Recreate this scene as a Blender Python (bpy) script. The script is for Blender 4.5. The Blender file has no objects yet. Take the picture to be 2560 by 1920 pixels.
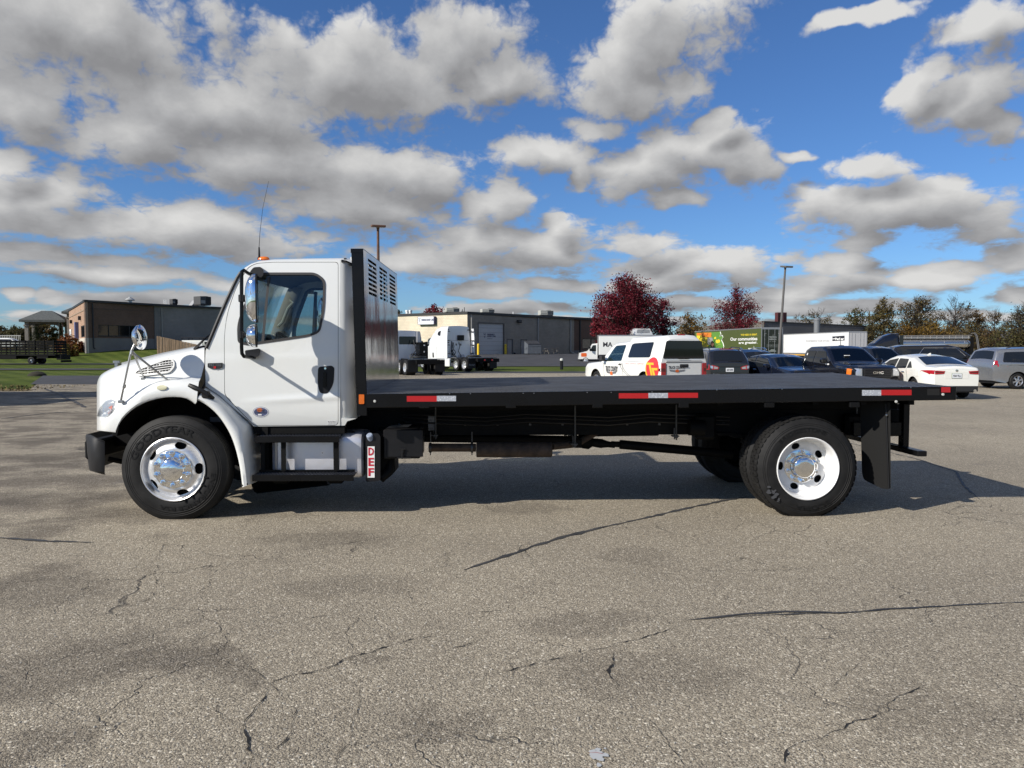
import bpy, bmesh, math, random
from math import sin, cos, tan, pi, radians, sqrt, atan2, asin
from mathutils import Vector, Matrix
from mathutils.geometry import tessellate_polygon

scene = bpy.context.scene
COL = scene.collection
random.seed(7)

# ------------------------------------------------------------------ camera
F = 1850.0                      # focal length in photo pixels (2560 wide)
H_CAM = 1.70
HOR = 872.0
PITCH = math.atan((960 - HOR) / F)
YAW = math.atan(43.0 / F)
c_f = Vector((sin(YAW) * cos(PITCH), cos(YAW) * cos(PITCH), -sin(PITCH)))
c_r = Vector((cos(YAW), -sin(YAW), 0))
c_u = c_r.cross(c_f)
EYE = Vector((0, 0, H_CAM))
cam_d = bpy.data.cameras.new('camera')
cam_d.sensor_width = 36.0
cam_d.lens = F / 2560 * 36.0
cam_d.clip_start = 0.05
cam_d.clip_end = 5000
cam = bpy.data.objects.new('camera', cam_d)
COL.objects.link(cam)
cam.matrix_world = Matrix(((c_r.x, c_u.x, -c_f.x, 0), (c_r.y, c_u.y, -c_f.y, 0), (c_r.z, c_u.z, -c_f.z, H_CAM), (0, 0, 0, 1)))
scene.camera = cam

def ray(px, py):
    return c_f * F + c_r * (px - 1280) + c_u * (960 - py)
def W(px, py, Y):
    d = ray(px, py)
    return EYE + d * (Y / d.y)
def G(px, py, z=0.0):
    d = ray(px, py)
    return EYE + d * ((z - H_CAM) / d.z)

# ------------------------------------------------------------------ sun and sky
SUN_EL = radians(31.5)
SUN_H = Vector((1.38, 0.83, 0)).normalized()      # the way light travels over the ground
sun_dir = Vector((SUN_H.x * cos(SUN_EL), SUN_H.y * cos(SUN_EL), -sin(SUN_EL)))
sl = bpy.data.lights.new('sun', 'SUN')
sl.energy = 4.8
sl.angle = radians(0.5)
sl.color = (1.0, 0.945, 0.86)
so = bpy.data.objects.new('sun', sl)
COL.objects.link(so)
so.rotation_euler = sun_dir.to_track_quat('-Z', 'Y').to_euler()
so.location = (-20, -12, 20)

scene.view_settings.view_transform = 'Standard'
scene.view_settings.look = 'None'
scene.view_settings.gamma = 1.0
scene.view_settings.use_curve_mapping = False
scene.view_settings.exposure = 0.27
SKY_STRENGTH = 0.072

world = bpy.data.worlds.new('World')
scene.world = world
world.use_nodes = True
wn = world.node_tree
wn.nodes.clear()

class NT:
    """tiny node-graph writer"""
    def __init__(self, tree): self.t = tree
    def n(self, typ, ins=None, **kw):
        nd = self.t.nodes.new(typ)
        for k, v in kw.items(): setattr(nd, k, v)
        if ins:
            for k, v in ins.items():
                s = nd.inputs[k]
                if isinstance(v, bpy.types.NodeSocket): self.t.links.new(v, s)
                else: s.default_value = v
        return nd
    def math(self, op, a, b=None, c=None, clamp=False):
        ins = {0: a}
        if b is not None: ins[1] = b
        if c is not None: ins[2] = c
        return self.n('ShaderNodeMath', ins, operation=op, use_clamp=clamp).outputs[0]
    def vm(self, op, a, b=None, c=None):
        ins = {0: a}
        if b is not None: ins[1] = b
        if c is not None: ins[2] = c
        nd = self.n('ShaderNodeVectorMath', ins, operation=op)
        return nd.outputs['Value'] if op in ('LENGTH', 'DOT_PRODUCT', 'DISTANCE') else nd.outputs[0]
    def noise(self, vec, scale, detail=3, rough=0.5, dims='3D', dist=0.0):
        nd = self.n('ShaderNodeTexNoise', {'Scale': scale, 'Detail': detail, 'Roughness': rough, 'Distortion': dist}, noise_dimensions=dims)
        self.t.links.new(vec, nd.inputs['Vector'])
        return nd
    def ramp(self, fac, stops, interp='LINEAR'):
        nd = self.n('ShaderNodeValToRGB', {'Fac': fac})
        cr = nd.color_ramp; cr.interpolation = interp
        while len(cr.elements) > 1: cr.elements.remove(cr.elements[-1])
        for i, (p, c) in enumerate(stops):
            e = cr.elements[0] if i == 0 else cr.elements.new(p)
            e.position = p
            e.color = (c, c, c, 1) if isinstance(c, (int, float)) else (c[0], c[1], c[2], 1)
        return nd.outputs['Color']
    def mix(self, fac, a, b, blend='MIX'):
        nd = self.n('ShaderNodeMix', data_type='RGBA', blend_type=blend)
        for s, v in ((nd.inputs[0], fac), (nd.inputs[6], a), (nd.inputs[7], b)):
            if isinstance(v, bpy.types.NodeSocket): self.t.links.new(v, s)
            elif isinstance(v, (int, float)): s.default_value = v
            else: s.default_value = (v[0], v[1], v[2], 1)
        return nd.outputs[2]
    def sstep(self, x, a, b):
        nd = self.n('ShaderNodeMapRange', {0: x, 1: a, 2: b}, interpolation_type='SMOOTHSTEP')
        return nd.outputs[0]

# cumulus field: soft ellipses at their bearings and heights, broken up by noise (x, y, rx, ry in photo pixels)
CLOUDS = [(200, 60, 340, 150), (40, 250, 140, 85), (500, 270, 330, 130), (330, 340, 200, 85), (850, 170, 260, 120), (1130, 90, 170, 110),
 (1240, 200, 100, 70), (1000, 240, 220, 80), (700, 420, 340, 85), (1000, 445, 200, 75), (900, 520, 240, 60), (90, 480, 180, 60),
 (0, 395, 60, 45), (250, 560, 330, 50), (520, 575, 260, 60), (120, 640, 240, 30), (240, 690, 190, 30), (620, 610, 210, 45), (130, 750, 85, 18),
 (20, 740, 40, 18), (1215, 515, 80, 55), (1290, 600, 240, 45), (1120, 655, 220, 40), (1385, 620, 130, 45), (1250, 725, 110, 22), (1400, 710, 90, 16),
 (1620, 100, 190, 105), (1529, 195, 140, 100), (1627, 230, 160, 65), (1500, 300, 110, 42), (1338, 385, 120, 45), (1413, 440, 30, 40),
 (1627, 430, 170, 68), (1743, 370, 150, 62), (1860, 405, 115, 82), (1945, 410, 60, 58), (1841, 295, 48, 32), (1668, 509, 85, 24),
 (2119, 30, 140, 22), (2450, 50, 140, 62), (2484, 210, 160, 110), (2530, 285, 130, 70), (2300, 200, 60, 75), (2044, 388, 52, 16), (2206, 425, 60, 40),
 (2235, 535, 250, 76), (2420, 555, 150, 52), (2148, 613, 110, 24), (2512, 642, 110, 50), (1384, 555, 90, 38), (1627, 613, 75, 26),
 (1743, 665, 210, 44), (1860, 690, 90, 34), (1656, 712, 160, 24), (2090, 662, 85, 26), (2090, 706, 140, 28), (2320, 695, 180, 38), (2553, 735, 90, 28),
 (1700, 760, 260, 20), (2150, 765, 220, 20), (1300, 770, 220, 18), (400, 755, 300, 20), (100, 800, 160, 14), (1950, 735, 120, 18), (1180, 85, 40, 40), (700, 720, 220, 22), (1500, 800, 300, 12), (2000, 805, 300, 12), (2400, 790, 200, 14), (900, 800, 300, 13), (450, 815, 200, 10)]
def az_el(px, py):
    d = ray(px, py).normalized()
    return atan2(d.x, d.y), asin(d.z)

grp = bpy.data.node_groups.new('cloud_density', 'ShaderNodeTree')
grp.interface.new_socket('P', in_out='INPUT', socket_type='NodeSocketVector')
grp.interface.new_socket('Out', in_out='INPUT', socket_type='NodeSocketFloat')
grp.interface.new_socket('D', in_out='OUTPUT', socket_type='NodeSocketFloat')
grp.interface.new_socket('S', in_out='OUTPUT', socket_type='NodeSocketFloat')
g = NT(grp)
gi = grp.nodes.new('NodeGroupInput'); go = grp.nodes.new('NodeGroupOutput')
P0 = gi.outputs['P']
warp1 = g.vm('SUBTRACT', g.noise(P0, 6.0, 3, 0.6, '2D').outputs['Color'], (0.5, 0.5, 0.5))
sp_ = g.n('ShaderNodeSeparateXYZ', {0: P0})
wamp = g.n('ShaderNodeCombineXYZ', {0: 0.14, 1: g.math('MULTIPLY_ADD', g.math('MAXIMUM', sp_.outputs[1], 0.0), 0.22, 0.012), 2: 0.0}).outputs[0]
PW = g.vm('MULTIPLY_ADD', warp1, wamp, P0)
acc = None
for (x, y, rx, ry) in CLOUDS:
    a0, e0 = az_el(x, y)
    a1, _ = az_el(x + rx, y); _, e1 = az_el(x, y - ry)
    ix, iy = 0.80 / max(abs(a1 - a0), 1e-3), 0.80 / max(abs(e1 - e0), 1e-3)
    L = g.vm('LENGTH', g.vm('MULTIPLY_ADD', PW, (ix, iy, 0), (-a0 * ix, -e0 * iy, 0)))
    acc = L if acc is None else g.math('SMOOTH_MIN', acc, L, 0.30)
d_in = g.math('MAXIMUM', g.math('SUBTRACT', 1.0, acc), -0.9)
d_in = g.math('MINIMUM', d_in, 0.85)
D = g.math('MAXIMUM', d_in, gi.outputs['Out'])
yy_ = g.math('MULTIPLY', g.math('LOGARITHM', g.math('ADD', g.math('MAXIMUM', sp_.outputs[1], 0.0), 0.13), 2.718), 0.62)
PS = g.n('ShaderNodeCombineXYZ', {0: sp_.outputs[0], 1: yy_, 2: 0.0}).outputs[0]
fb0 = g.noise(PS, 9.0, 2, 0.5, '2D').outputs['Fac']
Ds = g.math('ADD', D, g.math('MULTIPLY', g.math('SUBTRACT', fb0, 0.5), 0.9))
fb = g.noise(PS, 21.0, 7, 0.66, '2D').outputs['Fac']
vo = g.n('ShaderNodeTexVoronoi', {'Scale': 30.0, 'Detail': 2.0, 'Roughness': 0.55, 'Lacunarity': 2.3}, voronoi_dimensions='2D', feature='F1')
grp.links.new(g.vm('MULTIPLY_ADD', g.noise(PS, 30.0, 2, 0.5, '2D').outputs['Color'], (0.03, 0.03, 0), PS), vo.inputs['Vector'])
D = g.math('ADD', Ds, g.math('MULTIPLY', g.math('SUBTRACT', fb, 0.5), 0.80))
D = g.math('ADD', D, g.math('MULTIPLY', g.math('SUBTRACT', 0.42, vo.outputs['Distance']), 0.33))
grp.links.new(D, go.inputs['D']); grp.links.new(Ds, go.inputs['S'])

w = NT(wn)
tc = w.n('ShaderNodeTexCoord')
dirv = w.vm('NORMALIZE', tc.outputs['Generated'])
sx = w.n('ShaderNodeSeparateXYZ', {0: dirv})
azn = w.math('ARCTAN2', sx.outputs[0], sx.outputs[1])
eln = w.math('ARCSINE', sx.outputs[2])
pv = w.n('ShaderNodeCombineXYZ', {0: azn, 1: eln, 2: 0.0}).outputs[0]
# beyond the frame the same kind of broken cumulus goes on, on a flat layer overhead
den = w.math('ADD', w.math('MAXIMUM', sx.outputs[2], 0.0), 0.16)
plan = w.n('ShaderNodeCombineXYZ', {0: w.math('DIVIDE', sx.outputs[0], den), 1: w.math('DIVIDE', sx.outputs[1], den), 2: 0.0}).outputs[0]
cov = w.noise(plan, 1.15, 3, 0.5).outputs['Fac']
outside = w.math('MAXIMUM', w.sstep(w.math('ABSOLUTE', azn), 0.66, 0.86), w.sstep(eln, 0.52, 0.66))
d_out = w.math('SUBTRACT', w.math('MULTIPLY', w.math('SUBTRACT', cov, 0.49), 3.6), w.math('MULTIPLY', w.math('SUBTRACT', 1.0, outside), 2.0))
d_out = w.math('MINIMUM', d_out, 0.85)
def tap(off):
    nd = wn.nodes.new('ShaderNodeGroup'); nd.node_tree = grp
    v = w.vm('ADD', pv, off) if off else pv
    wn.links.new(v, nd.inputs['P'])
    wn.links.new(d_out, nd.inputs['Out'])
    return nd
T0 = tap(None); T1 = tap((-0.018, 0.030, 0))
D0, S0, D1, S1 = T0.outputs['D'], T0.outputs['S'], T1.outputs['D'], T1.outputs['S']
alpha = w.sstep(D0, -0.16, 0.32)
alpha = w.math('MULTIPLY', alpha, w.sstep(eln, -0.005, 0.03))
lit = w.math('ADD', w.math('MULTIPLY', w.math('SUBTRACT', S0, S1), 0.38), w.math('MULTIPLY', w.math('SUBTRACT', D0, D1), 0.15))
lit = w.math('ADD', lit, 0.615)
lit = w.math('SUBTRACT', lit, w.math('MULTIPLY', w.sstep(S0, 0.30, 1.1), 0.17))
ccol = w.ramp(lit, [(0.14, (0.30, 0.30, 0.315)), (0.40, (0.39, 0.392, 0.408)), (0.64, (0.60, 0.605, 0.62)), (1.0, (1.02, 1.015, 1.0))])
sky = w.n('ShaderNodeTexSky', sky_type='NISHITA')
sky.sun_disc = False
sky.sun_elevation = SUN_EL
to_sun = -SUN_H
sky.sun_rotation = atan2(to_sun.x, to_sun.y)
sky.altitude = 250
sky.air_density = 1.0; sky.dust_density = 0.35; sky.ozone_density = 2.2
CL = 0.58 / SKY_STRENGTH
ccol = w.vm('SCALE', ccol); ccol.node.inputs['Scale'].default_value = CL
skyc = w.mix(1.0, sky.outputs[0], (0.60, 0.90, 1.32), 'MULTIPLY')
final = w.mix(alpha, skyc, ccol)
bg = w.n('ShaderNodeBackground', {'Color': final, 'Strength': SKY_STRENGTH})
wo = w.n('ShaderNodeOutputWorld', {'Surface': bg.outputs[0]})
world.cycles.sampling_method = 'NONE'

# ------------------------------------------------------------------ materials
MATS = {}
def mat(name, col=(0.5, 0.5, 0.5), rough=0.5, metal=0.0, vary=0.0, vscale=3.0, bump=0.0, bscale=40.0, coat=0.0, spec=0.5, alpha=1.0, trans=0.0, emit=None, rvar=0.0, ior=1.5, bdetail=4, aniso=None):
    if name in MATS: return MATS[name]
    m = bpy.data.materials.new(name); m.use_nodes = True
    nt = m.node_tree; nt.nodes.clear(); q = NT(nt)
    b = q.n('ShaderNodeBsdfPrincipled', {'Roughness': rough, 'Metallic': metal, 'IOR': ior})
    b.inputs['Base Color'].default_value = (*col, 1)
    b.inputs['Coat Weight'].default_value = coat
    b.inputs['Coat Roughness'].default_value = 0.06
    b.inputs['Specular IOR Level'].default_value = spec
    b.inputs['Alpha'].default_value = alpha
    b.inputs['Transmission Weight'].default_value = trans
    if emit: b.inputs['Emission Color'].default_value = (*emit, 1); b.inputs['Emission Strength'].default_value = 1
    if vary or bump or rvar:
        geo = q.n('ShaderNodeTexCoord').outputs['Object']
        if aniso: geo = q.vm('MULTIPLY', geo, aniso)
        if vary:
            f = q.noise(geo, vscale, 5, 0.6).outputs['Fac']
            lo = tuple(c * (1 - vary) for c in col); hi = tuple(min(1, c * (1 + vary)) for c in col)
            cc = q.ramp(f, [(0.3, lo), (0.7, hi)])
            nt.links.new(cc, b.inputs['Base Color'])
        if rvar:
            f = q.noise(geo, vscale * 2.3, 4, 0.6).outputs['Fac']
            nt.links.new(q.ramp(f, [(0.3, max(0.0, rough - rvar)), (0.7, min(1, rough + rvar))]), b.inputs['Roughness'])
        if bump:
            f = q.noise(geo, bscale, bdetail, 0.6).outputs['Fac']
            bp = q.n('ShaderNodeBump', {'Height': f, 'Strength': 1.0, 'Distance': bump})
            nt.links.new(bp.outputs[0], b.inputs['Normal'])
    q.n('ShaderNodeOutputMaterial', {'Surface': b.outputs[0]})
    MATS[name] = m
    return m
def glass_mat(name, tint, refl=0.06):
    """thin tinted pane: see-through with a mirror skin"""
    m = bpy.data.materials.new(name); m.use_nodes = True
    nt = m.node_tree; nt.nodes.clear(); q = NT(nt)
    fr = q.n('ShaderNodeLayerWeight', {'Blend': 0.12}).outputs['Fresnel']
    tr_ = q.n('ShaderNodeBsdfTransparent', {'Color': (*tint, 1)}); gl_ = q.n('ShaderNodeBsdfGlossy', {'Color': (0.9, 0.93, 0.95, 1), 'Roughness': 0.01})
    f = q.math('ADD', q.math('MULTIPLY', fr, 0.6), refl, clamp=True)
    q.n('ShaderNodeOutputMaterial', {'Surface': q.n('ShaderNodeMixShader', {0: f, 1: tr_.outputs[0], 2: gl_.outputs[0]}).outputs[0]})
    MATS[name] = m
    return m
def own(name):
    """a bare material whose graph the caller writes: returns (material, NT, principled)"""
    m = bpy.data.materials.new(name); m.use_nodes = True
    nt = m.node_tree; nt.nodes.clear(); q = NT(nt)
    b = q.n('ShaderNodeBsdfPrincipled')
    q.n('ShaderNodeOutputMaterial', {'Surface': b.outputs[0]})
    MATS[name] = m
    return m, q, b

# ------------------------------------------------------------------ mesh writer
_CH = None
class MB:
    def __init__(s): s.v = []; s.f = []; s.m = []
    def add(s, vs, fs, mi=0):
        o = len(s.v); s.v += [Vector(p) for p in vs]
        s.f += [tuple(i + o for i in f) for f in fs]; s.m += [mi] * len(fs)
        return s
    def box(s, x0, x1, y0, y1, z0, z1, c=0.0, mi=0, M=None):
        lo = (min(x0, x1), min(y0, y1), min(z0, z1)); hi = (max(x0, x1), max(y0, y1), max(z0, z1))
        if c <= 0:
            vs = [(X, Y, Z) for X in (lo[0], hi[0]) for Y in (lo[1], hi[1]) for Z in (lo[2], hi[2])]
            fs = [(0, 1, 3, 2), (4, 6, 7, 5), (0, 4, 5, 1), (2, 3, 7, 6), (0, 2, 6, 4), (1, 5, 7, 3)]
        else:
            c = min(c, 0.45 * min(hi[i] - lo[i] for i in range(3)))
            vs = []; ix = {}
            for sg in [(a, b, d) for a in (0, 1) for b in (0, 1) for d in (0, 1)]:
                for ax in range(3):
                    p = []
                    for k in range(3):
                        base = hi[k] if sg[k] else lo[k]
                        if k != ax: base += -c if sg[k] else c
                        p.append(base)
                    ix[(sg, ax)] = len(vs); vs.append(tuple(p))
            fs = []
            for ax in range(3):
                o1, o2 = [k for k in range(3) if k != ax]
                for sg in (0, 1):
                    q = []
                    for (a, b) in ((0, 0), (1, 0), (1, 1), (0, 1)):
                        k = [0, 0, 0]; k[ax] = sg; k[o1] = a; k[o2] = b
                        q.append(ix[(tuple(k), ax)])
                    fs.append(tuple(q))
                for a in (0, 1):
                    for b in (0, 1):
                        k0 = [0, 0, 0]; k1 = [0, 0, 0]
                        k0[o1] = k1[o1] = a; k0[o2] = k1[o2] = b; k1[ax] = 1
                        fs.append((ix[(tuple(k0), o1)], ix[(tuple(k1), o1)], ix[(tuple(k1), o2)], ix[(tuple(k0), o2)]))
            for sg in [(a, b, d) for a in (0, 1) for b in (0, 1) for d in (0, 1)]:
                fs.append((ix[(sg, 0)], ix[(sg, 1)], ix[(sg, 2)]))
        if M is not None: vs = [M @ Vector(p) for p in vs]
        return s.add(vs, fs, mi)
    def tube(s, path, r, n=8, mi=0, caps=True):
        P = [Vector(p) for p in path]; R = r if isinstance(r, (list, tuple)) else [r] * len(P)
        T = []
        for i in range(len(P)):
            t = (P[min(i + 1, len(P) - 1)] - P[max(i - 1, 0)])
            T.append(t.normalized() if t.length > 1e-9 else Vector((0, 0, 1)))
        up = Vector((0, 0, 1)) if abs(T[0].z) < 0.9 else Vector((1, 0, 0))
        u = T[0].cross(up).normalized(); vs = []; fs = []
        for i in range(len(P)):
            u = (u - T[i] * u.dot(T[i])).normalized(); w_ = T[i].cross(u)
            for k in range(n):
                a = 2 * pi * k / n
                vs.append(P[i] + (u * cos(a) + w_ * sin(a)) * R[i])
        for i in range(len(P) - 1):
            for k in range(n):
                fs.append((i * n + k, i * n + (k + 1) % n, (i + 1) * n + (k + 1) % n, (i + 1) * n + k))
        if caps:
            fs.append(tuple(range(n - 1, -1, -1))); fs.append(tuple((len(P) - 1) * n + k for k in range(n)))
        return s.add(vs, fs, mi)
    def lathe(s, prof, o, axis, n=32, mi=0, a0=0.0, a1=2 * pi, closed=False):
        """prof: (distance along axis, radius)"""
        o = Vector(o); ax = Vector(axis).normalized()
        up = Vector((0, 0, 1)) if abs(ax.z) < 0.9 else Vector((1, 0, 0))
        u = ax.cross(up).normalized(); w_ = ax.cross(u)
        full = abs(a1 - a0 - 2 * pi) < 1e-6; m = n if full else n + 1
        vs = []; fs = []
        for (h, r) in prof:
            for k in range(m):
                a = a0 + (a1 - a0) * k / n
                vs.append(o + ax * h + (u * cos(a) + w_ * sin(a)) * r)
        L = len(prof)
        for i in range(L if closed else L - 1):
            j = (i + 1) % L
            for k in range(n):
                k2 = (k + 1) % m
                fs.append((i * m + k, i * m + k2, j * m + k2, j * m + k))
        return s.add(vs, fs, mi)
    def cyl(s, p0, p1, r, n=16, mi=0, r1=None, bev=0.0):
        p0 = Vector(p0); p1 = Vector(p1); L = (p1 - p0).length
        r1 = r if r1 is None else r1
        if bev: pr = [(0, 0), (0, r - bev), (bev, r), (L - bev, r1), (L, r1 - bev), (L, 0)]
        else: pr = [(0, 0), (0, r), (L, r1), (L, 0)]
        return s.lathe(pr, p0, p1 - p0, n, mi)
    def grid(s, rows, mi=0, close_u=False):
        n = len(rows[0]); vs = [p for r in rows for p in r]; fs = []
        for i in range(len(rows) - 1):
            for j in range(n if close_u else n - 1):
                k = (j + 1) % n
                fs.append((i * n + j, i * n + k, (i + 1) * n + k, (i + 1) * n + j))
        return s.add(vs, fs, mi)
    def loft(s, rings, mi=0, caps=True):
        s.grid(rings, mi, True)
        n = len(rings[0]); o = len(s.v) - n * len(rings)
        if caps:
            s.f.append(tuple(o + k for k in range(n))); s.m.append(mi)
            e = o + n * (len(rings) - 1)
            s.f.append(tuple(e + k for k in range(n))); s.m.append(mi)
        return s
    def plate(s, loops, fn, w0, w1, cuts=(), mi=0):
        """flat shape with holes in (u, v), thickened w0..w1, cut along lines, mapped by fn(u, v, w)"""
        bm = bmesh.new()
        L3 = [[Vector((p[0], p[1], 0)) for p in lp] for lp in loops]
        flat = [p for lp in L3 for p in lp]
        tris = tessellate_polygon(L3)
        A = [bm.verts.new((p.x, p.y, w0)) for p in flat]; B = [bm.verts.new((p.x, p.y, w1)) for p in flat]
        for t in tris:
            for V_ in (A, B):
                try: bm.faces.new([V_[i] for i in t])
                except ValueError: pass
        o = 0
        for lp in L3:
            n = len(lp)
            for i in range(n):
                a, b = o + i, o + (i + 1) % n
                try: bm.faces.new((A[a], A[b], B[b], B[a]))
                except ValueError: pass
            o += n
        for (ax, val) in cuts:
            no = (1, 0, 0) if ax == 'u' else (0, 1, 0); co = (val, 0, 0) if ax == 'u' else (0, val, 0)
            bmesh.ops.bisect_plane(bm, geom=bm.verts[:] + bm.edges[:] + bm.faces[:], plane_co=co, plane_no=no)
        bm.verts.index_update()
        vs = [fn(v.co.x, v.co.y, v.co.z) for v in bm.verts]
        fs = [tuple(v.index for v in f.verts) for f in bm.faces]
        bm.free()
        return s.add(vs, fs, mi)
    def build(s, name, mats, parent=None, smooth=30, recalc=True):
        me = bpy.data.meshes.new(name)
        if recalc:
            bm = bmesh.new()
            bv = [bm.verts.new(p) for p in s.v]
            for f, mi in zip(s.f, s.m):
                if len(set(f)) < 3: continue
                try: bf = bm.faces.new([bv[i] for i in f]); bf.material_index = mi
                except ValueError: pass
            bmesh.ops.remove_doubles(bm, verts=bm.verts[:], dist=1e-5)
            bmesh.ops.recalc_face_normals(bm, faces=bm.faces[:])
            bm.to_mesh(me); bm.free()
        else:
            me.from_pydata(s.v, [], s.f); me.polygons.foreach_set('material_index', s.m)
        for m in (mats if isinstance(mats, (list, tuple)) else [mats]): me.materials.append(m)
        if smooth:
            me.polygons.foreach_set('use_smooth', [True] * len(me.polygons))
            me.set_sharp_from_angle(angle=radians(smooth))
        me.update()
        return link(name, me, parent)

INV = {}
def link(name, me, parent=None):
    o = bpy.data.objects.new(name, me); COL.objects.link(o)
    if parent is not None:
        o.parent = parent
        if parent.name in INV: o.matrix_parent_inverse = INV[parent.name]
    return o
def tag(o, label=None, cat=None, group=None, kind=None):
    if label: o['label'] = label
    if cat: o['category'] = cat
    if group: o['group'] = group
    if kind: o['kind'] = kind
    return o
def thing(name, label, cat, loc=(0, 0, 0), rz=0.0, group=None, world=False):
    """an Empty at the thing's base; world=True: its parts are written in world coordinates"""
    o = bpy.data.objects.new(name, None); COL.objects.link(o)
    o.location = loc; o.rotation_euler = (0, 0, rz); o.empty_display_size = 0.2
    if world: INV[o.name] = (Matrix.Translation(loc) @ Matrix.Rotation(rz, 4, 'Z')).inverted()
    return tag(o, label, cat, group)
def copy_tree(o, parent=None):
    c = o.copy(); COL.objects.link(c)
    if parent is not None: c.parent = parent
    for ch in list(o.children): copy_tree(ch, c)
    return c
def interp(x, pts):
    if x <= pts[0][0]: return pts[0][1]
    for (a, b), (c, d) in zip(pts, pts[1:]):
        if x <= c: return b + (d - b) * (x - a) / (c - a)
    return pts[-1][1]
def smoothp(x, pts):
    if x <= pts[0][0]: return pts[0][1]
    for i in range(len(pts) - 1):
        (a, b), (c, d) = pts[i], pts[i + 1]
        if x <= c:
            def sl_(k):
                if k <= 0 or k >= len(pts) - 1:
                    return 0 if False else ((pts[1][1] - pts[0][1]) / (pts[1][0] - pts[0][0]) if k <= 0 else (pts[-1][1] - pts[-2][1]) / (pts[-1][0] - pts[-2][0]))
                s0 = (pts[k][1] - pts[k - 1][1]) / (pts[k][0] - pts[k - 1][0]); s1 = (pts[k + 1][1] - pts[k][1]) / (pts[k + 1][0] - pts[k][0])
                return 0 if s0 * s1 <= 0 else 2 * s0 * s1 / (s0 + s1)
            h = c - a; t = (x - a) / h; m0, m1 = sl_(i) * h, sl_(i + 1) * h
            return (2 * t**3 - 3 * t * t + 1) * b + (t**3 - 2 * t * t + t) * m0 + (-2 * t**3 + 3 * t * t) * d + (t**3 - t * t) * m1
    return pts[-1][1]
def round_poly(pts, r, n=5):
    """polygon with rounded corners; r one radius or one per corner"""
    out = []; N = len(pts)
    for i in range(N):
        p = Vector(pts[i][:2]); a = Vector(pts[i - 1][:2]); b = Vector(pts[(i + 1) % N][:2])
        rr = r[i] if isinstance(r, (list, tuple)) else r
        u = a - p; v = b - p; rr = min(rr, 0.45 * u.length, 0.45 * v.length)
        if rr <= 1e-6: out.append(tuple(p)); continue
        A = p + u.normalized() * rr; B = p + v.normalized() * rr
        for k in range(n + 1):
            t = k / n
            q = A * (1 - t) ** 2 + p * 2 * t * (1 - t) + B * t * t
            out.append((q.x, q.y))
    return out
def ellipse(cx, cy, rx, ry, n=20, a=0.0):
    return [(cx + rx * cos(t) * cos(a) - ry * sin(t) * sin(a), cy + rx * cos(t) * sin(a) + ry * sin(t) * cos(a)) for t in [2 * pi * k / n for k in range(n)]]
def rect(x0, y0, x1, y1): return [(x0, y0), (x1, y0), (x1, y1), (x0, y1)]

TXT = {}
def text_mesh(txt, res=2, bold=0.0):
    k = (txt, res, bold)
    if k in TXT: return TXT[k]
    cu = bpy.data.curves.new('txt', 'FONT'); cu.body = txt; cu.resolution_u = res; cu.fill_mode = 'FRONT'
    cu.offset = bold; cu.align_x = 'LEFT'
    o = bpy.data.objects.new('txt', cu); COL.objects.link(o)
    dg = bpy.context.evaluated_depsgraph_get()
    me = bpy.data.meshes.new_from_object(o.evaluated_get(dg))
    vs = [(v.co.x, v.co.y) for v in me.vertices]; fs = [tuple(p.vertices) for p in me.polygons]
    bpy.data.objects.remove(o); bpy.data.curves.remove(cu); bpy.data.meshes.remove(me)
    x0 = min(v[0] for v in vs); x1 = max(v[0] for v in vs); y0 = min(v[1] for v in vs); y1 = max(v[1] for v in vs)
    vs = [((x - x0) / (x1 - x0), (y - y0) / (y1 - y0)) for x, y in vs]
    TXT[k] = (vs, fs, (x1 - x0) / (y1 - y0))
    return TXT[k]
def lettering(mb, txt, fn, bold=0.0, mi=0, res=2):
    """fn(u, v) with u, v in 0..1 over the text's own box -> world point"""
    vs, fs, asp = text_mesh(txt, res, bold)
    return mb.add([fn(u, v) for u, v in vs], fs, mi)
# ------------------------------------------------------------------ shared materials
WHITE = mat('white_paint', (0.72, 0.73, 0.705), 0.30, coat=0.5, vary=0.02, vscale=1.2)
BLACKP = mat('black_paint', (0.0055, 0.0055, 0.006), 0.30, spec=0.22, rvar=0.1, vscale=2.0)
BLACKM = mat('black_frame', (0.0045, 0.0045, 0.0045), 0.62, spec=0.15, vary=0.4, vscale=4, bump=0.002, bscale=60)
BLACKT = mat('black_plastic', (0.009, 0.009, 0.010), 0.45, spec=0.3, bump=0.0006, bscale=300)
RUBBER = mat('rubber', (0.0115, 0.0112, 0.011), 0.66, spec=0.28, vary=0.45, vscale=7, bump=0.0005, bscale=200)
RUBTXT = mat('rubber_letter', (0.0078, 0.0077, 0.0076), 0.48, spec=0.25)
SEAL = mat('window_rubber', (0.03, 0.028, 0.028), 0.55)
CHROME = mat('chrome', (0.86, 0.87, 0.88), 0.05, 1.0, rvar=0.02, vscale=6)
STEEL = mat('dull_steel', (0.42, 0.42, 0.42), 0.38, 1.0, rvar=0.1)
ALU = mat('wheel_aluminium', (0.80, 0.80, 0.80), 0.36, 0.75, rvar=0.06, vscale=5)
TANKM = mat('tank_aluminium', (0.70, 0.70, 0.74), 0.36, 0.55, rvar=0.10, vscale=4, bump=0.0006, bscale=14)
WHEELW = mat('white_wheel_paint', (0.76, 0.755, 0.74), 0.34, coat=0.25, vary=0.06, vscale=7)
RED = mat('red_reflector', (0.42, 0.012, 0.014), 0.3, bump=0.0004, bscale=400)
REDLET = mat('red_print', (0.50, 0.012, 0.035), 0.45)
AMBER = mat('amber_lens', (0.75, 0.17, 0.015), 0.15, coat=0.5)
GLASS = glass_mat('tinted_glass', (0.70, 0.77, 0.78), 0.03)
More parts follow.
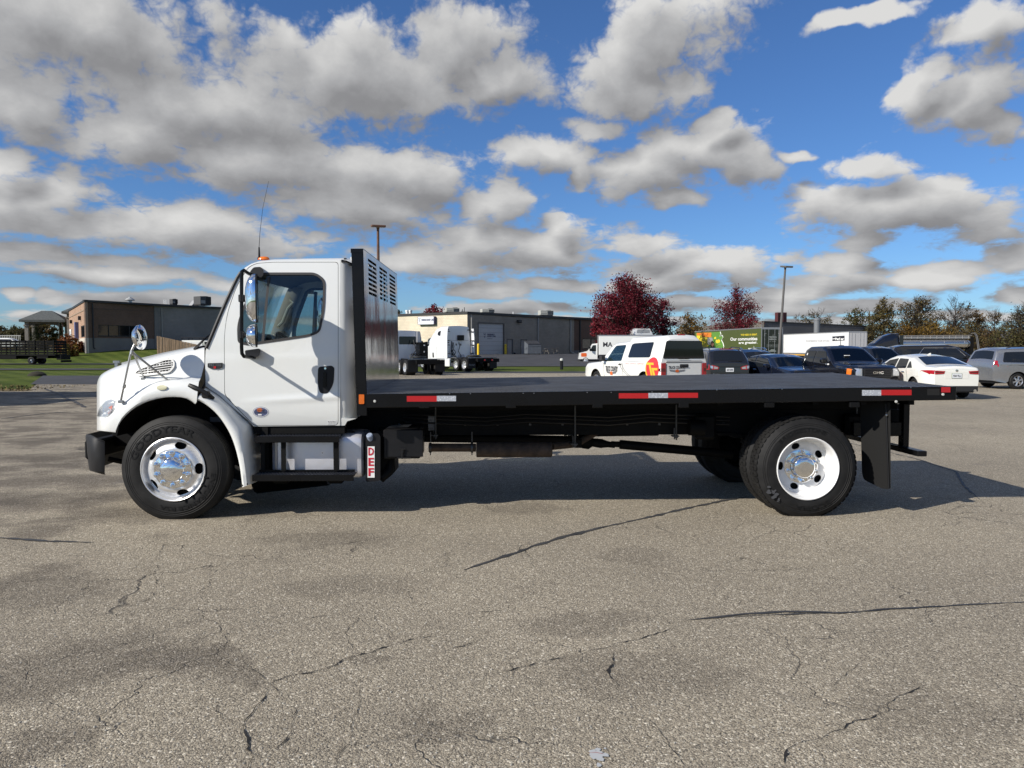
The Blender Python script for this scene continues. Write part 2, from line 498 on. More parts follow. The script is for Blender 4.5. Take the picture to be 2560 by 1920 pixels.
LABELW = mat('white_label', (0.78, 0.78, 0.76), 0.5)
CLEARL = mat('headlight_lens', (0.55, 0.58, 0.60), 0.10, coat=1.0, alpha=0.45)
GAP = mat('panel_gap', (0.006, 0.006, 0.006), 0.9)
INTBEIGE = mat('interior_beige', (0.36, 0.33, 0.27), 0.75)
INTDARK = mat('interior_dark', (0.035, 0.037, 0.042), 0.75)
SEATM = mat('seat_cloth', (0.030, 0.036, 0.055), 0.85, vary=0.3, vscale=30)
RUSTY = mat('rusted_steel', (0.055, 0.036, 0.024), 0.75, vary=0.6, vscale=9, bump=0.002, bscale=40)

# tape with a fine retroreflective cell print
m, q, b = own('white_reflector')
tcx = q.n('ShaderNodeTexCoord').outputs['Object']
ck = q.n('ShaderNodeTexVoronoi', {'Scale': 70.0}); m.node_tree.links.new(tcx, ck.inputs['Vector'])
m.node_tree.links.new(q.ramp(ck.outputs['Distance'], [(0.15, (0.62, 0.64, 0.67)), (0.5, (0.36, 0.38, 0.42))]), b.inputs['Base Color'])
b.inputs['Roughness'].default_value = 0.3
REFW = m

# tread plate: short raised lozenges, alternate directions
m, q, b = own('tread_plate')
tcx = q.n('ShaderNodeTexCoord').outputs['Object']
def lozenge(rot, off):
    mp = q.n('ShaderNodeMapping', {'Vector': tcx, 'Location': off, 'Rotation': (0, 0, rot), 'Scale': (1, 1, 1)})
    sp = q.n('ShaderNodeSeparateXYZ', {0: mp.outputs[0]})
    ux = q.math('SUBTRACT', q.math('FRACT', q.math('MULTIPLY', sp.outputs[0], 1 / 0.060)), 0.5)
    uy = q.math('SUBTRACT', q.math('FRACT', q.math('MULTIPLY', sp.outputs[1], 1 / 0.060)), 0.5)
    d = q.math('SQRT', q.math('ADD', q.math('POWER', q.math('MULTIPLY', ux, 1.15), 2), q.math('POWER', q.math('MULTIPLY', uy, 3.4), 2)))
    return q.sstep(d, 0.46, 0.30)
hgt = q.math('MAXIMUM', lozenge(pi / 4, (0, 0, 0)), lozenge(-pi / 4, (0.03, 0.0, 0)))
bp = q.n('ShaderNodeBump', {'Height': hgt, 'Strength': 1.0, 'Distance': 0.012})
m.node_tree.links.new(bp.outputs[0], b.inputs['Normal'])
fz = q.noise(tcx, 1.6, 5, 0.6).outputs['Fac']
m.node_tree.links.new(q.mix(hgt, q.ramp(fz, [(0.3, (0.014, 0.0135, 0.013)), (0.7, (0.024, 0.0235, 0.023))]), (0.16, 0.154, 0.145)), b.inputs['Base Color'])
m.node_tree.links.new(q.ramp(q.noise(tcx, 3.0, 5, 0.6).outputs['Fac'], [(0.3, 0.42), (0.7, 0.58)]), b.inputs['Roughness'])
b.inputs['Specular IOR Level'].default_value = 0.25
TREAD = m

# polished sheet that is slightly dished between its fixings
m, q, b = own('polished_sheet')
tcx = q.n('ShaderNodeTexCoord').outputs['Object']
sh = q.n('ShaderNodeSeparateXYZ', {0: tcx})
wv = q.math('SINE', q.math('MULTIPLY', sh.outputs[1], 2 * pi / 0.62))
nz = q.noise(q.vm('MULTIPLY', tcx, (1, 1.2, 0.5)), 2.2, 2, 0.5).outputs['Fac']
fine = q.noise(q.vm('MULTIPLY', tcx, (1, 160, 1.5)), 2.0, 3, 0.6).outputs['Fac']
hh = q.math('ADD', q.math('MULTIPLY', wv, 0.0012), q.math('ADD', q.math('MULTIPLY', nz, 0.009), q.math('MULTIPLY', fine, 0.00008)))
bp = q.n('ShaderNodeBump', {'Height': hh, 'Strength': 1.0, 'Distance': 0.55})
m.node_tree.links.new(bp.outputs[0], b.inputs['Normal'])
b.inputs['Base Color'].default_value = (0.40, 0.40, 0.42, 1); b.inputs['Metallic'].default_value = 1; b.inputs['Roughness'].default_value = 0.12
POLISH = m

# ------------------------------------------------------------------ the flatbed truck
YT, YD, YCAB, YC = 7.34, 7.30, 7.54, 8.60
def MIR(p): return Vector((p[0], 2 * YC - p[1], p[2]))
truck = thing('flatbed_truck', 'white single cab flatbed truck with an empty black bed and polished headboard', 'truck', (0.0, YC, 0), world=True)

def ycab(py):      # the cab side leans in above the belt line and rounds under below it
    z = H_CAM - (py - HOR) * YCAB / F
    return YCAB + 0.085 * max(0, (z - 1.72) / 0.9) ** 1.7 + 0.03 * max(0, (1.12 - z) / 0.2) ** 2
def CW(px, py, off=0.0):
    cr = 0.011 * math.exp(-((py - (1004 - 0.06 * (px - 640))) / 7.0) ** 2) * min(1, max(0, (px - 600) / 90)) + 0.006 * sst_(((py - 880) + 0.03 * (px - 640)) / 16)
    return W(px, py, ycab(py) + off - cr)
def sst_(t): t = min(1, max(0, t)); return t * t * (3 - 2 * t)
CUTS = [('v', y) for y in (1055, 1040, 1020, 1012, 1006, 1000, 995, 990, 984, 978, 950, 900, 893, 886, 910, 880, 850, 820, 790, 760, 735, 710, 690, 670)] + [('u', x) for x in (540, 560, 590, 620, 650, 680, 720, 760, 800, 830)]

door_out = round_poly([(560, 838), (568, 780), (592, 712), (620, 668), (640, 658), (680, 655), (846, 655), (846, 1064), (634, 1064), (578, 1006), (561, 988)], [40, 40, 40, 14, 14, 14, 8, 12, 8, 22, 16], 4)
door_in = [(640 + (x - 640) * 0.0 + x - 640 + (1.1 if x < 700 else -1.1), y + (1.0 if y < 800 else -1.0)) for x, y in door_out]
win_out = round_poly([(594, 858), (592, 812), (606, 770), (641, 690), (660, 681), (790, 681), (814, 700), (812, 775), (800, 832), (771, 842), (620, 864)], [10, 26, 40, 24, 16, 26, 26, 60, 40, 26, 10], 5)
def shrink(poly, d):
    out = []; n = len(poly); A = sum(poly[i][0] * poly[(i + 1) % n][1] - poly[(i + 1) % n][0] * poly[i][1] for i in range(n))
    sg = 1 if A > 0 else -1
    for i in range(n):
        p0, p1, p2 = Vector(poly[i - 1]), Vector(poly[i]), Vector(poly[(i + 1) % n])
        e1 = (p1 - p0); e2 = (p2 - p1)
        if e1.length < 1e-6: e1 = e2
        if e2.length < 1e-6: e2 = e1
        n1 = Vector((-e1.y, e1.x)).normalized(); n2 = Vector((-e2.y, e2.x)).normalized()
        k = (n1 + n2)
        k = k / max(0.35, k.length_squared / 2) if k.length > 1e-6 else n1
        q = p1 + k * d * sg
        out.append((q.x, q.y))
    return out
side_out = [(517, 868), (531, 838), (545, 804), (569, 748), (594, 695), (603, 681), (612, 672), (625, 664), (642, 657), (680, 653), (760, 651), (850, 650), (850, 1064), (634, 1066), (620, 1051), (575, 1012), (548, 988), (514, 966), (513, 900), (514, 876)]

mb = MB()
for side in (0, 1):
    fn = (lambda u, v, w_: CW(u, v, w_)) if side == 0 else (lambda u, v, w_: MIR(CW(u, v, w_)))
    mb.plate([side_out, door_out], fn, 0.0, 0.05, CUTS)
# rear corner posts, back wall, roof, firewall
rows = []
zr = [(650, 0), (655, 0), (700, 0), (760, 0), (820, 0), (880, 0), (940, 0), (1000, 0), (1046, 0)]
for (py, _) in zr:
    row = []
    for (px, dy) in ((850, 0.0), (856, 0.004), (864, 0.018), (872, 0.05), (880, 0.11), (885, 0.19)):
        row.append(W(px + (py - 650) * 0.020 * (px - 849.5) / 35, py, ycab(py) + dy))
    rows.append(row)
mb.grid(rows)
mb.grid([[MIR(p) for p in r] for r in rows])
mb.plate([round_poly([(850, 1046), (874, 1046), (892, 1046), (868, 1053), (862, 1064), (850, 1064)], 2, 2)], lambda u, v, w_: W(u, v, ycab(v) + w_), 0.0, 0.05)
back_rows = []
for r in rows: back_rows.append([r[-1], Vector((r[-1].x + 0.02, YC, r[-1].z)), MIR(r[-1])])
ROOF = [(603, 681, 681), (612, 672, 671), (625, 664, 662), (642, 657, 654), (680, 653, 650), (760, 651, 648), (850, 650, 647), (866, 651, 648), (879, 657, 655)]
rr = []
for (px, pd, pt) in ROOF:
    e = W(px, pd, ycab(pd)); row = [e]
    for (dy, dz) in ((0.03, 0.016), (0.09, 0.030), (0.22, 0.040), (0.55, 0.052)):
        row.append(Vector((e.x - 0.05 * (dy / 0.55) ** 0.7 * (1 if px < 640 else 0), e.y + dy, e.z + dz)))
    row.append(Vector((e.x - 0.065 * (1 if px < 640 else 0), YC, e.z + 0.058)))
    rr.append(row + [MIR(p) for p in reversed(row[:-1])])
mb.grid(rr)
# back wall with a rear window opening
XB = W(884, 820, 7.7).x
zt = rows[0][-1].z; zb = rows[-1][-1].z
yb0 = rows[4][-1].y
mb.plate([rect(yb0 - 0.02, zb, 2 * YC - yb0 + 0.02, zt + 0.02), round_poly(rect(YC - 0.62, 1.72, YC + 0.62, 2.30), 0.06, 4)],
         lambda u, v, w_: Vector((XB + w_, u, v)), -0.03, 0.0)
rear_top = [Vector((rr[-1][i].x, rr[-1][i].y, rr[-1][i].z)) for i in range(len(rr[-1]))]
mb.grid([rear_top, [Vector((XB, min(max(p.y, yb0), 2 * YC - yb0), zt)) for p in rear_top]])
cabo = mb.build('cab', WHITE, truck)

for side in (0, 1):
    fn = (lambda u, v, w_: CW(u, v, w_)) if side == 0 else (lambda u, v, w_: MIR(CW(u, v, w_)))
    MB().plate([shrink(door_out, -3.0), shrink(door_out, 4.0)], fn, 0.052, 0.056, CUTS).build('door_seal', GAP, truck)
mb = MB()
mb.plate([round_poly([(853, 649), (870, 650), (881, 658), (880, 664), (868, 655), (853, 656)], 1.5, 2)], lambda u, v, w_: W(u, v, ycab(v) + 0.004 + 0.09 * max(0, (u - 856) / 24) ** 2 + w_), -0.012, 0.03)
mb.build('rain_strip', SEAL, truck)

# doors
def make_door(side):
    fn = (lambda u, v, w_: CW(u, v, w_)) if side == 0 else (lambda u, v, w_: MIR(CW(u, v, w_)))
    d = MB().plate([door_in, win_out], fn, 0.0, 0.045, CUTS).build('door', WHITE, truck)
    MB().plate([win_out, shrink(win_out, 6.0)], fn, -0.006, 0.03, CUTS).build('window_seal', SEAL, d)
    MB().plate([shrink(win_out, 5.0)], fn, 0.016, 0.019).build('window', GLASS, d)
    MB().plate([[(669, 692), (675, 692), (660, 856), (653, 857)]], fn, 0.004, 0.03).build('window_divider', SEAL, d)
    MB().plate([round_poly([(795, 917), (830, 914), (836, 920), (834, 960), (820, 984), (800, 984), (794, 962)], [8, 6, 6, 14, 12, 10, 12], 4)], fn, -0.004, 0.03).build('handle_recess', BLACKT, d)
    MB().plate([round_poly([(808, 930), (815, 930), (815, 968), (807, 968)], 2, 2)], fn, -0.016, -0.004).build('handle', BLACKP, d)
    lk = MB().cyl(fn(813, 921, -0.009), fn(813, 921, 0.0), 0.011, 12); lk.build('lock', CHROME, d)
    return d
door_n = make_door(0); door_f = make_door(1)

# lettered badge on the cowl, decal and small print on the door
def flat_on_cab(x0, y0, x1, y1, off, skew=0.0):
    return lambda u, v: CW(x0 + (x1 - x0) * u + skew * v, y1 + (y0 - y1) * v, off)
badge = MB().plate([round_poly([(519, 908), (557, 907), (556, 919), (549, 922), (527, 922), (519, 918)], 2, 2)], CW, -0.012, 0.0).build('badge', mat('badge_black', (0.02, 0.02, 0.02), 0.4), truck)
lettering(MB(), 'M2 106', flat_on_cab(523, 909.5, 553, 915.5, -0.0145), 0.01).build('lettering', mat('badge_grey', (0.16, 0.16, 0.16), 0.35, 0.6), badge)
MB().plate([ellipse(537, 918.5, 3.4, 3.2, 12)], CW, -0.017, -0.010).build('emblem', RED, badge)
decal = MB().plate([ellipse(652, 1030, 20, 13.2, 32)], CW, -0.0016, -0.0002).build('oval_decal', mat('decal_blue', (0.085, 0.10, 0.19), 0.4, vary=0.5, vscale=60), truck)
MB().plate([ellipse(652, 1030, 19, 12.3, 32), ellipse(652, 1030, 17.6, 11.0, 32)], CW, -0.0022, -0.0016).build('decal_ring', LABELW, decal)
MB().plate([ellipse(649, 1025, 7, 5, 14)], CW, -0.0021, -0.0016).build('decal_flame', mat('decal_orange', (0.5, 0.13, 0.04), 0.5), decal)
mb = MB()
lettering(mb, 'CERTIFIED', flat_on_cab(641, 1024.5, 663, 1028.5, -0.0026), 0.012)
lettering(mb, 'CLEAN IDLE', flat_on_cab(638, 1029.5, 666, 1033.5, -0.0026), 0.012)
mb.build('lettering', mat('decal_ink', (0.008, 0.008, 0.012), 0.5), decal)
MB().plate([rect(645, 1035, 654, 1038.5)], CW, -0.0026, -0.0016).build('decal_box', LABELW, decal)
lab = MB().plate([rect(819, 1051, 841, 1062)], CW, -0.0014, -0.0002).build('door_sticker', LABELW, truck)
mb = MB()
lettering(mb, 'Mo. Tire Exhaust', flat_on_cab(820.5, 1052.3, 839, 1055, -0.0022), 0.01, res=1)
lettering(mb, 'TEMP AIR GVWR', flat_on_cab(820.5, 1056, 839, 1058, -0.0022), 0.0, res=1)
lettering(mb, 'GAWR 10 TO 22.5', flat_on_cab(820.5, 1059, 839, 1061, -0.0022), 0.0, res=1)
mb.build('lettering', mat('small_print', (0.06, 0.06, 0.06), 0.6), lab)

# windscreen and pillars
WB = [(517, 870), (531, 838), (545, 804), (569, 748), (594, 695), (603, 681)]
ws = []
for (px, py) in WB:
    e = W(px, py, ycab(py)); r = []
    for k in range(13):
        t = k / 12; y = e.y + (2 * YC - 2 * e.y) * t
        bow = (1 - abs(2 * t - 1) ** 2.6)
        r.append(Vector((e.x - 0.16 * bow - 0.004, y, e.z + 0.03 * bow)))
    ws.append(r)
MB().grid([r[1:-1] for r in ws]).build('windscreen', GLASS, truck)
mb = MB()
for k in (0, 12): mb.tube([r[k] for r in ws], 0.018, 6)
mb.tube(ws[0], 0.02, 6); mb.tube(ws[-1], 0.014, 6)
mb.build('windscreen_seal', SEAL, truck)
for side in (0, 1):
    rowsA = []
    for r in ws:
        a, b_ = (r[0], r[1]) if side == 0 else (r[12], r[11])
        rowsA.append([a, a.lerp(b_, 0.6), a.lerp(b_, 0.6) + Vector((0.10, 0, 0)), a + Vector((0.13, 0.07 if side == 0 else -0.07, 0))])
    MB().grid(rowsA).build('pillar_trim', INTBEIGE, truck)
wp = MB(); bs = ws[0][4] + Vector((-0.03, 0, 0.02))
wp.tube([bs + Vector((0.0, -0.25, 0)), bs + Vector((0.03, -0.06, 0.06)), bs + Vector((0.1, 0.35, 0.2))], 0.012, 6)
wp.tube([ws[0][1] + Vector((-0.06, 0.1, 0.0)), W(487, 872, 7.7), W(507, 852, 7.72), ws[1][1] + Vector((-0.05, 0.15, 0.03))], [0.02, 0.016, 0.012, 0.006], 6)
wp.build('wiper', BLACKT, truck)
MB().plate([rect(YC - 0.60, 1.73, YC + 0.60, 2.29)], lambda u, v, w_: Vector((XB + w_, u, v)), -0.018, -0.012).build('rear_window', GLASS, truck)

# interior: floor, dash, wheel, seats, headliner, grab handle
XF = W(517, 870, YCAB).x
mb = MB()
mb.box(XF - 0.02, XB - 0.05, YCAB + 0.1, 2 * YC - YCAB - 0.1, 0.95, 1.0)
mb.box(XF + 0.02, XF + 0.50, YCAB + 0.12, 2 * YC - YCAB - 0.12, 1.0, 1.62, 0.05)
mb.loft([[Vector((XF + 0.0, y, 1.60)), Vector((XF + 0.0, y, 1.72)), Vector((XF + 0.30, y, 1.77)), Vector((XF + 0.50, y, 1.68)), Vector((XF + 0.52, y, 1.58))] for y in (YCAB + 0.14, YC - 0.1, YC + 0.1, 2 * YC - YCAB - 0.14)])
mb.loft([[Vector((XF + 0.25, y, 1.74)), Vector((XF + 0.42, y, 1.86)), Vector((XF + 0.56, y, 1.80)), Vector((XF + 0.54, y, 1.66))] for y in (YCAB + 0.24, YCAB + 0.32, YCAB + 0.66, YCAB + 0.74)])
mb.build('dashboard', INTDARK, truck)
mb = MB(); cwh = Vector((XF + 0.72, YCAB + 0.50, 1.70)); axw = Vector((0.75, 0, 0.66)).normalized()
uu = axw.cross(Vector((0, 1, 0))).normalized(); vv = axw.cross(uu)
mb.tube([cwh + (uu * cos(a) + vv * sin(a)) * 0.225 for a in [2 * pi * k / 28 for k in range(29)]], 0.017, 6, caps=False)
for a in (0.2, pi - 0.2, -pi / 2): mb.tube([cwh - axw * 0.05, cwh + (uu * cos(a) + vv * sin(a)) * 0.22], 0.02, 6)
mb.tube([cwh - axw * 0.04, cwh - axw * 0.4], 0.05, 8)
mb.build('steering_wheel', INTDARK, truck)
def seat(y, rec=0.0):
    mb = MB()
    mb.box(-0.26, 0.26, -0.26, 0.26, 0.30, 0.46, 0.05)
    M = Matrix.Translation((0.24, 0, 0.42)) @ Matrix.Rotation(radians(12), 4, 'Y')
    mb.box(-0.07, 0.07, -0.25, 0.25, 0.0, 0.58, 0.05, M=M)
    mb.box(-0.05, 0.05, -0.14, 0.14, 0.60, 0.84, 0.045, M=M)
    mb.box(-0.16, 0.16, -0.2, 0.2, 0.0, 0.3, 0.02)
    mb.v = [v + Vector((XF + 0.92 + rec, y, 1.0)) for v in mb.v]
    mb.build('seat', SEATM, truck)
seat(YCAB + 0.50); seat(2 * YC - YCAB - 0.50)
mb = MB()
hl = [[Vector((p.x, p.y, p.z - 0.05)) for p in r[1:-1]] for r in rr]
mb.grid(hl)
mb.build('headliner', mat('headliner_grey', (0.16, 0.16, 0.155), 0.9), truck)
mb = MB()
mb.plate([rect(YCAB + 0.1, 1.0, 2 * YC - YCAB - 0.1, zt), round_poly(rect(YC - 0.62, 1.72, YC + 0.62, 2.30), 0.06, 4)], lambda u, v, w_: Vector((XB - 0.06 + w_, u, v)), -0.02, 0.0)
mb.build('back_lining', INTDARK, truck)
mb = MB(); pA = ws[2][11] + Vector((0.13, -0.06, 0.0)); pB = ws[4][11] + Vector((0.10, -0.07, 0))
mb.tube([pA, pA + Vector((0.06, -0.03, 0.05)), pA.lerp(pB, 0.5) + Vector((0.06, -0.03, 0)), pB + Vector((0.05, -0.02, -0.15)), pB + Vector((0, 0, -0.12))], 0.018, 6)
mb.build('grab_handle', INTBEIGE, truck)

# ------------------------------------------------------------------ hood with its front fenders
TOPS = [(242, 962), (245, 950), (250, 940), (256, 934), (268, 927), (287, 918), (330, 905), (374, 894), (417, 883), (460, 874), (482, 869.5), (504, 866), (516, 865)]
ARCH = [(289, 1081), (300, 1056), (312, 1041), (326, 1028), (345, 1014), (365, 1005), (386, 998), (408, 994), (430, 992), (452, 992), (470, 994), (488, 998), (512, 1010)]
CREASE = [(242, 1040), (262, 1026), (285, 1012), (308, 998), (330, 982), (350, 968), (370, 957), (395, 949), (420, 946), (445, 945), (480, 946), (512, 948)]
INSET = [(242.0, 0.42), (243.5, 0.30), (246.5, 0.19), (252, 0.10), (262, 0.035), (280, 0.006), (300, 0.0), (600, 0.0)]
def inset(px): return smoothp(px, INSET)
def bot(px): return smoothp(px, ARCH) if px > 289 else 1081 - 6 * min(1, (289 - px) / 52)
HROWS = 12
def hood_pt(s, j):
    tp, cr, bo = smoothp(s, TOPS), smoothp(s, CREASE), bot(s)
    cr = min(cr, bo - 10); cr = max(cr, tp + 14)
    k = min(1, max(0, (s - 280) / 60))           # the fender bulge dies out towards the nose
    py, y = [(bo + 0.5, 7.50), (bo, 7.352), (bo - 5, 7.338), (cr + (bo - cr) * 0.45, 7.342), (cr + 7, 7.385 - 0.02 * (1 - k)), (cr + 1, 7.43 + 0.05 * k), (cr - 5, 7.475 + 0.05 * k),
             (tp + (cr - tp) * 0.55, 7.53 + 0.03 * k), (tp + min(14, (cr - tp) * 0.28), 7.60 + 0.02 * k), (tp + min(4, (cr - tp) * 0.1), 7.72), (tp, 7.98), (tp, YC)][j]
    y = min(YC, y + inset(s) * (1 if j < 11 else 0))
    off = 0
    if s > 400 and j <= 6: off = -25 * ((s - 400) / 111.0) ** 1.5 * (1 - j / 9)
    p = W(s + off, py, y)
    if j == 11: p = Vector((p.x if s > 300 else W(s, py, 7.98).x, YC, W(s, py, 7.98).z + 0.012))
    return p
ST = [242, 243, 245, 248, 252, 258, 266, 276, 289, 296, 304, 314, 326, 340, 356, 374, 394, 416, 440, 462, 482, 498, 511]
hg = [[hood_pt(s, j) for j in range(HROWS)] for s in ST]
mb = MB()
mb.grid(hg); mb.grid([[MIR(p) for p in r] for r in hg])
front = hg[0][1:]                                                  # nose face
mb.grid([front, [Vector((p.x - 0.01, YC, p.z)) for p in front]]); mb.grid([[MIR(p) for p in front], [Vector((p.x - 0.01, YC, p.z)) for p in front]])
hood = mb.build('hood', WHITE, truck, smooth=46)
def hood_y(px, py):
    best = None
    for j in range(1, HROWS - 2):
        a, b_ = hood_pt(px, j), hood_pt(px, j + 1)
        # project rows back to photo rows
        def pr(p):
            d = p - EYE; return 960 - F * d.dot(c_u) / d.dot(c_f)
        ya, yb = pr(a), pr(b_)
        if min(ya, yb) - 0.5 <= py <= max(ya, yb) + 0.5:
            t = 0 if abs(ya - yb) < 1e-6 else (py - ya) / (yb - ya)
            return a.y + (b_.y - a.y) * min(1, max(0, t))
    return 7.4
def HW(u, v, w_): return W(u, v, hood_y(u, v) + w_)
# headlight
hl_poly = round_poly([(241.5, 1038), (247.5, 1020), (263, 1002), (279, 997), (287, 1003), (285, 1017), (278, 1030), (266, 1043), (242, 1042)], [4, 10, 10, 6, 6, 8, 8, 8, 4], 4)
hlo = MB().plate([hl_poly], HW, -0.014, 0.01, [('u', x) for x in (245, 248, 252, 258, 266, 274)] + [('v', y) for y in (1010, 1020, 1030)]).build('headlight', CLEARL, truck)
MB().plate([shrink(hl_poly, 1.6)], HW, -0.003, 0.004, [('u', x) for x in (245, 248, 252, 258, 266, 274)]).build('reflector', mat('lamp_reflector', (0.36, 0.38, 0.41), 0.25, 0.85, bump=0.004, bscale=20), hlo)
MB().plate([[(272, 1018), (281, 1013), (280, 1021), (276, 1029), (269, 1036)]], HW, -0.0155, -0.012).build('side_reflector', mat('turn_lens', (0.55, 0.16, 0.10), 0.2), hlo)
MB().plate([ellipse(404, 969, 13, 6, 20, -0.06)], HW, -0.012, 0.004).build('side_marker', mat('yellowed_lens', (0.52, 0.50, 0.33), 0.25, coat=0.4), truck)
# vent with slats in the hood side
V_OUT = round_poly([(328, 934), (345, 921), (380, 908), (414, 896), (430, 896), (437, 905), (436, 918), (424, 932), (392, 936), (345, 941)], [5, 10, 10, 10, 8, 8, 8, 12, 10, 8], 4)
V_IN = shrink(V_OUT, 4.2)
vent = MB().plate([V_OUT, V_IN], HW, -0.018, 0.006, [('u', x) for x in range(335, 436, 10)]).build('hood_vent', mat('vent_shaded_white', (0.58, 0.58, 0.56), 0.4), truck)  # frame greyer than the hood, its outline shade put into the colour
MB().plate([shrink(V_OUT, 3.6)], HW, -0.002, 0.0, [('u', x) for x in range(335, 436, 10)]).build('vent_mesh', mat('vent_dark', (0.03, 0.028, 0.028), 0.8), vent)
def span_at(poly, f):           # where the sloping line f(x) lies inside the polygon
    xs = [x * 0.5 for x in range(660, 880)]
    def inside(x, y):
        c = False; n = len(poly)
        for i in range(n):
            (x1, y1), (x2, y2) = poly[i], poly[(i + 1) % n]
            if (y1 > y) != (y2 > y) and x < (x2 - x1) * (y - y1) / (y2 - y1) + x1: c = not c
        return c
    ok = [x for x in xs if inside(x, f(x))]
    return (min(ok), max(ok)) if ok else None
for k in range(7):
    f = lambda x, k=k: 905.5 + k * 5.6 - (x - 380) * 0.135
    sp = span_at(V_IN, f)
    if not sp or sp[1] - sp[0] < 6: continue
    x0, x1 = sp[0] - 1.5, sp[1] + 1.5
    MB().plate([[(x0, f(x0) - 0.9), (x1, f(x1) - 0.9), (x1, f(x1) + 0.9), (x0, f(x0) + 0.9)]], HW, -0.011, 0.0, [('u', x) for x in range(335, 436, 12)]).build('slat', MATS['vent_shaded_white'], vent)
for k in range(13):
    x = 340 + k * 7.4
    ys = [y * 0.5 for y in range(1780, 1900) if span_at(V_IN, lambda xx, y=y: y * 0.5) and span_at(V_IN, lambda xx, y=y: y * 0.5)[0] <= x <= span_at(V_IN, lambda xx, y=y: y * 0.5)[1]]
    if not ys: continue
    wd = 1.4 if k in (4, 8) else 0.45
    MB().plate([rect(x - wd, min(ys) - 1, x + wd, max(ys) + 1)], HW, -0.008, 0.0).build('rib', MATS['vent_shaded_white'], vent)
# gap between hood and cowl, hood latch, joint below it
MB().plate([[(511.5, 890), (514, 884), (515, 962), (509, 972), (491, 999), (487, 996), (505, 968), (511.3, 955)]], lambda u, v, w_: W(u, v, 7.50 - (0.09 * max(0, (v - 965) / 30)) + w_), 0.045, 0.07).build('hood_gasket', SEAL, truck)
mb = MB()
mb.tube([W(473, 963, 7.36), W(486, 969, 7.345), W(504, 976, 7.345), W(520, 988, 7.36), W(534, 996, 7.40)], [0.020, 0.026, 0.022, 0.03, 0.018], 8)
mb.box(*sum([[a - 0.035, a + 0.035] for a in W(515, 986, 7.37)], []), 0.012)
mb.build('hood_latch', BLACKT, truck)
# fender behind the wheel, fixed to the cab
IN_ = [(490, 999), (514, 1011), (543, 1036), (569, 1073), (586, 1112), (599, 1164), (606, 1218)]
OUT_ = [(514, 969), (548, 990), (578, 1016), (606, 1046), (624, 1070), (632, 1140), (639, 1206)]
rows = []
for k in range(25):
    t = k / 24 * 6; i = min(5, int(t)); f = t - i
    def cr_(L, i=i, f=f):
        p = [L[max(0, i - 1)], L[i], L[i + 1], L[min(6, i + 2)]]
        return tuple(0.5 * ((2 * p[1][c]) + (-p[0][c] + p[2][c]) * f + (2 * p[0][c] - 5 * p[1][c] + 4 * p[2][c] - p[3][c]) * f * f + (-p[0][c] + 3 * p[1][c] - 3 * p[2][c] + p[3][c]) * f ** 3) for c in (0, 1))
    a, b_ = cr_(IN_), cr_(OUT_)
    row = [W(a[0], a[1], 7.52), W(a[0], a[1], 7.362)]
    for (q_, y) in ((0.12, 7.345), (0.35, 7.352), (0.62, 7.40), (0.84, 7.47), (1.0, 7.545)):
        row.append(W(a[0] + (b_[0] - a[0]) * q_, a[1] + (b_[1] - a[1]) * q_, y))
    row.append(row[-1] + Vector((0, 0.3, 0)))
    rows.append(row)
mb = MB().grid(rows); mb.build('rear_fender', WHITE, truck, smooth=50)
mb = MB().grid([[MIR(p) for p in r] for r in rows]); mb.build('rear_fender', WHITE, truck, smooth=50)
for (x, y) in ((608, 1213), (618, 1210)):
    MB().lathe([(0, 0.009), (0.008, 0.008), (0.010, 0)], W(x, y, 7.36), (0, -1, 0), 8).build('rivet', BLACKT, truck)
# wheel housing, engine bay side and axle
arch_pts = [(292, 1090), (300, 1056), (326, 1028), (365, 1005), (408, 994), (452, 992), (488, 998), (512, 1010), (543, 1036), (569, 1073), (586, 1112), (599, 1164), (604, 1214)]
for side in (0, 1):
    r0 = [W(x, y, 7.50) for x, y in arch_pts]; r1 = [Vector((p.x, 8.12, p.z)) for p in r0]
    if side: r0, r1 = [MIR(p) for p in r0], [MIR(p) for p in r1]
    mb = MB().grid([r0, r1]); mb.add([p - Vector((0, 0.001 * (1 - 2 * side), 0)) for p in r1], [tuple(range(len(r1)))])
    mb.build('wheel_housing', BLACKM, truck)

# ------------------------------------------------------------------ bumper
mb = MB(); prof = []
plan = [(258, 7.50, 0), (262, 7.40, 0), (250, 7.385, 0), (236, 7.40, 0), (224, 7.47, 0), (217, 7.62, 0), (213.5, 7.90, 0)]
rows = []
for (px, y, _) in plan:
    t = min(1, max(0, (262 - px) / 46)); row = []
    for (fy, dx, dy) in ((0.0, 9, 0.10), (0.0, 2, 0.02), (0.06, 0, 0.0), (0.5, 2.5, 0.0), (0.94, 9 * t + 0, 0.01), (1.0, 10 * t + 1, 0.05)):
        ytop = 1103 - 17 * t; ybot = 1187 - 10 * t
        row.append(W(px + dx * (t * 0.9 + 0.1), ytop + (ybot - ytop) * fy, y + dy))
    rows.append(row)
last = rows[-1]
xc = last[2].x - 0.06
rows.append([Vector((p.x - 0.05, YC, p.z)) for p in last])
mb.grid(rows); mb.grid([[MIR(p) for p in r] for r in rows])
mb.build('bumper', mat('bumper_plastic', (0.013, 0.013, 0.014), 0.55, spec=0.3, bump=0.0006, bscale=250), truck, smooth=40)
mb = MB()
mb.box(last[0].x + 0.15, last[0].x + 0.8, 8.18, 8.26, 0.62, 0.86, 0.01); mb.box(last[0].x + 0.15, last[0].x + 0.8, 2 * YC - 8.26, 2 * YC - 8.18, 0.62, 0.86, 0.01)
mb.box(last[0].x + 0.08, last[0].x + 0.2, 7.75, 2 * YC - 7.75, 0.55, 0.75, 0.02)
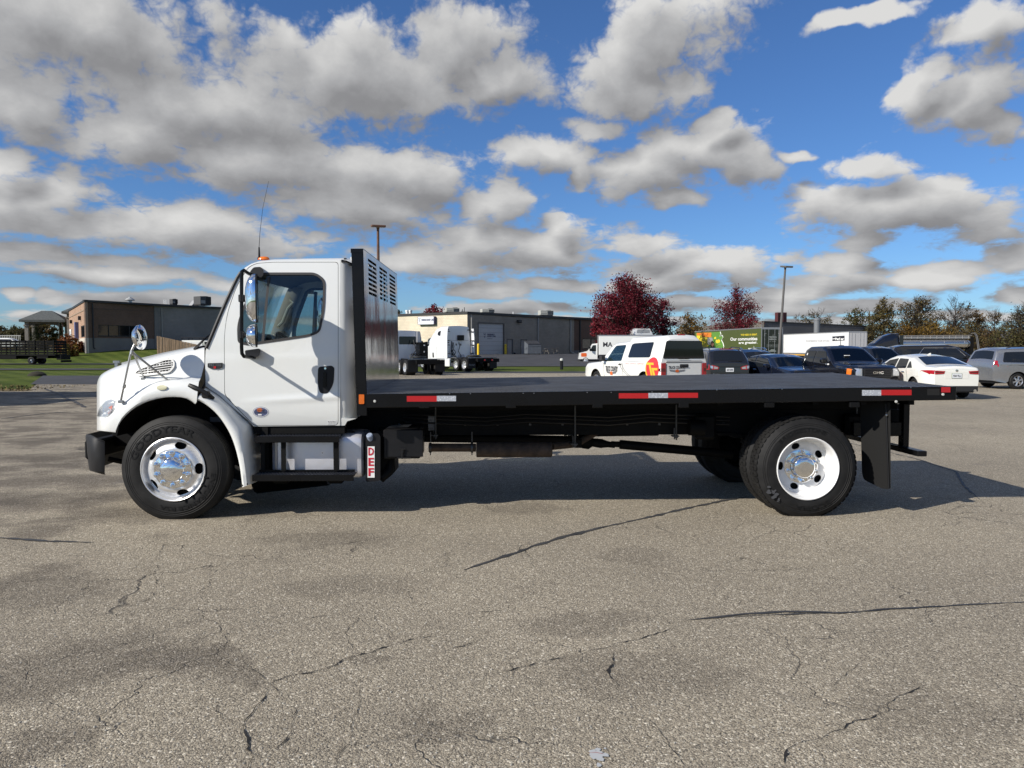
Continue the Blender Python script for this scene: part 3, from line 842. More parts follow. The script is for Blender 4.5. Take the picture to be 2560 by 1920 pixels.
mb.tube([(last[0].x + 0.3, 7.8, 0.55), (last[0].x + 0.5, 7.9, 0.48), (last[0].x + 0.6, 8.3, 0.5)], 0.03, 6)
mb.build('bumper_bracket', BLACKM, truck)

# ------------------------------------------------------------------ hood mirror, door mirrors, aerial, roof lamps
hm = MB()
mc = W(353, 843, 7.31); mn = Vector((0.997, -0.03, 0.06)).normalized()
hm.lathe([(0.032 * (1 - (k / 8) ** 2), 0.118 * k / 8) for k in range(9)] + [(-0.004, 0.122), (-0.02, 0.118), (-0.055, 0.08), (-0.07, 0.03), (-0.072, 0)], mc, mn, 28)
hmo = hm.build('hood_mirror', CHROME, truck, smooth=40)
mb = MB()
apex = W(330, 880, 7.24); head = mc - mn * 0.06
mb.tube([W(302, 1003, 7.345), apex + Vector((-0.01, 0, 0.0)), W(338, 858, 7.25), head], 0.0105, 8)
mb.tube([W(436, 965, 7.50), W(425, 955, 7.44), apex], 0.0105, 8)
mb.tube([W(360, 946, 7.555), apex + Vector((0, 0.02, 0))], 0.0095, 8)
for (x, y, yy) in ((303, 1004, 7.345), (437, 966, 7.50), (360, 947, 7.555)): mb.box(*sum([[a - d_, a + d_] for a, d_ in zip(W(x, y, yy), (0.026, 0.02, 0.014))], []), 0.006)
for (x, y, yy) in ((330, 882, 7.24), (311, 966, 7.325), (424, 954, 7.44)): mb.lathe([(-0.02, 0.012), (-0.015, 0.017), (0.015, 0.017), (0.02, 0.012)], W(x, y, yy), Vector((0.3, 0, 1)), 10)
mb.build('stay', STEEL, hmo)
def door_mirrors(side):
    T = (lambda p: p) if side == 0 else MIR
    YM = 7.14
    loop = [CW(640, 690, 0.0), W(622, 684, 7.36), W(610, 676, YM + 0.02), W(605.5, 678, YM), W(604, 690, YM), W(604, 780, YM), W(604, 870, YM), W(605, 884, YM), W(610, 891, YM + 0.03), W(622, 893, 7.36), CW(636, 894, 0.0)]
    arm = MB().tube([T(p) for p in loop], 0.0175, 10).build('mirror_arm', BLACKP, truck)
    mb = MB()
    mb.plate([round_poly([(624, 680), (634, 668), (652, 667), (659, 676), (658, 690), (644, 697), (632, 694)], 4, 3)], lambda u, v, w_: T(CW(u, v, w_)), -0.045, 0.0)
    mb.plate([round_poly([(612, 876), (648, 871), (652, 876), (648, 890), (630, 897), (614, 893)], 4, 3)], lambda u, v, w_: T(CW(u, v, w_)), -0.075, 0.0)
    for (x, y) in ((604, 746), (604, 837)): mb.lathe([(-0.035, 0.024), (-0.03, 0.030), (0.03, 0.030), (0.035, 0.024)], T(W(x, y, YM)), (0, 0, 1), 12)
    for (x, y) in ((608, 746), (608, 837)): mb.box(*sum([[a - d_, a + d_] for a, d_ in zip(T(W(x + 6, y, YM)), (0.03, 0.02, 0.018))], []), 0.006)
    mb.build('mirror_bracket', BLACKT, arm)
    for (name, cx, cy, hx, hz, hy) in (('wide_mirror', 640, 746, 28, 0.232, 0.150), ('convex_mirror', 639, 839, 25, 0.112, 0.140)):
        c = W(cx, cy, YM - 0.02); dx = hx / 257.0; mn_ = Vector((0.965, 0.262, 0)); ms_ = Vector((-0.262, 0.965, 0)); mx_ = T(mn_) - T(Vector((0, 0, 0)))
        mb = MB(); rows = []
        for i in range(9):
            t = i / 8 * pi / 2; k = cos(t); row = []
            for a in range(24):
                th = 2 * pi * a / 24
                e = 0.62 if name == 'wide_mirror' else 1.0
                cu_, su_ = cos(th), sin(th)
                pu = math.copysign(abs(cu_) ** e, cu_); pz = math.copysign(abs(su_) ** e, su_)
                row.append(T(c + mn_ * (-dx * 0.92 * sin(t)) + ms_ * (hy * pu * k ** 0.8) + Vector((0, 0, hz * pz * k ** 0.8))))
            rows.append(row)
        mb.grid(rows, close_u=True)
        sh_ = mb.build(name, CHROME, truck, smooth=60)
        mb = MB(); rim = [T(c + Vector((0.012, (p - T(c)).y * (1 if True else 1), (p - T(c)).z))) if False else (p + mx_ * 0.014) for p in rows[0]]
        mb.grid([rows[0], rim], close_u=True)
        mb.build('mirror_rim', BLACKT, sh_)
        mb = MB(); mb.add([p + mx_ * 0.010 for p in rows[0]], [tuple(range(24))]); mb.build('mirror_glass', CHROME, sh_)
door_mirrors(0); door_mirrors(1)
an = MB(); ab = W(648, 642, 7.85)
an.tube([ab, ab + Vector((0.0, 0, 0.10))], [0.012, 0.008], 8)
an.tube([ab + Vector((0, 0, 0.10)), W(650, 580, 7.85), W(657, 520, 7.85), W(671.5, 453, 7.85)], [0.0032, 0.0024, 0.002, 0.0016], 6)
an.lathe([(0, 0), (0, 0.022), (0.02, 0.02), (0.03, 0.006)], ab - Vector((0, 0, 0.03)), (0, 0, 1), 10)
an.build('aerial', BLACKT, truck)
for yy in (7.83, 8.25, YC, 2 * YC - 8.25, 2 * YC - 7.83):
    mb = MB(); base = W(659, 648, yy); base.z = 2.64 if False else W(659, 648, 7.83).z
    rows = []
    for i in range(6):
        t = i / 5 * pi / 2
        rows.append([base + Vector((0.062 * cos(a) * cos(t) ** 0.7 + 0.006 * sin(t), 0.04 * sin(a) * cos(t) ** 0.7, -0.006 + 0.034 * sin(t))) for a in [2 * pi * k / 16 for k in range(16)]])
    mb.grid(rows, close_u=True).build('roof_lamp', AMBER, truck, smooth=60)

# ------------------------------------------------------------------ wheels
def tyre_mesh(mb, o, ax, r, w_, ri, ribs):
    pr = [(0.030, ri - 0.012), (0.012, ri), (0.004, ri + 0.02), (-0.001, ri + 0.05), (0.000, r - 0.118), (0.004, r - 0.100), (0.002, r - 0.096), (0.006, r - 0.088), (0.011, r - 0.078), (0.008, r - 0.074), (0.011, r - 0.066), (0.014, r - 0.060), (0.011, r - 0.056), (0.018, r - 0.045), (0.030, r - 0.018), (0.042, r - 0.003)]
    if ribs:
        n = 5; step = (w_ - 0.084) / n
        for k in range(n):
            x = 0.042 + k * step
            pr += [(x + 0.004, r), (x + step - 0.007, r)]
            if k < n - 1: pr += [(x + step - 0.006, r - 0.011), (x + step + 0.002, r - 0.011)]
    else: pr += [(0.05, r - 0.002), (w_ - 0.05, r - 0.002)]
    half = pr[:16]
    pr += [(w_ - h, rr_) for h, rr_ in reversed(half)]
    mb.lathe(pr, o, ax, 72)
def arc_text(mb, txt, o, r, h, a_mid, a_span, off=0.0, bold=0.01):
    """lettering round a tyre wall that faces -Y; angles counter-clockwise as seen from the camera, 90 deg up"""
    def fn(u, v):
        a = a_mid + a_span * (0.5 - u); rr_ = r + h * v
        return o + Vector((rr_ * cos(a), -off, rr_ * sin(a)))
    vs, fs, asp = text_mesh(txt, 2, bold)
    mb.add([fn(u, v) for u, v in vs], fs)

def front_wheel(o, ydir, near=True):
    """o: centre of the outer face; ydir points outboard"""
    ax = Vector((0, -ydir, 0)); w = []
    mb = MB(); tyre_mesh(mb, o, ax, 0.527, 0.28, 0.312, True)
    t = mb.build('front_wheel', RUBBER, truck, smooth=35)
    def P(u, v, d): return o + Vector((u, ydir * d, v))
    # rim flange and dished disc with hand holes
    mb = MB()
    mb.lathe([(0.03, 0.300), (-0.006, 0.306), (-0.010, 0.313), (-0.006, 0.320), (0.004, 0.318), (0.02, 0.31)], o, ax, 56)
    mb.lathe([(-0.006, 0.306), (0.006, 0.300), (0.030, 0.292), (0.055, 0.285), (0.058, 0.270)], o, ax, 56)
    holes = [ellipse(0.246 * cos(a), 0.246 * sin(a), 0.034, 0.056, 18, a) for a in [2 * pi * k / 5 + 0.02 for k in range(5)]]
    def disc(u, v, w_):
        r_ = sqrt(u * u + v * v)
        return P(u, v, interp(r_, [(0, -0.005), (0.17, 0.000), (0.20, 0.008), (0.225, 0.004), (0.25, -0.014), (0.272, -0.044), (0.285, -0.056)]) - w_)
    cuts = [(ax_, k) for ax_ in 'uv' for k in [-0.26, -0.23, -0.2, -0.17, -0.13, -0.08, 0, 0.08, 0.13, 0.17, 0.2, 0.23, 0.26]]
    mb.plate([ellipse(0, 0, 0.284, 0.284, 64)] + holes, disc, 0.0, 0.012, cuts)
    mb.build('rim', ALU, t, smooth=40)
    mb = MB(); mb.lathe([(0.07, 0.30), (0.075, 0.12), (0.08, 0)], o, ax, 40); mb.lathe([(0.06, 0.29), (0.2, 0.28), (0.24, 0.28)], o, ax, 40)
    mb.build('brake_drum', BLACKM, t)
    mb = MB()
    mb.lathe([(-0.002, 0.190), (-0.010, 0.187), (-0.014, 0.17), (-0.018, 0.135), (-0.022, 0.125), (-0.045, 0.120), (-0.062, 0.10), (-0.074, 0.06), (-0.078, 0)], o, ax, 48)
    mb.build('hub_cover', CHROME, t, smooth=60)
    nut = None
    for k in range(10):
        a = 2 * pi * k / 10 + pi / 2
        c = P(0.162 * cos(a), 0.162 * sin(a), 0.012)
        if nut is None:
            mb = MB(); mb.lathe([(0, 0.030), (-0.006, 0.029), (-0.008, 0.022), (-0.034, 0.020), (-0.042, 0.014), (-0.046, 0)], (0, 0, 0), ax, 6)
            mb.lathe([(0, 0.033), (-0.007, 0.031), (-0.009, 0.02)], (0, 0, 0), ax, 14)
            nut = mb.build('lug_nut', CHROME, t, smooth=20)
            nut.matrix_parent_inverse = Matrix.Identity(4)
            nut.location = c
        else:
            n2 = nut.copy(); COL.objects.link(n2); n2.location = c
    if near:
        mb = MB()
        arc_text(mb, 'GOODYEAR', o, 0.365, 0.072, radians(112), radians(108), 0.0040, 0.02); mb.build('lettering', RUBTXT, t, smooth=0); mb = MB()
        arc_text(mb, 'ENDURANCE RSA', o, 0.375, 0.042, radians(-58), radians(105), 0.0040, 0.012); mb.build('lettering', RUBTXT, t, smooth=0)
        for k in range(5):
            mb = MB()
            a = radians(-14 - k * 14)
            c0 = o + Vector((0.315 * cos(a), -0.004, 0.315 * sin(a))); c1 = o + Vector((0.352 * cos(a), -0.003, 0.352 * sin(a)))
            mb.tube([c0, c1], [0.013, 0.009], 6); mb.build('sidewall_bar', RUBTXT, t, smooth=0)
    return t
fw_c = W(432.7, 1173, 7.36)
def fix_c(p, yy): return Vector((p.x, yy, 0.506))
front_wheel(fix_c(fw_c, 7.36), -1)
front_wheel(fix_c(fw_c, 2 * YC - 7.36), 1, False)
MB().cyl((fw_c.x, 7.65, 0.52), (fw_c.x, 2 * YC - 7.65, 0.52), 0.055, 10).build('front_axle', BLACKM, truck)
for y in (8.0, 2 * YC - 8.0):
    mb = MB()
    mb.box(fw_c.x - 0.7, fw_c.x + 0.75, y - 0.04, y + 0.04, 0.60, 0.66, 0.01); mb.box(fw_c.x - 0.12, fw_c.x + 0.12, y - 0.07, y + 0.07, 0.5, 0.72, 0.02)
    mb.build('leaf_spring', BLACKM, truck)

def tread_blocks(mb, o, ax, r, w_, n=54):
    ax = Vector(ax)
    for row in range(4):
        for k in range(n):
            a = 2 * pi * (k + (0.5 if row % 2 else 0)) / n
            y0 = 0.030 + row * (w_ - 0.06) / 4 + 0.004; y1 = 0.030 + (row + 1) * (w_ - 0.06) / 4 - 0.004
            da = 2 * pi / n * 0.42; sk = 0.006 if row % 2 else -0.006
            def pt(an, y, rr_): return o + ax * y + Vector((cos(an), 0, sin(an))) * rr_
            r0, r1 = r - 0.012, r
            if row in (0, 3): e0 = (0.012 if row == 0 else 0.0); e1 = (0.012 if row == 3 else 0.0)
            else: e0 = e1 = 0
            ring = [(a - da, y0), (a, y0 + sk), (a + da, y0), (a + da, y1), (a, y1 + sk), (a - da, y1)]
            vs = [pt(an, y, r0) for an, y in ring] + [pt(an, y, r1 - (e0 if y < (y0 + y1) / 2 else e1)) for an, y in ring]
            mb.add(vs, [(6, 7, 8, 9, 10, 11)] + [(i, (i + 1) % 6, 6 + (i + 1) % 6, 6 + i) for i in range(6)])
def rear_wheel(o, ydir, outer=True, near=True):
    ax = Vector((0, -ydir, 0))
    mb = MB(); tyre_mesh(mb, o, ax, 0.512, 0.27, 0.312, False)
    t = mb.build('rear_wheel', RUBBER, truck, smooth=35)
    if near:
        mb = MB(); tread_blocks(mb, o, ax, 0.525, 0.27); tb = mb.build('tread_blocks', RUBBER, t, smooth=0); tb['kind'] = 'stuff'
    else:
        mb = MB(); tyre_mesh(mb, o + ax * 0.012, ax, 0.525, 0.246, 0.42, True); mb.build('tread', RUBBER, t)
    if not outer: return t
    def P(u, v, d): return o + Vector((u, ydir * d, v))
    mb = MB()
    mb.lathe([(0.03, 0.312), (0.004, 0.318), (-0.006, 0.320), (-0.010, 0.313), (-0.006, 0.306), (0.006, 0.300), (0.030, 0.292), (0.060, 0.287), (0.12, 0.283), (0.155, 0.272), (0.166, 0.262)], o, ax, 64)
    hz = [0.61 + 2 * pi * k / 5 for k in range(5)]
    holes = [ellipse(0.217 * cos(a), 0.217 * sin(a), 0.033, 0.044, 18, a) for a in hz]
    def disc(u, v, w_):
        r_ = sqrt(u * u + v * v)
        return P(u, v, -interp(r_, [(0, 0.178), (0.165, 0.178), (0.18, 0.170), (0.235, 0.160), (0.265, 0.168)]) - w_)
    cuts = [(a_, k) for a_ in 'uv' for k in [-0.23, -0.2, -0.17, -0.13, -0.08, 0, 0.08, 0.13, 0.17, 0.2, 0.23]]
    mb.plate([ellipse(0, 0, 0.264, 0.264, 64)] + holes, disc, 0.0, 0.012, cuts)
    mb.build('rim', WHEELW, t, smooth=40)
    mb = MB()
    mb.lathe([(0.176, 0.176), (0.170, 0.174), (0.168, 0.165), (0.166, 0.115)], o, ax, 48)
    mb.lathe([(0.17, 0.112), (0.085, 0.108), (0.076, 0.104)], o, ax, 48)
    mb.build('hub', CHROME, t, smooth=40)
    mb = MB(); mb.lathe([(0.076, 0.106), (0.070, 0.100), (0.066, 0.06), (0.064, 0)], o, ax, 48); mb.build('hub_cap', CHROME, t, smooth=60)
    mb = MB(); mb.lathe([(0.21, 0.28), (0.20, 0)], o, ax, 40); mb.build('brake_drum', BLACKM, t)
    nut = None
    for k in range(10):
        a = 2 * pi * k / 10 + 0.31
        c = P(0.146 * cos(a), 0.146 * sin(a), -0.168)
        if nut is None:
            mb = MB(); mb.lathe([(0, 0.025), (-0.006, 0.024), (-0.008, 0.0205), (-0.052, 0.019), (-0.060, 0.013), (-0.063, 0)], (0, 0, 0), ax, 6)
            nut = mb.build('lug_nut', CHROME, t, smooth=20); nut.matrix_parent_inverse = Matrix.Identity(4); nut.location = c
        else:
            n2 = nut.copy(); COL.objects.link(n2); n2.location = c
    if near:
        mb = MB()
        arc_text(mb, 'BRIDGESTONE', o, 0.372, 0.046, radians(100), radians(76), 0.0036, 0.012); mb.build('lettering', RUBTXT, t, smooth=0); mb = MB()
        arc_text(mb, 'ECOPIA', o, 0.38, 0.042, radians(-82), radians(52), 0.0036, 0.012)
        mb.build('lettering', RUBTXT, t, smooth=0)
        mb = MB(); r = random.Random(12)
        for k in range(16):
            a = radians(218 + r.gauss(0, 9)); q_ = 0.43 + r.gauss(0, 0.022); cx_, cz_, n_ = q_ * cos(a), q_ * sin(a), 7; sz = 0.006 + 0.016 * r.random()
            mb.add([o + Vector((cx_ + sz * 1.6 * cos(b_) * r.uniform(0.5, 1.2), -0.0075 - 0.0001 * k, cz_ + sz * sin(b_) * r.uniform(0.4, 1.2))) for b_ in [2 * pi * i / n_ for i in range(n_)]], [tuple(range(n_))])
        mb.build('chalk_smear', mat('chalk_grey', (0.055, 0.057, 0.062), 0.9), t, smooth=0)['kind'] = 'stuff'
    return t
rw_c = W(2020, 1176, 7.34)
RX = rw_c.x
for (yy, yd, ou, ne) in ((7.34, -1, True, True), (7.67, -1, False, True), (2 * YC - 7.34, 1, True, False), (2 * YC - 7.67, 1, False, False)):
    rear_wheel(Vector((RX, yy, 0.492)), yd, ou, ne)
mb = MB()
mb.cyl((RX, 7.7, 0.52), (RX, 2 * YC - 7.7, 0.52), 0.09, 14)
mb.lathe([(-0.26, 0.06), (-0.22, 0.14), (-0.1, 0.2), (0.08, 0.22), (0.16, 0.19), (0.2, 0.1), (0.2, 0)], (RX, YC, 0.54), (1, 0, 0), 20)
mb.build('rear_axle', BLACKM, truck)
for y in (8.12, 2 * YC - 8.12):
    mb = MB()
    pts = [(RX + x, y, 0.70 + 0.09 * (x / 0.8) ** 2) for x in (-0.8, -0.5, -0.2, 0, 0.2, 0.5, 0.8)]
    for k in range(5):
        s_ = 1 - k * 0.16
        for a, b_ in zip(pts, pts[1:]):
            mb.box(RX + (a[0] - RX) * s_, RX + (b_[0] - RX) * s_, y - 0.045, y + 0.045, (a[2] + b_[2]) / 2 - k * 0.014 - 0.006, (a[2] + b_[2]) / 2 - k * 0.014 + 0.006)
    mb.box(RX - 0.95, RX - 0.72, y - 0.08, y + 0.08, 0.70, 0.98, 0.03); mb.box(RX + 0.72, RX + 0.95, y - 0.08, y + 0.08, 0.74, 0.98, 0.03)
    mb.build('leaf_spring', BLACKM, truck)
MB().cyl((RX - 0.3, 7.98, 0.78), (RX - 0.05, 7.98, 0.78), 0.09, 14).build('air_can', BLACKM, truck)
at_ = MB().cyl(W(1480, 1062, 8.75), W(1650, 1060, 8.75), 0.14, 18, bev=0.03).build('air_tank', BLACKM, truck)
for k, (y_, z_) in enumerate(((8.10, 0.985), (8.11, 0.945), (8.10, 0.90))):
    pts = [Vector((-1.0 + q * 0.45, y_ - 0.01 * (q % 2), z_ - 0.018 * ((q * 7 + k * 3) % 3))) for q in range(9)]
    MB().tube(pts, 0.011, 5).build('air_hose', mat('hose_black', (0.012, 0.012, 0.013), 0.5), truck)
for q in range(11):
    MB().box(-1.05 + q * 0.36 - 0.014, -1.05 + q * 0.36 + 0.014, 8.155, 8.17, 0.85, 0.878, 0.004).build('frame_bolt', mat('bolt_steel', (0.10, 0.10, 0.10), 0.5, 0.8), truck)
for q in range(6):
    MB().box(-0.7 + q * 0.86 - 0.05, -0.7 + q * 0.86 + 0.05, YD - 0.001, YD + 0.03, 1.115, 1.165, 0.004).build('stake_pocket', BLACKP, truck)
MB().cyl(W(1722, 1068, 8.05), W(1760, 1070, 8.05), 0.09, 14).build('air_can', BLACKM, truck)

# ------------------------------------------------------------------ chassis and what hangs from it
mb = MB()
for y in (8.17, 2 * YC - 8.17):
    a = W(600, 1088, y); b_ = W(2250, 1085, y)
    mb.box(a.x, b_.x, y - 0.004, y + 0.004, 0.745, 1.02); mb.box(a.x, b_.x, y, y + (0.09 if y < YC else -0.09), 0.745, 0.753); mb.box(a.x, b_.x, y, y + (0.09 if y < YC else -0.09), 1.012, 1.02)
for k in range(9):
    x = -2.6 + k * 0.85
    mb.box(x - 0.04, x + 0.04, 8.18, 2 * YC - 8.18, 0.80, 0.99)
mb.build('chassis_rail', BLACKM, truck)
for y in (8.15, 2 * YC - 8.15):
    MB().box(W(915, 1030, y).x, W(2240, 1030, y).x, y - 0.03, y + 0.03, 1.025, 1.14, 0.004).build('bed_sill', BLACKM, truck)
for k in range(12):
    x = -1.15 + k * 0.49
    MB().box(x - 0.03, x + 0.03, 7.42, 2 * YC - 7.42, 1.13, 1.20).build('cross_member', BLACKM, truck)
ub = mat('bolt_steel', (0.10, 0.10, 0.10), 0.5, 0.8)
for (px, y0, y1) in ((1089, 1018, 1098), (1438, 1014, 1120), (1691, 1012, 1100), (2142, 1003, 1085)):
    for far in (0, 1):
        mb = MB(); T = (lambda p: p) if not far else MIR
        mb.tube([T(W(px, y0, 8.08)), T(W(px, y1, 8.08))], 0.009, 6); mb.tube([T(W(px - 5, y1 - 30, 8.10)), T(W(px - 5, y1 - 2, 8.10))], 0.008, 6)
        p = T(W(px - 2, y1 - 10, 8.09)); mb.box(p.x - 0.04, p.x + 0.035, p.y - 0.03, p.y + 0.06, p.z - 0.006, p.z + 0.006); mb.box(p.x - 0.005, p.x + 0.025, p.y - 0.012, p.y + 0.012, p.z - 0.022, p.z - 0.006)
        mb.build('u_bolt', ub, truck)
mb = MB()
mb.tube([W(900, 1092, YC), W(1190, 1096, YC), W(1395, 1100, YC), W(1432, 1101, YC)], 0.052, 12)
mb.lathe([(0, 0.05), (0.03, 0.075), (0.1, 0.085), (0.16, 0.085), (0.2, 0.05), (0.3, 0.055), (0.36, 0.04), (0.40, 0.035), (0.46, 0.035)], W(1440, 1101, YC), W(1530, 1112, YC) - W(1440, 1101, YC), 12)
mb.tube([W(1528, 1110, YC), W(1548, 1111, YC), W(1550, 1111, YC), W(1735, 1127, YC), W(1830, 1136, YC)], [0.035, 0.035, 0.054, 0.054, 0.054], 12)
mb.box(*sum([[a - d_, a + d_] for a, d_ in zip(W(1436, 1098, YC), (0.04, 0.4, 0.05))], []), 0.01)
mb.build('drive_shaft', BLACKM, truck)
mb = MB(); a = W(1191, 1124, 8.0); b_ = W(1380, 1124, 8.0)
mb.cyl(a, b_, 0.083, 22, bev=0.008)
for t in (0.28, 0.55, 0.82): mb.lathe([(-0.006, 0.0835), (-0.003, 0.086), (0.003, 0.086), (0.006, 0.0835)], a.lerp(b_, t), b_ - a, 22)
ex = mb.build('muffler', RUSTY, truck)
mb = MB(); mb.tube([W(1072, 1119, 8.0), W(1190, 1119, 8.0)], 0.045, 12); mb.build('exhaust_pipe', RUSTY, ex); mb = MB(); mb.tube([W(1380, 1116, 8.0), W(1440, 1110, 8.25), W(1500, 1075, 8.4)], 0.04, 10)
mb.build('exhaust_pipe', RUSTY, ex)
for x in (1180, 1076): mb = MB(); mb.lathe([(-0.012, 0.055), (0.012, 0.055)], W(x, 1119, 8.0), (1, 0, 0), 14); mb.tube([W(x, 1105, 8.0), W(x, 1080, 8.0)], 0.008, 6); mb.tube([W(x, 1130, 8.0), W(x, 1138, 8.0)], 0.006, 6); mb.build('pipe_clamp', ub, ex)

# battery box, tank, steps
bb = MB().box(W(958, 1110, 7.62).x, W(1050, 1110, 7.62).x, 7.62, 8.10, W(958, 1147, 7.62).z, W(958, 1074, 7.62).z, 0.012).build('battery_box', mat('box_black', (0.009, 0.009, 0.010), 0.42, spec=0.3, vary=0.3, vscale=3, bump=0.001, bscale=25), truck)
mb = MB(); mb.box(W(957, 0, 7.61).x, W(1051, 0, 7.61).x, 7.605, 7.62, W(0, 1146, 7.6).z, W(0, 1078, 7.6).z, 0.004); mb.build('cover', MATS['box_black'], bb)
mb = MB(); p = W(1006, 1128, 7.59); mb.box(p.x - 0.015, p.x + 0.015, 7.585, 7.605, p.z - 0.02, p.z + 0.02, 0.004); mb.tube([p + Vector((-0.03, 0, 0.02)), p + Vector((0.03, 0, 0.02))], 0.007, 6); mb.tube([p, W(1006, 1147, 7.59)], 0.008, 6); mb.box(W(985, 0, 7.6).x, W(1020, 0, 7.6).x, 7.57, 7.61, W(0, 1149, 7.6).z, W(0, 1146, 7.6).z); mb.build('latch', BLACKT, bb)
MB().plate([[(965, 1070), (980, 1063), (1030, 1061), (1020, 1068)]], lambda u, v, w_: W(u, v, 7.75 + w_), 0, 0.3).build('battery_cable_cover', BLACKT, bb)
MB().box(W(1070, 1050, 8.1).x, W(1087, 1050, 8.1).x, 8.09, 8.16, W(0, 1079, 8.1).z, W(0, 1041, 8.1).z, 0.004).build('label_plate', mat('faded_label', (0.13, 0.13, 0.13), 0.6, vary=0.4, vscale=40), truck)
dt = MB()
dt.plate([round_poly([(914, 1092), (921, 1084), (945, 1083), (951, 1090), (951, 1202), (914, 1205)], [3, 5, 5, 4, 6, 6], 4)], lambda u, v, w_: W(u, v, 7.56 + w_), 0.0, 0.42)
dt = dt.build('fluid_tank', BLACKT, truck)
MB().plate([rect(919, 1116, 936.5, 1194)], lambda u, v, w_: W(u, v, 7.556 + w_), -0.0015, 0.004).build('label', LABELW, dt)
mb = MB()
for (ch, y0, y1) in (('D', 1119, 1138.5), ('E', 1144.5, 1165), ('F', 1170, 1190)):
    lettering(mb, ch, lambda u, v, y0=y0, y1=y1: W(920.8 + 14 * u, y1 + (y0 - y1) * v, 7.5515), 0.03)
mb.build('lettering', REDLET, dt, smooth=0)
mb = MB(); p = W(928, 1097, 7.60); mb.cyl(p + Vector((0, 0, -0.02)), p + Vector((-0.01, -0.05, 0.05)), 0.034, 16, bev=0.008); mb.build('filler_cap', mat('cap_blue', (0.28, 0.33, 0.42), 0.35), dt)
mb = MB(); mb.box(W(915, 0, 7.7).x, W(975, 0, 7.7).x, 7.75, 8.15, W(0, 1195, 7.8).z, W(0, 1080, 7.8).z, 0.05); mb.tube([W(951, 1196, 7.7), W(972, 1180, 7.75), W(976, 1150, 7.8)], 0.05, 10); mb.build('tank_bracket', BLACKM, dt)
tk = MB(); x0, x1 = W(661, 0, 7.60).x, W(896, 0, 7.60).x
zb_, zt_ = W(0, 1200, 7.62).z, W(0, 1086, 7.62).z
sec = round_poly([(7.60, zb_), (8.14, zb_), (8.14, zt_), (7.60, zt_)], [0.09, 0.09, 0.09, 0.10], 6)
cy_, cz_ = 7.87, (zb_ + zt_) / 2
rings = []
for (x, k) in ((x0, 0.90), (x0 + 0.015, 0.97), (x0 + 0.04, 1.0), (x1 - 0.05, 1.0), (x1 - 0.018, 0.97), (x1, 0.88)):
    rings.append([Vector((x, cy_ + (u - cy_) * k, cz_ + (v - cz_) * k)) for u, v in sec])
tko = tk.loft(rings).build('fuel_tank', TANKM, truck, smooth=35)
mb = MB(); p = W(879, 1091, 7.72); mb.cyl(p, p + Vector((0, -0.02, 0.045)), 0.043, 18, bev=0.008); mb.cyl(p - Vector((0, 0, 0.03)), p, 0.034, 14); mb.build('filler_cap', STEEL, tko)
mb = MB()
for x in (690, 840): mb.tube([W(x, 1200, 7.70), W(x, 1195, 7.595), W(x, 1150, 7.592), W(x, 1095, 7.595), W(x, 1085, 7.70)], 0.012, 6)
mb.build('tank_strap', STEEL, tko)
# serrated step treads
def step(px0, px1, pya, pyb, y0, y1, name):
    z_t = W(px0, pya, y1).z; z_f = W(px0, pyb, y0).z
    xa, xb = W(px0, pyb, y0).x, W(px1, pyb, y0).x
    zt2 = W(px0, (pya + pyb) / 2 + 2, y0).z
    st = MB().box(xa, xb, y0, y0 + 0.012, zt2 - 0.062, zt2 + 0.002, 0.003)
    st.box(xa, xb, y0 + 0.012, y1, zt2 - 0.012, zt2 - 0.002)
    st.box(xa + 0.02, xb - 0.02, y1 - 0.012, y1, zt2 - 0.04, zt2 + 0.025)
    so_ = st.build(name, BLACKP, truck)
    mb = MB(); nx = int((xb - xa) / 0.034)
    for i in range(nx):
        for j in range(5):
            x = xa + 0.03 + i * 0.034 + (0.017 if j % 2 else 0); y = y0 + 0.028 + j * 0.030
            mb.lathe([(0, 0.010), (0.006, 0.0075), (0.007, 0.005), (0.002, 0.003)], (x, y, zt2 - 0.002), (0, 0, 1), 5)
    g_ = mb.build('step_grip', mat('step_grip', (0.030, 0.030, 0.032), 0.28, 0.6), so_); g_['kind'] = 'stuff'
    return zt2
zu = step(637, 848, 1083, 1096, 7.44, 7.60, 'step')
zl = step(630, 884, 1176, 1196, 7.38, 7.56, 'step')
mb = MB()
for (a, b_) in ((651, 662), (702, 715), (833, 847)):
    mb.plate([[(a, 1096), (b_, 1096), (b_ + 0.5, 1176), (a + 1, 1176)]], lambda u, v, w_: W(u, v, 7.50 + w_), 0.0, 0.03)
mb.box(W(634, 1075, 7.6).x, W(862, 1075, 7.6).x, 7.585, 7.7, W(0, 1086, 7.6).z, W(0, 1066, 7.6).z)
mb.box(W(640, 0, 7.6).x, W(655, 0, 7.6).x, 7.57, 7.7, W(0, 1200, 7.6).z, W(0, 1066, 7.6).z)
mb.build('step_frame', BLACKM, truck)
mb = MB()
for x in (690, 830): mb.box(W(x, 0, 7.8).x - 0.08, W(x, 0, 7.8).x + 0.08, 7.7, 8.1, zb_ - 0.07, zb_ - 0.005, 0.02)
mb.build('tank_bracket', BLACKM, truck)
mb = MB(); mb.box(W(560, 0, 8.2).x, W(905, 0, 8.2).x, 8.25, 2 * YC - 8.25, 0.55, 0.95, 0.06); mb.cyl(W(640, 1190, 8.5), W(820, 1170, 8.5), 0.2, 14); mb.build('gearbox', BLACKM, truck)

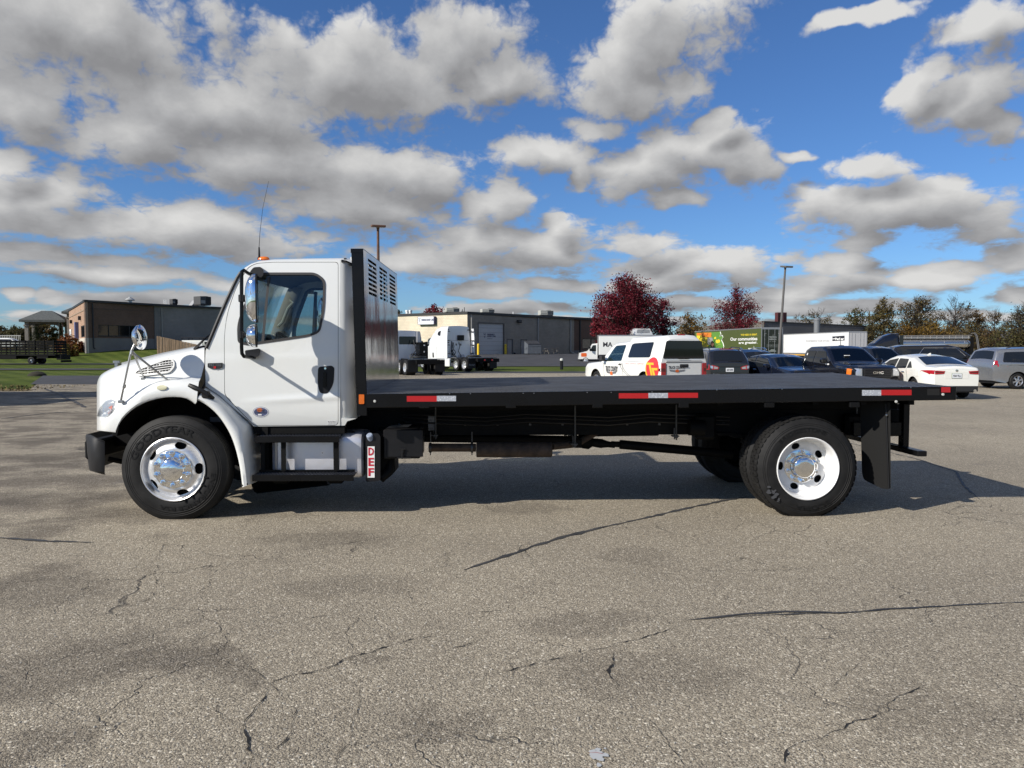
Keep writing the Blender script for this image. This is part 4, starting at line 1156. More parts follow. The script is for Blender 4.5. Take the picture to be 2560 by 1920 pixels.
# ------------------------------------------------------------------ bed: deck, rails, tape, headboard, flaps, rear bar
YF = 2 * YC - YD
dl_n, dr_n = W(914, 985, YD), W(2377, 966, YD)
dl_f = Vector((dl_n.x, YF, 1.297)); dr_f = Vector((dr_n.x, YF, 1.378))
def deck(u, v, dz=0.0):        # u along the truck, v across
    a = dl_n.lerp(dr_n, u); b_ = dl_f.lerp(dr_f, u)
    return a.lerp(b_, v) + Vector((0, 0, dz))
rows = [[deck(u, v) for v in (0.016, 0.25, 0.5, 0.75, 0.984)] for u in [k / 10 for k in range(11)]]
low = [[p - Vector((0, 0, 0.006)) for p in r] for r in rows]
mb = MB().grid(rows); mb.grid(low)
mb.build('deck', TREAD, truck, smooth=0)
mb = MB()                       # deck plate joints: narrow weld lines
def rail(v0, v1, h):
    m_ = MB(); rings = []
    for u in (0.0, 0.25, 0.5, 0.75, 1.0):
        a, b_ = deck(u, v0), deck(u, v1)
        c = 0.006; dv = 1 if v1 > v0 else -1
        rings.append([a + Vector((0, dv * c, 0)), b_, b_ - Vector((0, 0, h)), a + Vector((0, dv * c, -h)), a + Vector((0, 0, -h + c)), a + Vector((0, 0, -c))])
    return m_.loft(rings)
rl = rail(0.0, 0.017, 0.138).build('side_rail', BLACKP, truck)
rail(1.0, 0.983, 0.138).build('side_rail', BLACKP, truck)
def RP(px, py, w_=0.0): return W(px, py, YD + w_)
for (x0, y0, x1, y1, mt, nm) in ((1017, 990, 1092, 1004, RED, 'red_tape'), (1092, 989.5, 1140, 1003, REFW, 'white_tape'), (1547, 983, 1621, 996, RED, 'red_tape'), (1621, 982.5, 1670, 995, REFW, 'white_tape'),
        (1670, 982, 1745, 994.5, RED, 'red_tape'), (2155, 975, 2203, 989, REFW, 'white_tape'), (2203, 974.5, 2279, 988, RED, 'red_tape')):
    MB().plate([rect(x0, y0, x1, y1)], RP, -0.0016, 0.0).build(nm, mt, truck)
MB().box(dr_n.x - 0.002, dr_n.x + 0.06, YD + 0.0, YF, dr_n.z - 0.138, dr_n.z - 0.002, 0.006).build('end_rail', BLACKP, truck)
MB().plate([rect(2353, 967.5, 2376, 981)], RP, -0.012, 0.0).build('corner_lamp', mat('red_lens', (0.40, 0.012, 0.02), 0.15, coat=0.5), truck)
MB().plate([rect(2318, 972, 2349, 988)], RP, -0.001, 0.0).build('rail_pocket', GAP, truck)
for (x, y) in ((1124, 984), (1176, 984), (1308, 983), (1335, 983), (1468, 981), (1528, 981), (1630, 980), (1792, 975), (1955, 973), (2277, 969)):
    MB().lathe([(0, 0.006), (0.004, 0.005), (0.005, 0)], RP(x, y), (0, -1, 0), 6).build('weld_bead', STEEL, truck)
for (x, y) in ((937, 1003), (2357, 986), (2240, 1004)):
    MB().lathe([(0, 0.014), (0.008, 0.013), (0.012, 0)], RP(x, y), (0, -1, 0), 10).build('bolt_head', mat('bolt_grey', (0.5, 0.5, 0.47), 0.4), truck)

# headboard
YH0, YH1 = 7.34, 9.84
a0, a1 = W(878, 623, YH0), W(907, 623, YH0); b0, b1 = W(892, 1039, YH0), W(917, 1039, YH0)
mb = MB()
for y, s_ in ((YH0, 1), (YH1, -1)):
    dzf = 0.0 if s_ == 1 else 0.012
    q0 = [Vector((p.x, y, p.z + dzf)) for p in (a0, a1, b1, b0)]; q1 = [p + Vector((0, 0.05 * s_, 0)) for p in q0]
    mb.loft([q0, q1])
mb.loft([[Vector((a0.x - 0.005, y, a0.z + 0.006)), Vector((a1.x + 0.004, y, a1.z + 0.006)), Vector((a1.x + 0.004, y, a1.z - 0.035)), Vector((a0.x - 0.005, y, a0.z - 0.035))] for y in (YH0 - 0.003, YH1 + 0.003)])
hb = mb.build('headboard', BLACKP, truck)
zt_h, zb_h = a1.z - 0.002, dl_n.z - 0.012
def hb_x(z): return a1.x + (b1.x - a1.x) * (a1.z - z) / (a1.z - b1.z)
def slots():
    out = []
    for (y0, y1) in ((7.60, 8.13), (8.34, 8.93), (9.13, 9.66)):
        for k in range(8): 
            z = 2.590 - k * 0.0475
            out.append(rect(y0, z, y1, z + 0.028))
    return out
sl_r = slots(); ys_ = sorted({YH0 + 0.004, YH1 - 0.004} | {p[0] for q_ in sl_r for p in q_}); zs_ = sorted({zb_h, zt_h} | {p[1] for q_ in sl_r for p in q_}); mb = MB()
for i in range(len(ys_) - 1):
    for j in range(len(zs_) - 1):
        cy_, cz_ = (ys_[i] + ys_[i + 1]) / 2, (zs_[j] + zs_[j + 1]) / 2
        if any(q_[0][0] < cy_ < q_[2][0] and q_[0][1] < cz_ < q_[2][1] for q_ in sl_r): continue
        for dx_ in (0.004, -0.003): mb.add([Vector((hb_x(z) + dx_, y, z)) for y, z in ((ys_[i], zs_[j]), (ys_[i + 1], zs_[j]), (ys_[i + 1], zs_[j + 1]), (ys_[i], zs_[j + 1]))], [(0, 1, 2, 3)])
mb.build('headboard_panel', POLISH, hb, smooth=0)
mb = MB()
for k in range(26):
    y = 7.5 + k * 0.085
    if k % 3 != 2: mb.box(hb_x(2.4) - 0.06, hb_x(2.4) - 0.045, y, y + 0.02, 2.1, 2.66)
mb.box(hb_x(2.4) - 0.07, hb_x(2.4) - 0.04, YH0 + 0.05, YH1 - 0.05, 2.08, 2.14); mb.box(hb_x(1.7) - 0.08, hb_x(1.7) - 0.04, YH0 + 0.05, YH1 - 0.05, 1.5, 1.56)
mb.build('headboard_frame', BLACKM, hb)
MB().plate([round_poly(rect(897, 986, 910.5, 1010), 2, 2)], lambda u, v, w_: W(u, v, YH0 + w_), -0.014, 0.0).build('amber_marker', mat('amber_ribbed', (0.62, 0.13, 0.012), 0.25, bump=0.003, bscale=90), hb)

# mud flaps
for (yf, T) in ((7.36, lambda p: p), (7.36, MIR)):
    fl = MB().plate([round_poly([(2150, 1006), (2226, 1006), (2227, 1222), (2206, 1222), (2160, 1200), (2155, 1185)], [0, 0, 4, 6, 8, 8], 3)], lambda u, v, w_: T(W(u, v, 7.66 - 0.28 * (u - 2150) / 77.0 + w_)), 0.0, 0.012, [('u', 2175), ('u', 2200)])
    fo = fl.build('mud_flap', mat('flap_rubber', (0.008, 0.008, 0.008), 0.62, spec=0.25, bump=0.001, bscale=60), truck)
    MB().tube([T(W(2214, 1010, 7.42)), T(W(2216, 1040, 7.41)), T(W(2222, 1222, 7.385))], 0.008, 6).build('flap_edge', BLACKT, fo)
    MB().lathe([(0, 0.012), (0.01, 0.011), (0.014, 0)], T(W(2215, 1038, 7.40)), (0, -1 if T is not MIR else 1, 0), 8).build('bolt', STEEL, fo)
# rear underrun guard
bar_n = W(2306, 1137, 7.52); XBAR = bar_n.x
mb = MB(); mb.box(XBAR - 0.05, XBAR + 0.05, 7.52, 2 * YC - 7.52, 0.585, 0.642, 0.006)
for y in (8.02, 2 * YC - 8.02): mb.box(XBAR + 0.045, XBAR + 0.115, y - 0.05, y + 0.05, 0.60, 1.20, 0.006); mb.box(XBAR - 0.5, XBAR + 0.045, y - 0.03, y + 0.03, 0.74, 0.9, 0.01)
mb.build('underrun_bar', BLACKP, truck)
MB().box(W(2232, 0, 8.0).x - 0.1, W(2252, 0, 8.0).x, 8.0, 2 * YC - 8.0, 0.80, 1.0, 0.02).build('rear_cross_member', BLACKM, truck)
# ------------------------------------------------------------------ ground
def sst(t): t = min(1, max(0, t)); return t * t * (3 - 2 * t)
def gz(x, y):
    k = sst((x + 25) / 20.0)                 # 0 far left, 1 centre
    Hh = 1.75 + (0.95 - 1.75) * k
    r = sst((x - 26) / 10.0)
    Hh *= (1 - r)
    s0 = 88 + (66 - 88) * k; ln = 20 + 12 * k
    return Hh * sst((y - s0) / ln)
def tex_m(name, build):
    m, q, b = own(name); build(m, q, b); return m

STAINS = [(430, 1655, 0.42, 0.26, 0.75), (330, 1610, 0.5, 0.3, 0.45), (560, 1690, 0.3, 0.2, 0.6), (100, 1700, 0.5, 0.5, 0.6), (90, 1480, 0.7, 0.5, 0.5), (90, 1870, 0.4, 0.3, 0.6), (900, 1470, 0.8, 0.35, 0.35), (1480, 1560, 0.55, 0.3, 0.5), (1600, 1690, 0.7, 0.4, 0.4),
          (1100, 1810, 0.3, 0.2, 0.45), (820, 1345, 0.8, 0.4, 0.45), (330, 1290, 0.8, 0.5, 0.4), (60, 1250, 1.3, 0.8, 0.55), (160, 1145, 1.6, 0.7, 0.5), (60, 1100, 2.0, 0.6, 0.45), (1310, 1270, 0.6, 0.4, 0.4), (1570, 1390, 0.5, 0.3, 0.3), (2350, 1790, 0.6, 0.4, 0.35), (940, 1645, 0.25, 0.15, 0.5), (560, 1290, 0.7, 0.25, 0.5)]
def asphalt(m, q, b):
    L = m.node_tree.links
    tc_ = q.n('ShaderNodeTexCoord').outputs['Object']
    sp = q.n('ShaderNodeSeparateXYZ', {0: tc_})
    # stones of two sizes, worn free of their binder
    v1 = q.n('ShaderNodeTexVoronoi', {'Scale': 92.0, 'Randomness': 1.0}); L.new(tc_, v1.inputs['Vector'])
    v2 = q.n('ShaderNodeTexVoronoi', {'Scale': 210.0, 'Randomness': 1.0}); L.new(tc_, v2.inputs['Vector'])
    sv1 = q.n('ShaderNodeSeparateColor', {0: v1.outputs['Color']}); sv2 = q.n('ShaderNodeSeparateColor', {0: v2.outputs['Color']})
    big = q.noise(tc_, 0.34, 5, 0.6).outputs['Fac']
    med = q.noise(q.vm('MULTIPLY', tc_, (1.0, 1.2, 1)), 1.25, 5, 0.60).outputs['Fac']
    fine = q.noise(tc_, 21, 4, 0.6).outputs['Fac']
    # binder-rich dark patches: more of them to the far left
    left = q.sstep(q.math('ADD', sp.outputs[0], q.math('MULTIPLY', big, 3.0)), 1.2, -5.0)
    wet = q.math('ADD', q.math('MULTIPLY', left, 0.20), q.math('ADD', q.math('MULTIPLY', q.math('SUBTRACT', med, 0.5), 0.9), q.math('MULTIPLY', q.math('SUBTRACT', big, 0.5), 0.65)))
    patch = q.sstep(wet, 0.10, 0.30)
    stone = q.ramp(sv1.outputs[0], [(0.0, (0.20, 0.175, 0.138)), (0.35, (0.33, 0.293, 0.234)), (0.7, (0.43, 0.388, 0.315)), (0.93, (0.58, 0.535, 0.45)), (1.0, (0.74, 0.70, 0.61))])
    grit = q.ramp(sv2.outputs[0], [(0.0, (0.16, 0.142, 0.113)), (0.6, (0.32, 0.286, 0.23)), (1.0, (0.50, 0.455, 0.375))])
    gapc = (0.060, 0.054, 0.047)
    st = q.mix(q.sstep(q.math('ADD', v2.outputs['Distance'], q.math('MULTIPLY', q.math('SUBTRACT', fine, 0.5), 0.5)), 0.55, 0.85), grit, gapc)
    st = q.mix(q.sstep(q.math('ADD', v1.outputs['Distance'], q.math('MULTIPLY', q.math('SUBTRACT', sv1.outputs[1], 0.45), 0.8)), 0.50, 0.34), st, stone)
    tone = q.ramp(big, [(0.25, (0.84, 0.81, 0.76)), (0.5, (1.03, 0.995, 0.925)), (0.75, (1.24, 1.195, 1.10))])
    st = q.mix(1.0, st, tone, 'MULTIPLY')
    dk = q.mix(1.0, st, (0.46, 0.45, 0.46), 'MULTIPLY')
    dk2 = q.mix(1.0, st, (0.36, 0.35, 0.36), 'MULTIPLY'); wq = q.vm('MULTIPLY_ADD', q.vm('SUBTRACT', q.noise(tc_, 2.6, 5, 0.65).outputs['Color'], (0.5, 0.5, 0.5)), (1.1, 1.1, 0), tc_)
    col = q.mix(q.math('MULTIPLY', patch, q.math('ADD', q.math('MULTIPLY', left, 0.42), 0.50)), st, dk)
    for (px_, py_, rx_, ry_, k_) in STAINS:
        c_ = G(px_, py_); v_ = q.vm('MULTIPLY', q.vm('SUBTRACT', wq, (c_.x, c_.y, 0)), (1 / rx_, 1 / ry_, 0))
        col = q.mix(q.math('MULTIPLY', q.sstep(q.math('ADD', q.math('MULTIPLY', q.vm('LENGTH', v_), 1.12), q.math('MULTIPLY', q.math('SUBTRACT', fine, 0.5), 0.9)), 1.05, 0.55), k_ * 0.8), col, dk2)
    # hairline crazing
    wv_ = q.vm('MULTIPLY_ADD', q.vm('SUBTRACT', q.noise(tc_, 2.2, 4, 0.6).outputs['Color'], (0.5, 0.5, 0.5)), (0.55, 0.55, 0), tc_)
    ce = q.n('ShaderNodeTexVoronoi', {'Scale': 1.25}, feature='DISTANCE_TO_EDGE'); L.new(wv_, ce.inputs['Vector'])
    where = q.sstep(q.noise(tc_, 0.62, 3, 0.5).outputs['Fac'], 0.45, 0.60)
    hair = q.math('MULTIPLY', q.sstep(ce.outputs['Distance'], 0.0075, 0.0), where)
    col = q.mix(q.math('MULTIPLY', hair, 0.65), col, (0.035, 0.032, 0.03))
    oil = q.sstep(q.noise(tc_, 0.9, 3, 0.55).outputs['Fac'], 0.66, 0.75)
    col = q.mix(q.math('MULTIPLY', oil, 0.35), col, (0.09, 0.085, 0.085))
    L.new(col, b.inputs['Base Color'])
    b.inputs['Roughness'].default_value = 0.88; b.inputs['Specular IOR Level'].default_value = 0.25
    h = q.math('SUBTRACT', 1.0, q.math('MULTIPLY', v1.outputs['Distance'], 0.9))
    h = q.math('ADD', h, q.math('MULTIPLY', q.math('SUBTRACT', 1.0, v2.outputs['Distance']), 0.55))
    h = q.math('ADD', h, q.math('ADD', q.math('MULTIPLY', fine, 0.6), q.math('MULTIPLY', med, 1.4)))
    h = q.math('SUBTRACT', h, q.math('MULTIPLY', hair, 2.0))
    bp_ = q.n('ShaderNodeBump', {'Height': h, 'Strength': 0.8, 'Distance': 0.0055}); L.new(bp_.outputs[0], b.inputs['Normal'])
ASPH = tex_m('worn_asphalt', asphalt)
DARKASPH = mat('dark_asphalt', (0.040, 0.040, 0.043), 0.85, vary=0.35, vscale=0.5, bump=0.006, bscale=12)
CRACKM = mat('crack_dark', (0.016, 0.014, 0.013), 0.95, vary=0.5, vscale=6)
TARM = mat('tar_seal', (0.045, 0.044, 0.043), 0.62, vary=0.45, vscale=5, bump=0.003, bscale=25)
def lawn(m, q, b):
    L = m.node_tree.links
    tc_ = q.n('ShaderNodeTexCoord').outputs['Object']
    f1 = q.noise(tc_, 0.22, 5, 0.6).outputs['Fac']; f2 = q.noise(q.vm('MULTIPLY', tc_, (3, 3, 3)), 3.0, 5, 0.7).outputs['Fac']
    sp = q.n('ShaderNodeSeparateXYZ', {0: tc_})
    bands = q.math('MULTIPLY', q.math('SINE', q.math('MULTIPLY', q.math('ADD', sp.outputs[0], q.math('MULTIPLY', sp.outputs[1], 0.9)), 2.6)), 0.08)  # diagonal lighter and darker bands across the turf
    c = q.ramp(q.math('ADD', q.math('ADD', q.math('MULTIPLY', f1, 0.6), q.math('MULTIPLY', f2, 0.4)), bands), [(0.30, (0.042, 0.058, 0.011)), (0.52, (0.078, 0.106, 0.018)), (0.72, (0.120, 0.132, 0.032))])
    L.new(c, b.inputs['Base Color']); b.inputs['Roughness'].default_value = 0.9; b.inputs['Specular IOR Level'].default_value = 0.1
    bp_ = q.n('ShaderNodeBump', {'Height': q.noise(tc_, 14, 5, 0.7).outputs['Fac'], 'Strength': 1.0, 'Distance': 0.05}); L.new(bp_.outputs[0], b.inputs['Normal'])
LAWN = tex_m('lawn_turf', lawn)
DRYG = mat('dry_grass', (0.13, 0.095, 0.035), 0.95, vary=0.5, vscale=3, bump=0.03, bscale=20)

def sheet(name, xs, ys, zf, m):
    rows = [[Vector((x, y, zf(x, y))) for y in ys] for x in xs]
    o = MB().grid(rows).build(name, m, None, smooth=180); tag(o, kind='structure'); return o
def lin(a, b, n): return [a + (b - a) * k / n for k in range(n + 1)]
sheet('ground', [-2500, -1200, -600, -300] + lin(-160, 160, 64) + [300, 600, 1200, 2500], [-2500, -1000, -300, -80] + lin(-40, 240, 70) + [320, 500, 900, 2500], lambda x, y: gz(x, y) - 0.05, LAWN)
# asphalt lot in joined sheets with a ragged grass edge at the left
XL = G(126, 972).x
mb = MB()
def area(x0, x1, y0, y1, nx=1, ny=1):
    mb.grid([[Vector((x, y, 0)) for y in lin(y0, y1, ny)] for x in lin(x0, x1, nx)])
area(-120, 160, -60, 30.4)
def edge(y): return XL - (y - 30.4) * 0.55
mb.grid([[Vector((edge(y) + (-8.0 - edge(y)) * q, y, 0)) for y in lin(30.4, 47.2, 8)] for q in lin(0, 1, 6)])
area(-8.0, 160, 30.4, 51.5)
area(13.0, 160, 51.5, 140)
lot = mb.build('asphalt_lot', ASPH, None, smooth=0); tag(lot, kind='structure')
# driveways and street, a little above the turf
def drape(name, pts_fn, n, m, dz=0.004):
    o = MB().grid([[Vector((p[0], p[1], gz(p[0], p[1]) + dz)) for p in pts_fn(t)] for t in lin(0, 1, n)]).build(name, m, None, smooth=180); tag(o, kind='structure'); return o
drape('driveway', lambda t: [(edge(36.0 + 11.6 * t) - 0.3 + (-13.0 - edge(36.0 + 11.6 * t)) * q, 36.0 + 11.6 * t) for q in lin(0, 1, 6)], 6, DARKASPH)
drape('street', lambda t: [(-160 + 152 * t, y) for y in lin(60.6, 64.8, 4)], 30, DARKASPH)
drape('street', lambda t: [(-160 + 120 * t, y) for y in lin(82.0, 87.5, 4)], 30, DARKASPH)
drape('forecourt', lambda t: [(-8.0 + 30 * t, y) for y in lin(70.0, 98 + 22 * t, 16)], 16, DARKASPH)
drape('dark_strip', lambda t: [(-8.5 + 21.4 * t, y) for y in lin(51.6, 55.5, 2)], 10, DARKASPH, 0.002)  # narrow dark strip at the far edge of the lot
# worn grass edge along the lot
rng = random.Random(3)
mb = MB(); a = []; b_ = []
for k in range(90):
    x = XL - k * 0.35
    a.append(Vector((x, 30.35 - rng.random() * 0.35, 0.012))); b_.append(Vector((x, 32.2 + rng.random() * 0.5, -0.03)))
mb.grid([a, b_]); tag(mb.build('dry_verge', DRYG, None, smooth=0), kind='stuff')
mb = MB()
for k in range(2600):                      # tufts along the verge
    x = XL - rng.random() * 26; y = 30.2 + rng.random() ** 2 * 5; h = 0.04 + rng.random() * 0.07; a0_ = rng.random() * 6.3
    p = Vector((x, y, -0.03)); d = Vector((cos(a0_), sin(a0_), 0)) * 0.05
    mb.add([p - d, p + d, p + Vector((d.y, d.x, h))], [(0, 1, 2)])
tag(mb.build('grass_tufts', DRYG, None, smooth=0, recalc=False), kind='stuff')

# cracks and tar seams
def ribbon(name, pts, w0, m, jit=0.02, z=0.004, seed=1, taper=True):
    r = random.Random(seed); P = [G(x, y) for x, y in pts]; Q = []
    for a, b_ in zip(P, P[1:]):
        n = max(2, int((b_ - a).length / (0.028 if m is CRACKM else 0.07)))
        for k in range(n): Q.append(a.lerp(b_, k / n))
    Q.append(P[-1]); n = len(Q); L_, R_ = [], []
    off = 0.0; thin = 0.7
    for i, p in enumerate(Q):
        t = (Q[min(i + 1, n - 1)] - Q[max(0, i - 1)]).normalized(); s = Vector((-t.y, t.x, 0))
        off = off * (0.88 if m is CRACKM else 0.75) + r.uniform(-jit, jit)
        e = min(1, min(i, n - 1 - i) / 6 + 0.15) if taper else 1
        thin = thin * 0.8 + 0.2 * r.uniform(-0.5, 1.9) if m is CRACKM else 1
        wd = w0 * e * ((0.2 + 1.3 * r.random() ** 2.5) if m is CRACKM else (0.3 + 1.1 * r.random())) / 2 * max(0.06, min(1.2, thin))
        c = p + s * off * e
        L_.append(c + s * wd + Vector((0, 0, z))); R_.append(c - s * wd * (0.6 + 0.8 * r.random()) + Vector((0, 0, z)))
    o = MB().grid([L_, R_]).build(name, m, None, smooth=0); tag(o, kind='structure')
SEAMS = [([(1160, 1426), (1220, 1405), (1280, 1386), (1330, 1366), (1400, 1345), (1500, 1320), (1600, 1298), (1700, 1275), (1800, 1254), (1880, 1241)], 0.055),
         ([(1800, 1545), (1870, 1541), (1960, 1537), (2100, 1533), (2200, 1525), (2330, 1517), (2450, 1511), (2600, 1505)], 0.022),
         ([(1700, 1552), (1740, 1550), (1800, 1544), (1870, 1537), (1960, 1531), (2080, 1531), (2160, 1533)], 0.026),
         ([(-60, 1343), (40, 1347), (120, 1354), (235, 1357)], 0.06),
         ([(2040, 1090), (2140, 1112), (2300, 1150), (2390, 1180), (2410, 1215), (2450, 1250)], 0.03),
         ([(0, 1048), (60, 1040), (110, 1034), (205, 1028)], 0.10), ([(110, 972), (150, 985), (165, 996), (190, 1006), (215, 1020)], 0.12)]
for k, (p, w_) in enumerate(SEAMS): ribbon('tar_seam', p, w_, TARM, 0.006, 0.004 + 0.0006 * k, k + 20)
CR = [([(1702, 1565), (1640, 1581), (1592, 1597), (1540, 1608), (1500, 1623), (1442, 1635), (1400, 1650), (1361, 1661), (1280, 1678), (1215, 1690)], 0.012),
      ([(1535, 1632), (1530, 1655), (1517, 1690), (1546, 1716)], 0.012), ([(1517, 1690), (1470, 1697), (1425, 1693), (1395, 1700)], 0.011), ([(1442, 1635), (1446, 1660), (1420, 1680), (1385, 1702)], 0.006),
      ([(2304, 1713), (2270, 1735), (2240, 1748), (2222, 1762), (2217, 1776), (2170, 1795), (2136, 1803), (2090, 1825), (2044, 1843), (2003, 1863), (1980, 1880), (1969, 1904), (1955, 1930)], 0.012), ([(2150, 1652), (2130, 1680), (2095, 1715), (2070, 1735)], 0.005),
      ([(1569, 1788), (1590, 1790), (1616, 1800), (1640, 1822), (1662, 1840), (1680, 1865), (1697, 1884), (1708, 1915), (1712, 1940)], 0.009), ([(1697, 1884), (1725, 1875), (1754, 1866), (1830, 1862), (1922, 1855)], 0.007), ([(1569, 1788), (1500, 1808), (1440, 1825), (1410, 1815)], 0.005),
      ([(1215, 1597), (1160, 1610), (1100, 1632)], 0.006), ([(1128, 1586), (1050, 1598), (984, 1614), (920, 1634), (856, 1649), (839, 1664), (775, 1682), (717, 1693), (674, 1713), (660, 1735), (642, 1765), (622, 1800), (620, 1830), (630, 1863), (633, 1890), (613, 1930)], 0.013),
      ([(674, 1713), (655, 1690), (636, 1678), (607, 1655), (609, 1635), (613, 1614), (632, 1598)], 0.008), ([(674, 1713), (700, 1730), (705, 1742)], 0.007), ([(633, 1890), (683, 1875), (705, 1850), (729, 1823), (746, 1770), (740, 1755)], 0.007),
      ([(856, 1655), (900, 1660), (930, 1650)], 0.008), ([(301, 1533), (330, 1516), (370, 1499), (380, 1483), (405, 1473)], 0.007), ([(405, 1473), (388, 1441), (392, 1410), (405, 1377), (430, 1352), (480, 1331)], 0.006),
      ([(231, 1357), (320, 1348), (405, 1340), (470, 1330)], 0.006), ([(900, 1716), (893, 1760), (868, 1810), (872, 1860), (850, 1885), (843, 1930)], 0.006), ([(1020, 1473), (1030, 1500), (1032, 1512), (1050, 1515)], 0.006),
      ([(110, 1595), (180, 1580), (230, 1557)], 0.006), ([(560, 1740), (545, 1765), (560, 1790), (580, 1830)], 0.006), ([(1270, 1650), (1285, 1680), (1280, 1720), (1262, 1750)], 0.006), ([(720, 1672), (712, 1690), (716, 1700)], 0.006),
      ([(1165, 1540), (1200, 1530), (1270, 1524)], 0.006), ([(855, 1862), (848, 1890), (835, 1915)], 0.012), ([(1080, 1800), (1070, 1830), (1050, 1850)], 0.008), ([(1400, 1800), (1405, 1830), (1403, 1860)], 0.005), ([(930, 1530), (945, 1560), (952, 1600)], 0.004)]
for k, (p, w_) in enumerate(CR): ribbon('crack', p, w_, CRACKM, 0.011, 0.0042, k + 50)
# loose stones and pebbles lying near the camera
mb = MB(); r = random.Random(5)
for k in range(5200):
    y = 2.55 + 4.5 * r.random() ** 1.8; x = r.uniform(-0.78, 0.78) * y * 1.02
    s = 0.0022 + 0.0040 * r.random() ** 3; p = Vector((x, y, 0))
    n0 = 5; a0_ = r.random() * 6
    base = [p + Vector((cos(a0_ + 2 * pi * i / n0) * s * r.uniform(0.7, 1.2), sin(a0_ + 2 * pi * i / n0) * s * r.uniform(0.7, 1.2), 0.0005)) for i in range(n0)]
    top = [b0.lerp(p, 0.35) + Vector((0, 0, s * r.uniform(0.6, 1.0))) for b0 in base]
    mb.add(base + top, [tuple(range(n0, 2 * n0))] + [(i, (i + 1) % n0, n0 + (i + 1) % n0, n0 + i) for i in range(n0)])
tag(mb.build('loose_gravel', mat('pebble', (0.36, 0.335, 0.285), 0.9, vary=0.45, vscale=30), None, smooth=0, recalc=False), kind='stuff')
mb = MB(); r = random.Random(9)
for k in range(22):
    c = G(1492 + r.gauss(0, 9), 1890 + r.gauss(0, 13)); s = 0.006 + r.random() * 0.014
    mb.add([c + Vector((cos(a) * s * r.uniform(0.5, 1.3), sin(a) * s * r.uniform(0.5, 1.3), 0.0044 + 0.00002 * k)) for a in [2 * pi * i / 7 for i in range(7)]], [tuple(range(7))])
tag(mb.build('paint_splash', mat('old_white_paint', (0.42, 0.43, 0.43), 0.8), None, smooth=0), kind='structure')
ribbon('paint_stroke', [(1470, 1885), (1490, 1884), (1510, 1888)], 0.006, mat('old_red_paint', (0.35, 0.06, 0.06), 0.8), 0.001, 0.006, 3)

# ------------------------------------------------------------------ buildings
def brick(m, q, b, c1, c2, mortar, scale, w_, h_):
    L = m.node_tree.links
    tc_ = q.n('ShaderNodeTexCoord').outputs['UV']
    br = q.n('ShaderNodeTexBrick', {'Scale': scale, 'Mortar Size': 0.012, 'Brick Width': w_, 'Row Height': h_, 'Bias': 0.0})
    br.inputs['Color1'].default_value = (*c1, 1); br.inputs['Color2'].default_value = (*c2, 1); br.inputs['Mortar'].default_value = (*mortar, 1)
    L.new(tc_, br.inputs['Vector'])
    f = q.noise(q.n('ShaderNodeTexCoord').outputs['Object'], 0.4, 5, 0.6).outputs['Fac']
    L.new(q.mix(1.0, br.outputs['Color'], q.ramp(f, [(0.3, 0.85), (0.7, 1.1)]), 'MULTIPLY'), b.inputs['Base Color'])
    b.inputs['Roughness'].default_value = 0.9; b.inputs['Specular IOR Level'].default_value = 0.2
    bp_ = q.n('ShaderNodeBump', {'Height': br.outputs['Fac'], 'Strength': 0.6, 'Distance': -0.02}); L.new(bp_.outputs[0], b.inputs['Normal'])
BRICKB = tex_m('brown_brick', lambda m, q, b: brick(m, q, b, (0.20, 0.115, 0.082), (0.145, 0.085, 0.062), (0.16, 0.125, 0.10), 1.0, 0.22, 0.075))
BRICKT = tex_m('tan_brick', lambda m, q, b: brick(m, q, b, (0.45, 0.275, 0.185), (0.37, 0.225, 0.15), (0.36, 0.28, 0.22), 1.0, 0.22, 0.075))
BLOCKG = tex_m('grey_block', lambda m, q, b: brick(m, q, b, (0.27, 0.255, 0.24), (0.245, 0.23, 0.22), (0.205, 0.195, 0.185), 1.0, 0.41, 0.205))
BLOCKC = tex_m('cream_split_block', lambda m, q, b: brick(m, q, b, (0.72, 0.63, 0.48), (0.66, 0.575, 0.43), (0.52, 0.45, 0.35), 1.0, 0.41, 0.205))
BLOCKS = tex_m('shade_side_block', lambda m, q, b: brick(m, q, b, (0.335, 0.30, 0.25), (0.30, 0.27, 0.225), (0.25, 0.225, 0.19), 1.0, 0.41, 0.205))  # cream block again, with the side's shade put into its colour
BANDB = mat('brown_band', (0.115, 0.075, 0.058), 0.8, vary=0.1)
COPING = mat('dark_coping', (0.022, 0.020, 0.020), 0.5)
DGLASS = mat('dark_glass', (0.010, 0.011, 0.013), 0.06, spec=0.35)
DOWNP = mat('downpipe_paint', (0.34, 0.32, 0.29), 0.6)
DOORG = mat('grey_door_paint', (0.30, 0.285, 0.265), 0.55)
def wall(name, A, B, z0, z1, m, parent, thick=0.3, holes=(), off=0.0):
    """wall from A to B (x, y), facing the camera side; holes (u0, z0, u1, z1) in metres along the wall"""
    A = Vector((A[0], A[1], 0)); B = Vector((B[0], B[1], 0)); d = (B - A); L = d.length; d.normalize()
    n = Vector((d.y, -d.x, 0))
    if n.dot(-A) < 0: n = -n
    fn = lambda u, v, w_: A + d * u + n * (off - w_) + Vector((0, 0, v))
    zz1 = z1 if isinstance(z1, (tuple, list)) else (z1, z1)
    mb = MB(); mb.plate([[(0, z0), (L, z0), (L, zz1[1]), (0, zz1[0])]] + [rect(*h) for h in holes], fn, 0.0, thick)
    o = mb.build(name, m, parent, smooth=0)
    uv = o.data.uv_layers.new(name='UVMap')
    for lp in o.data.loops:
        co = o.data.vertices[lp.vertex_index].co
        uv.data[lp.index].uv = ((co - A).dot(d), co.z)
    o['fnA'] = 0
    del o['fnA']
    return o, fn, L
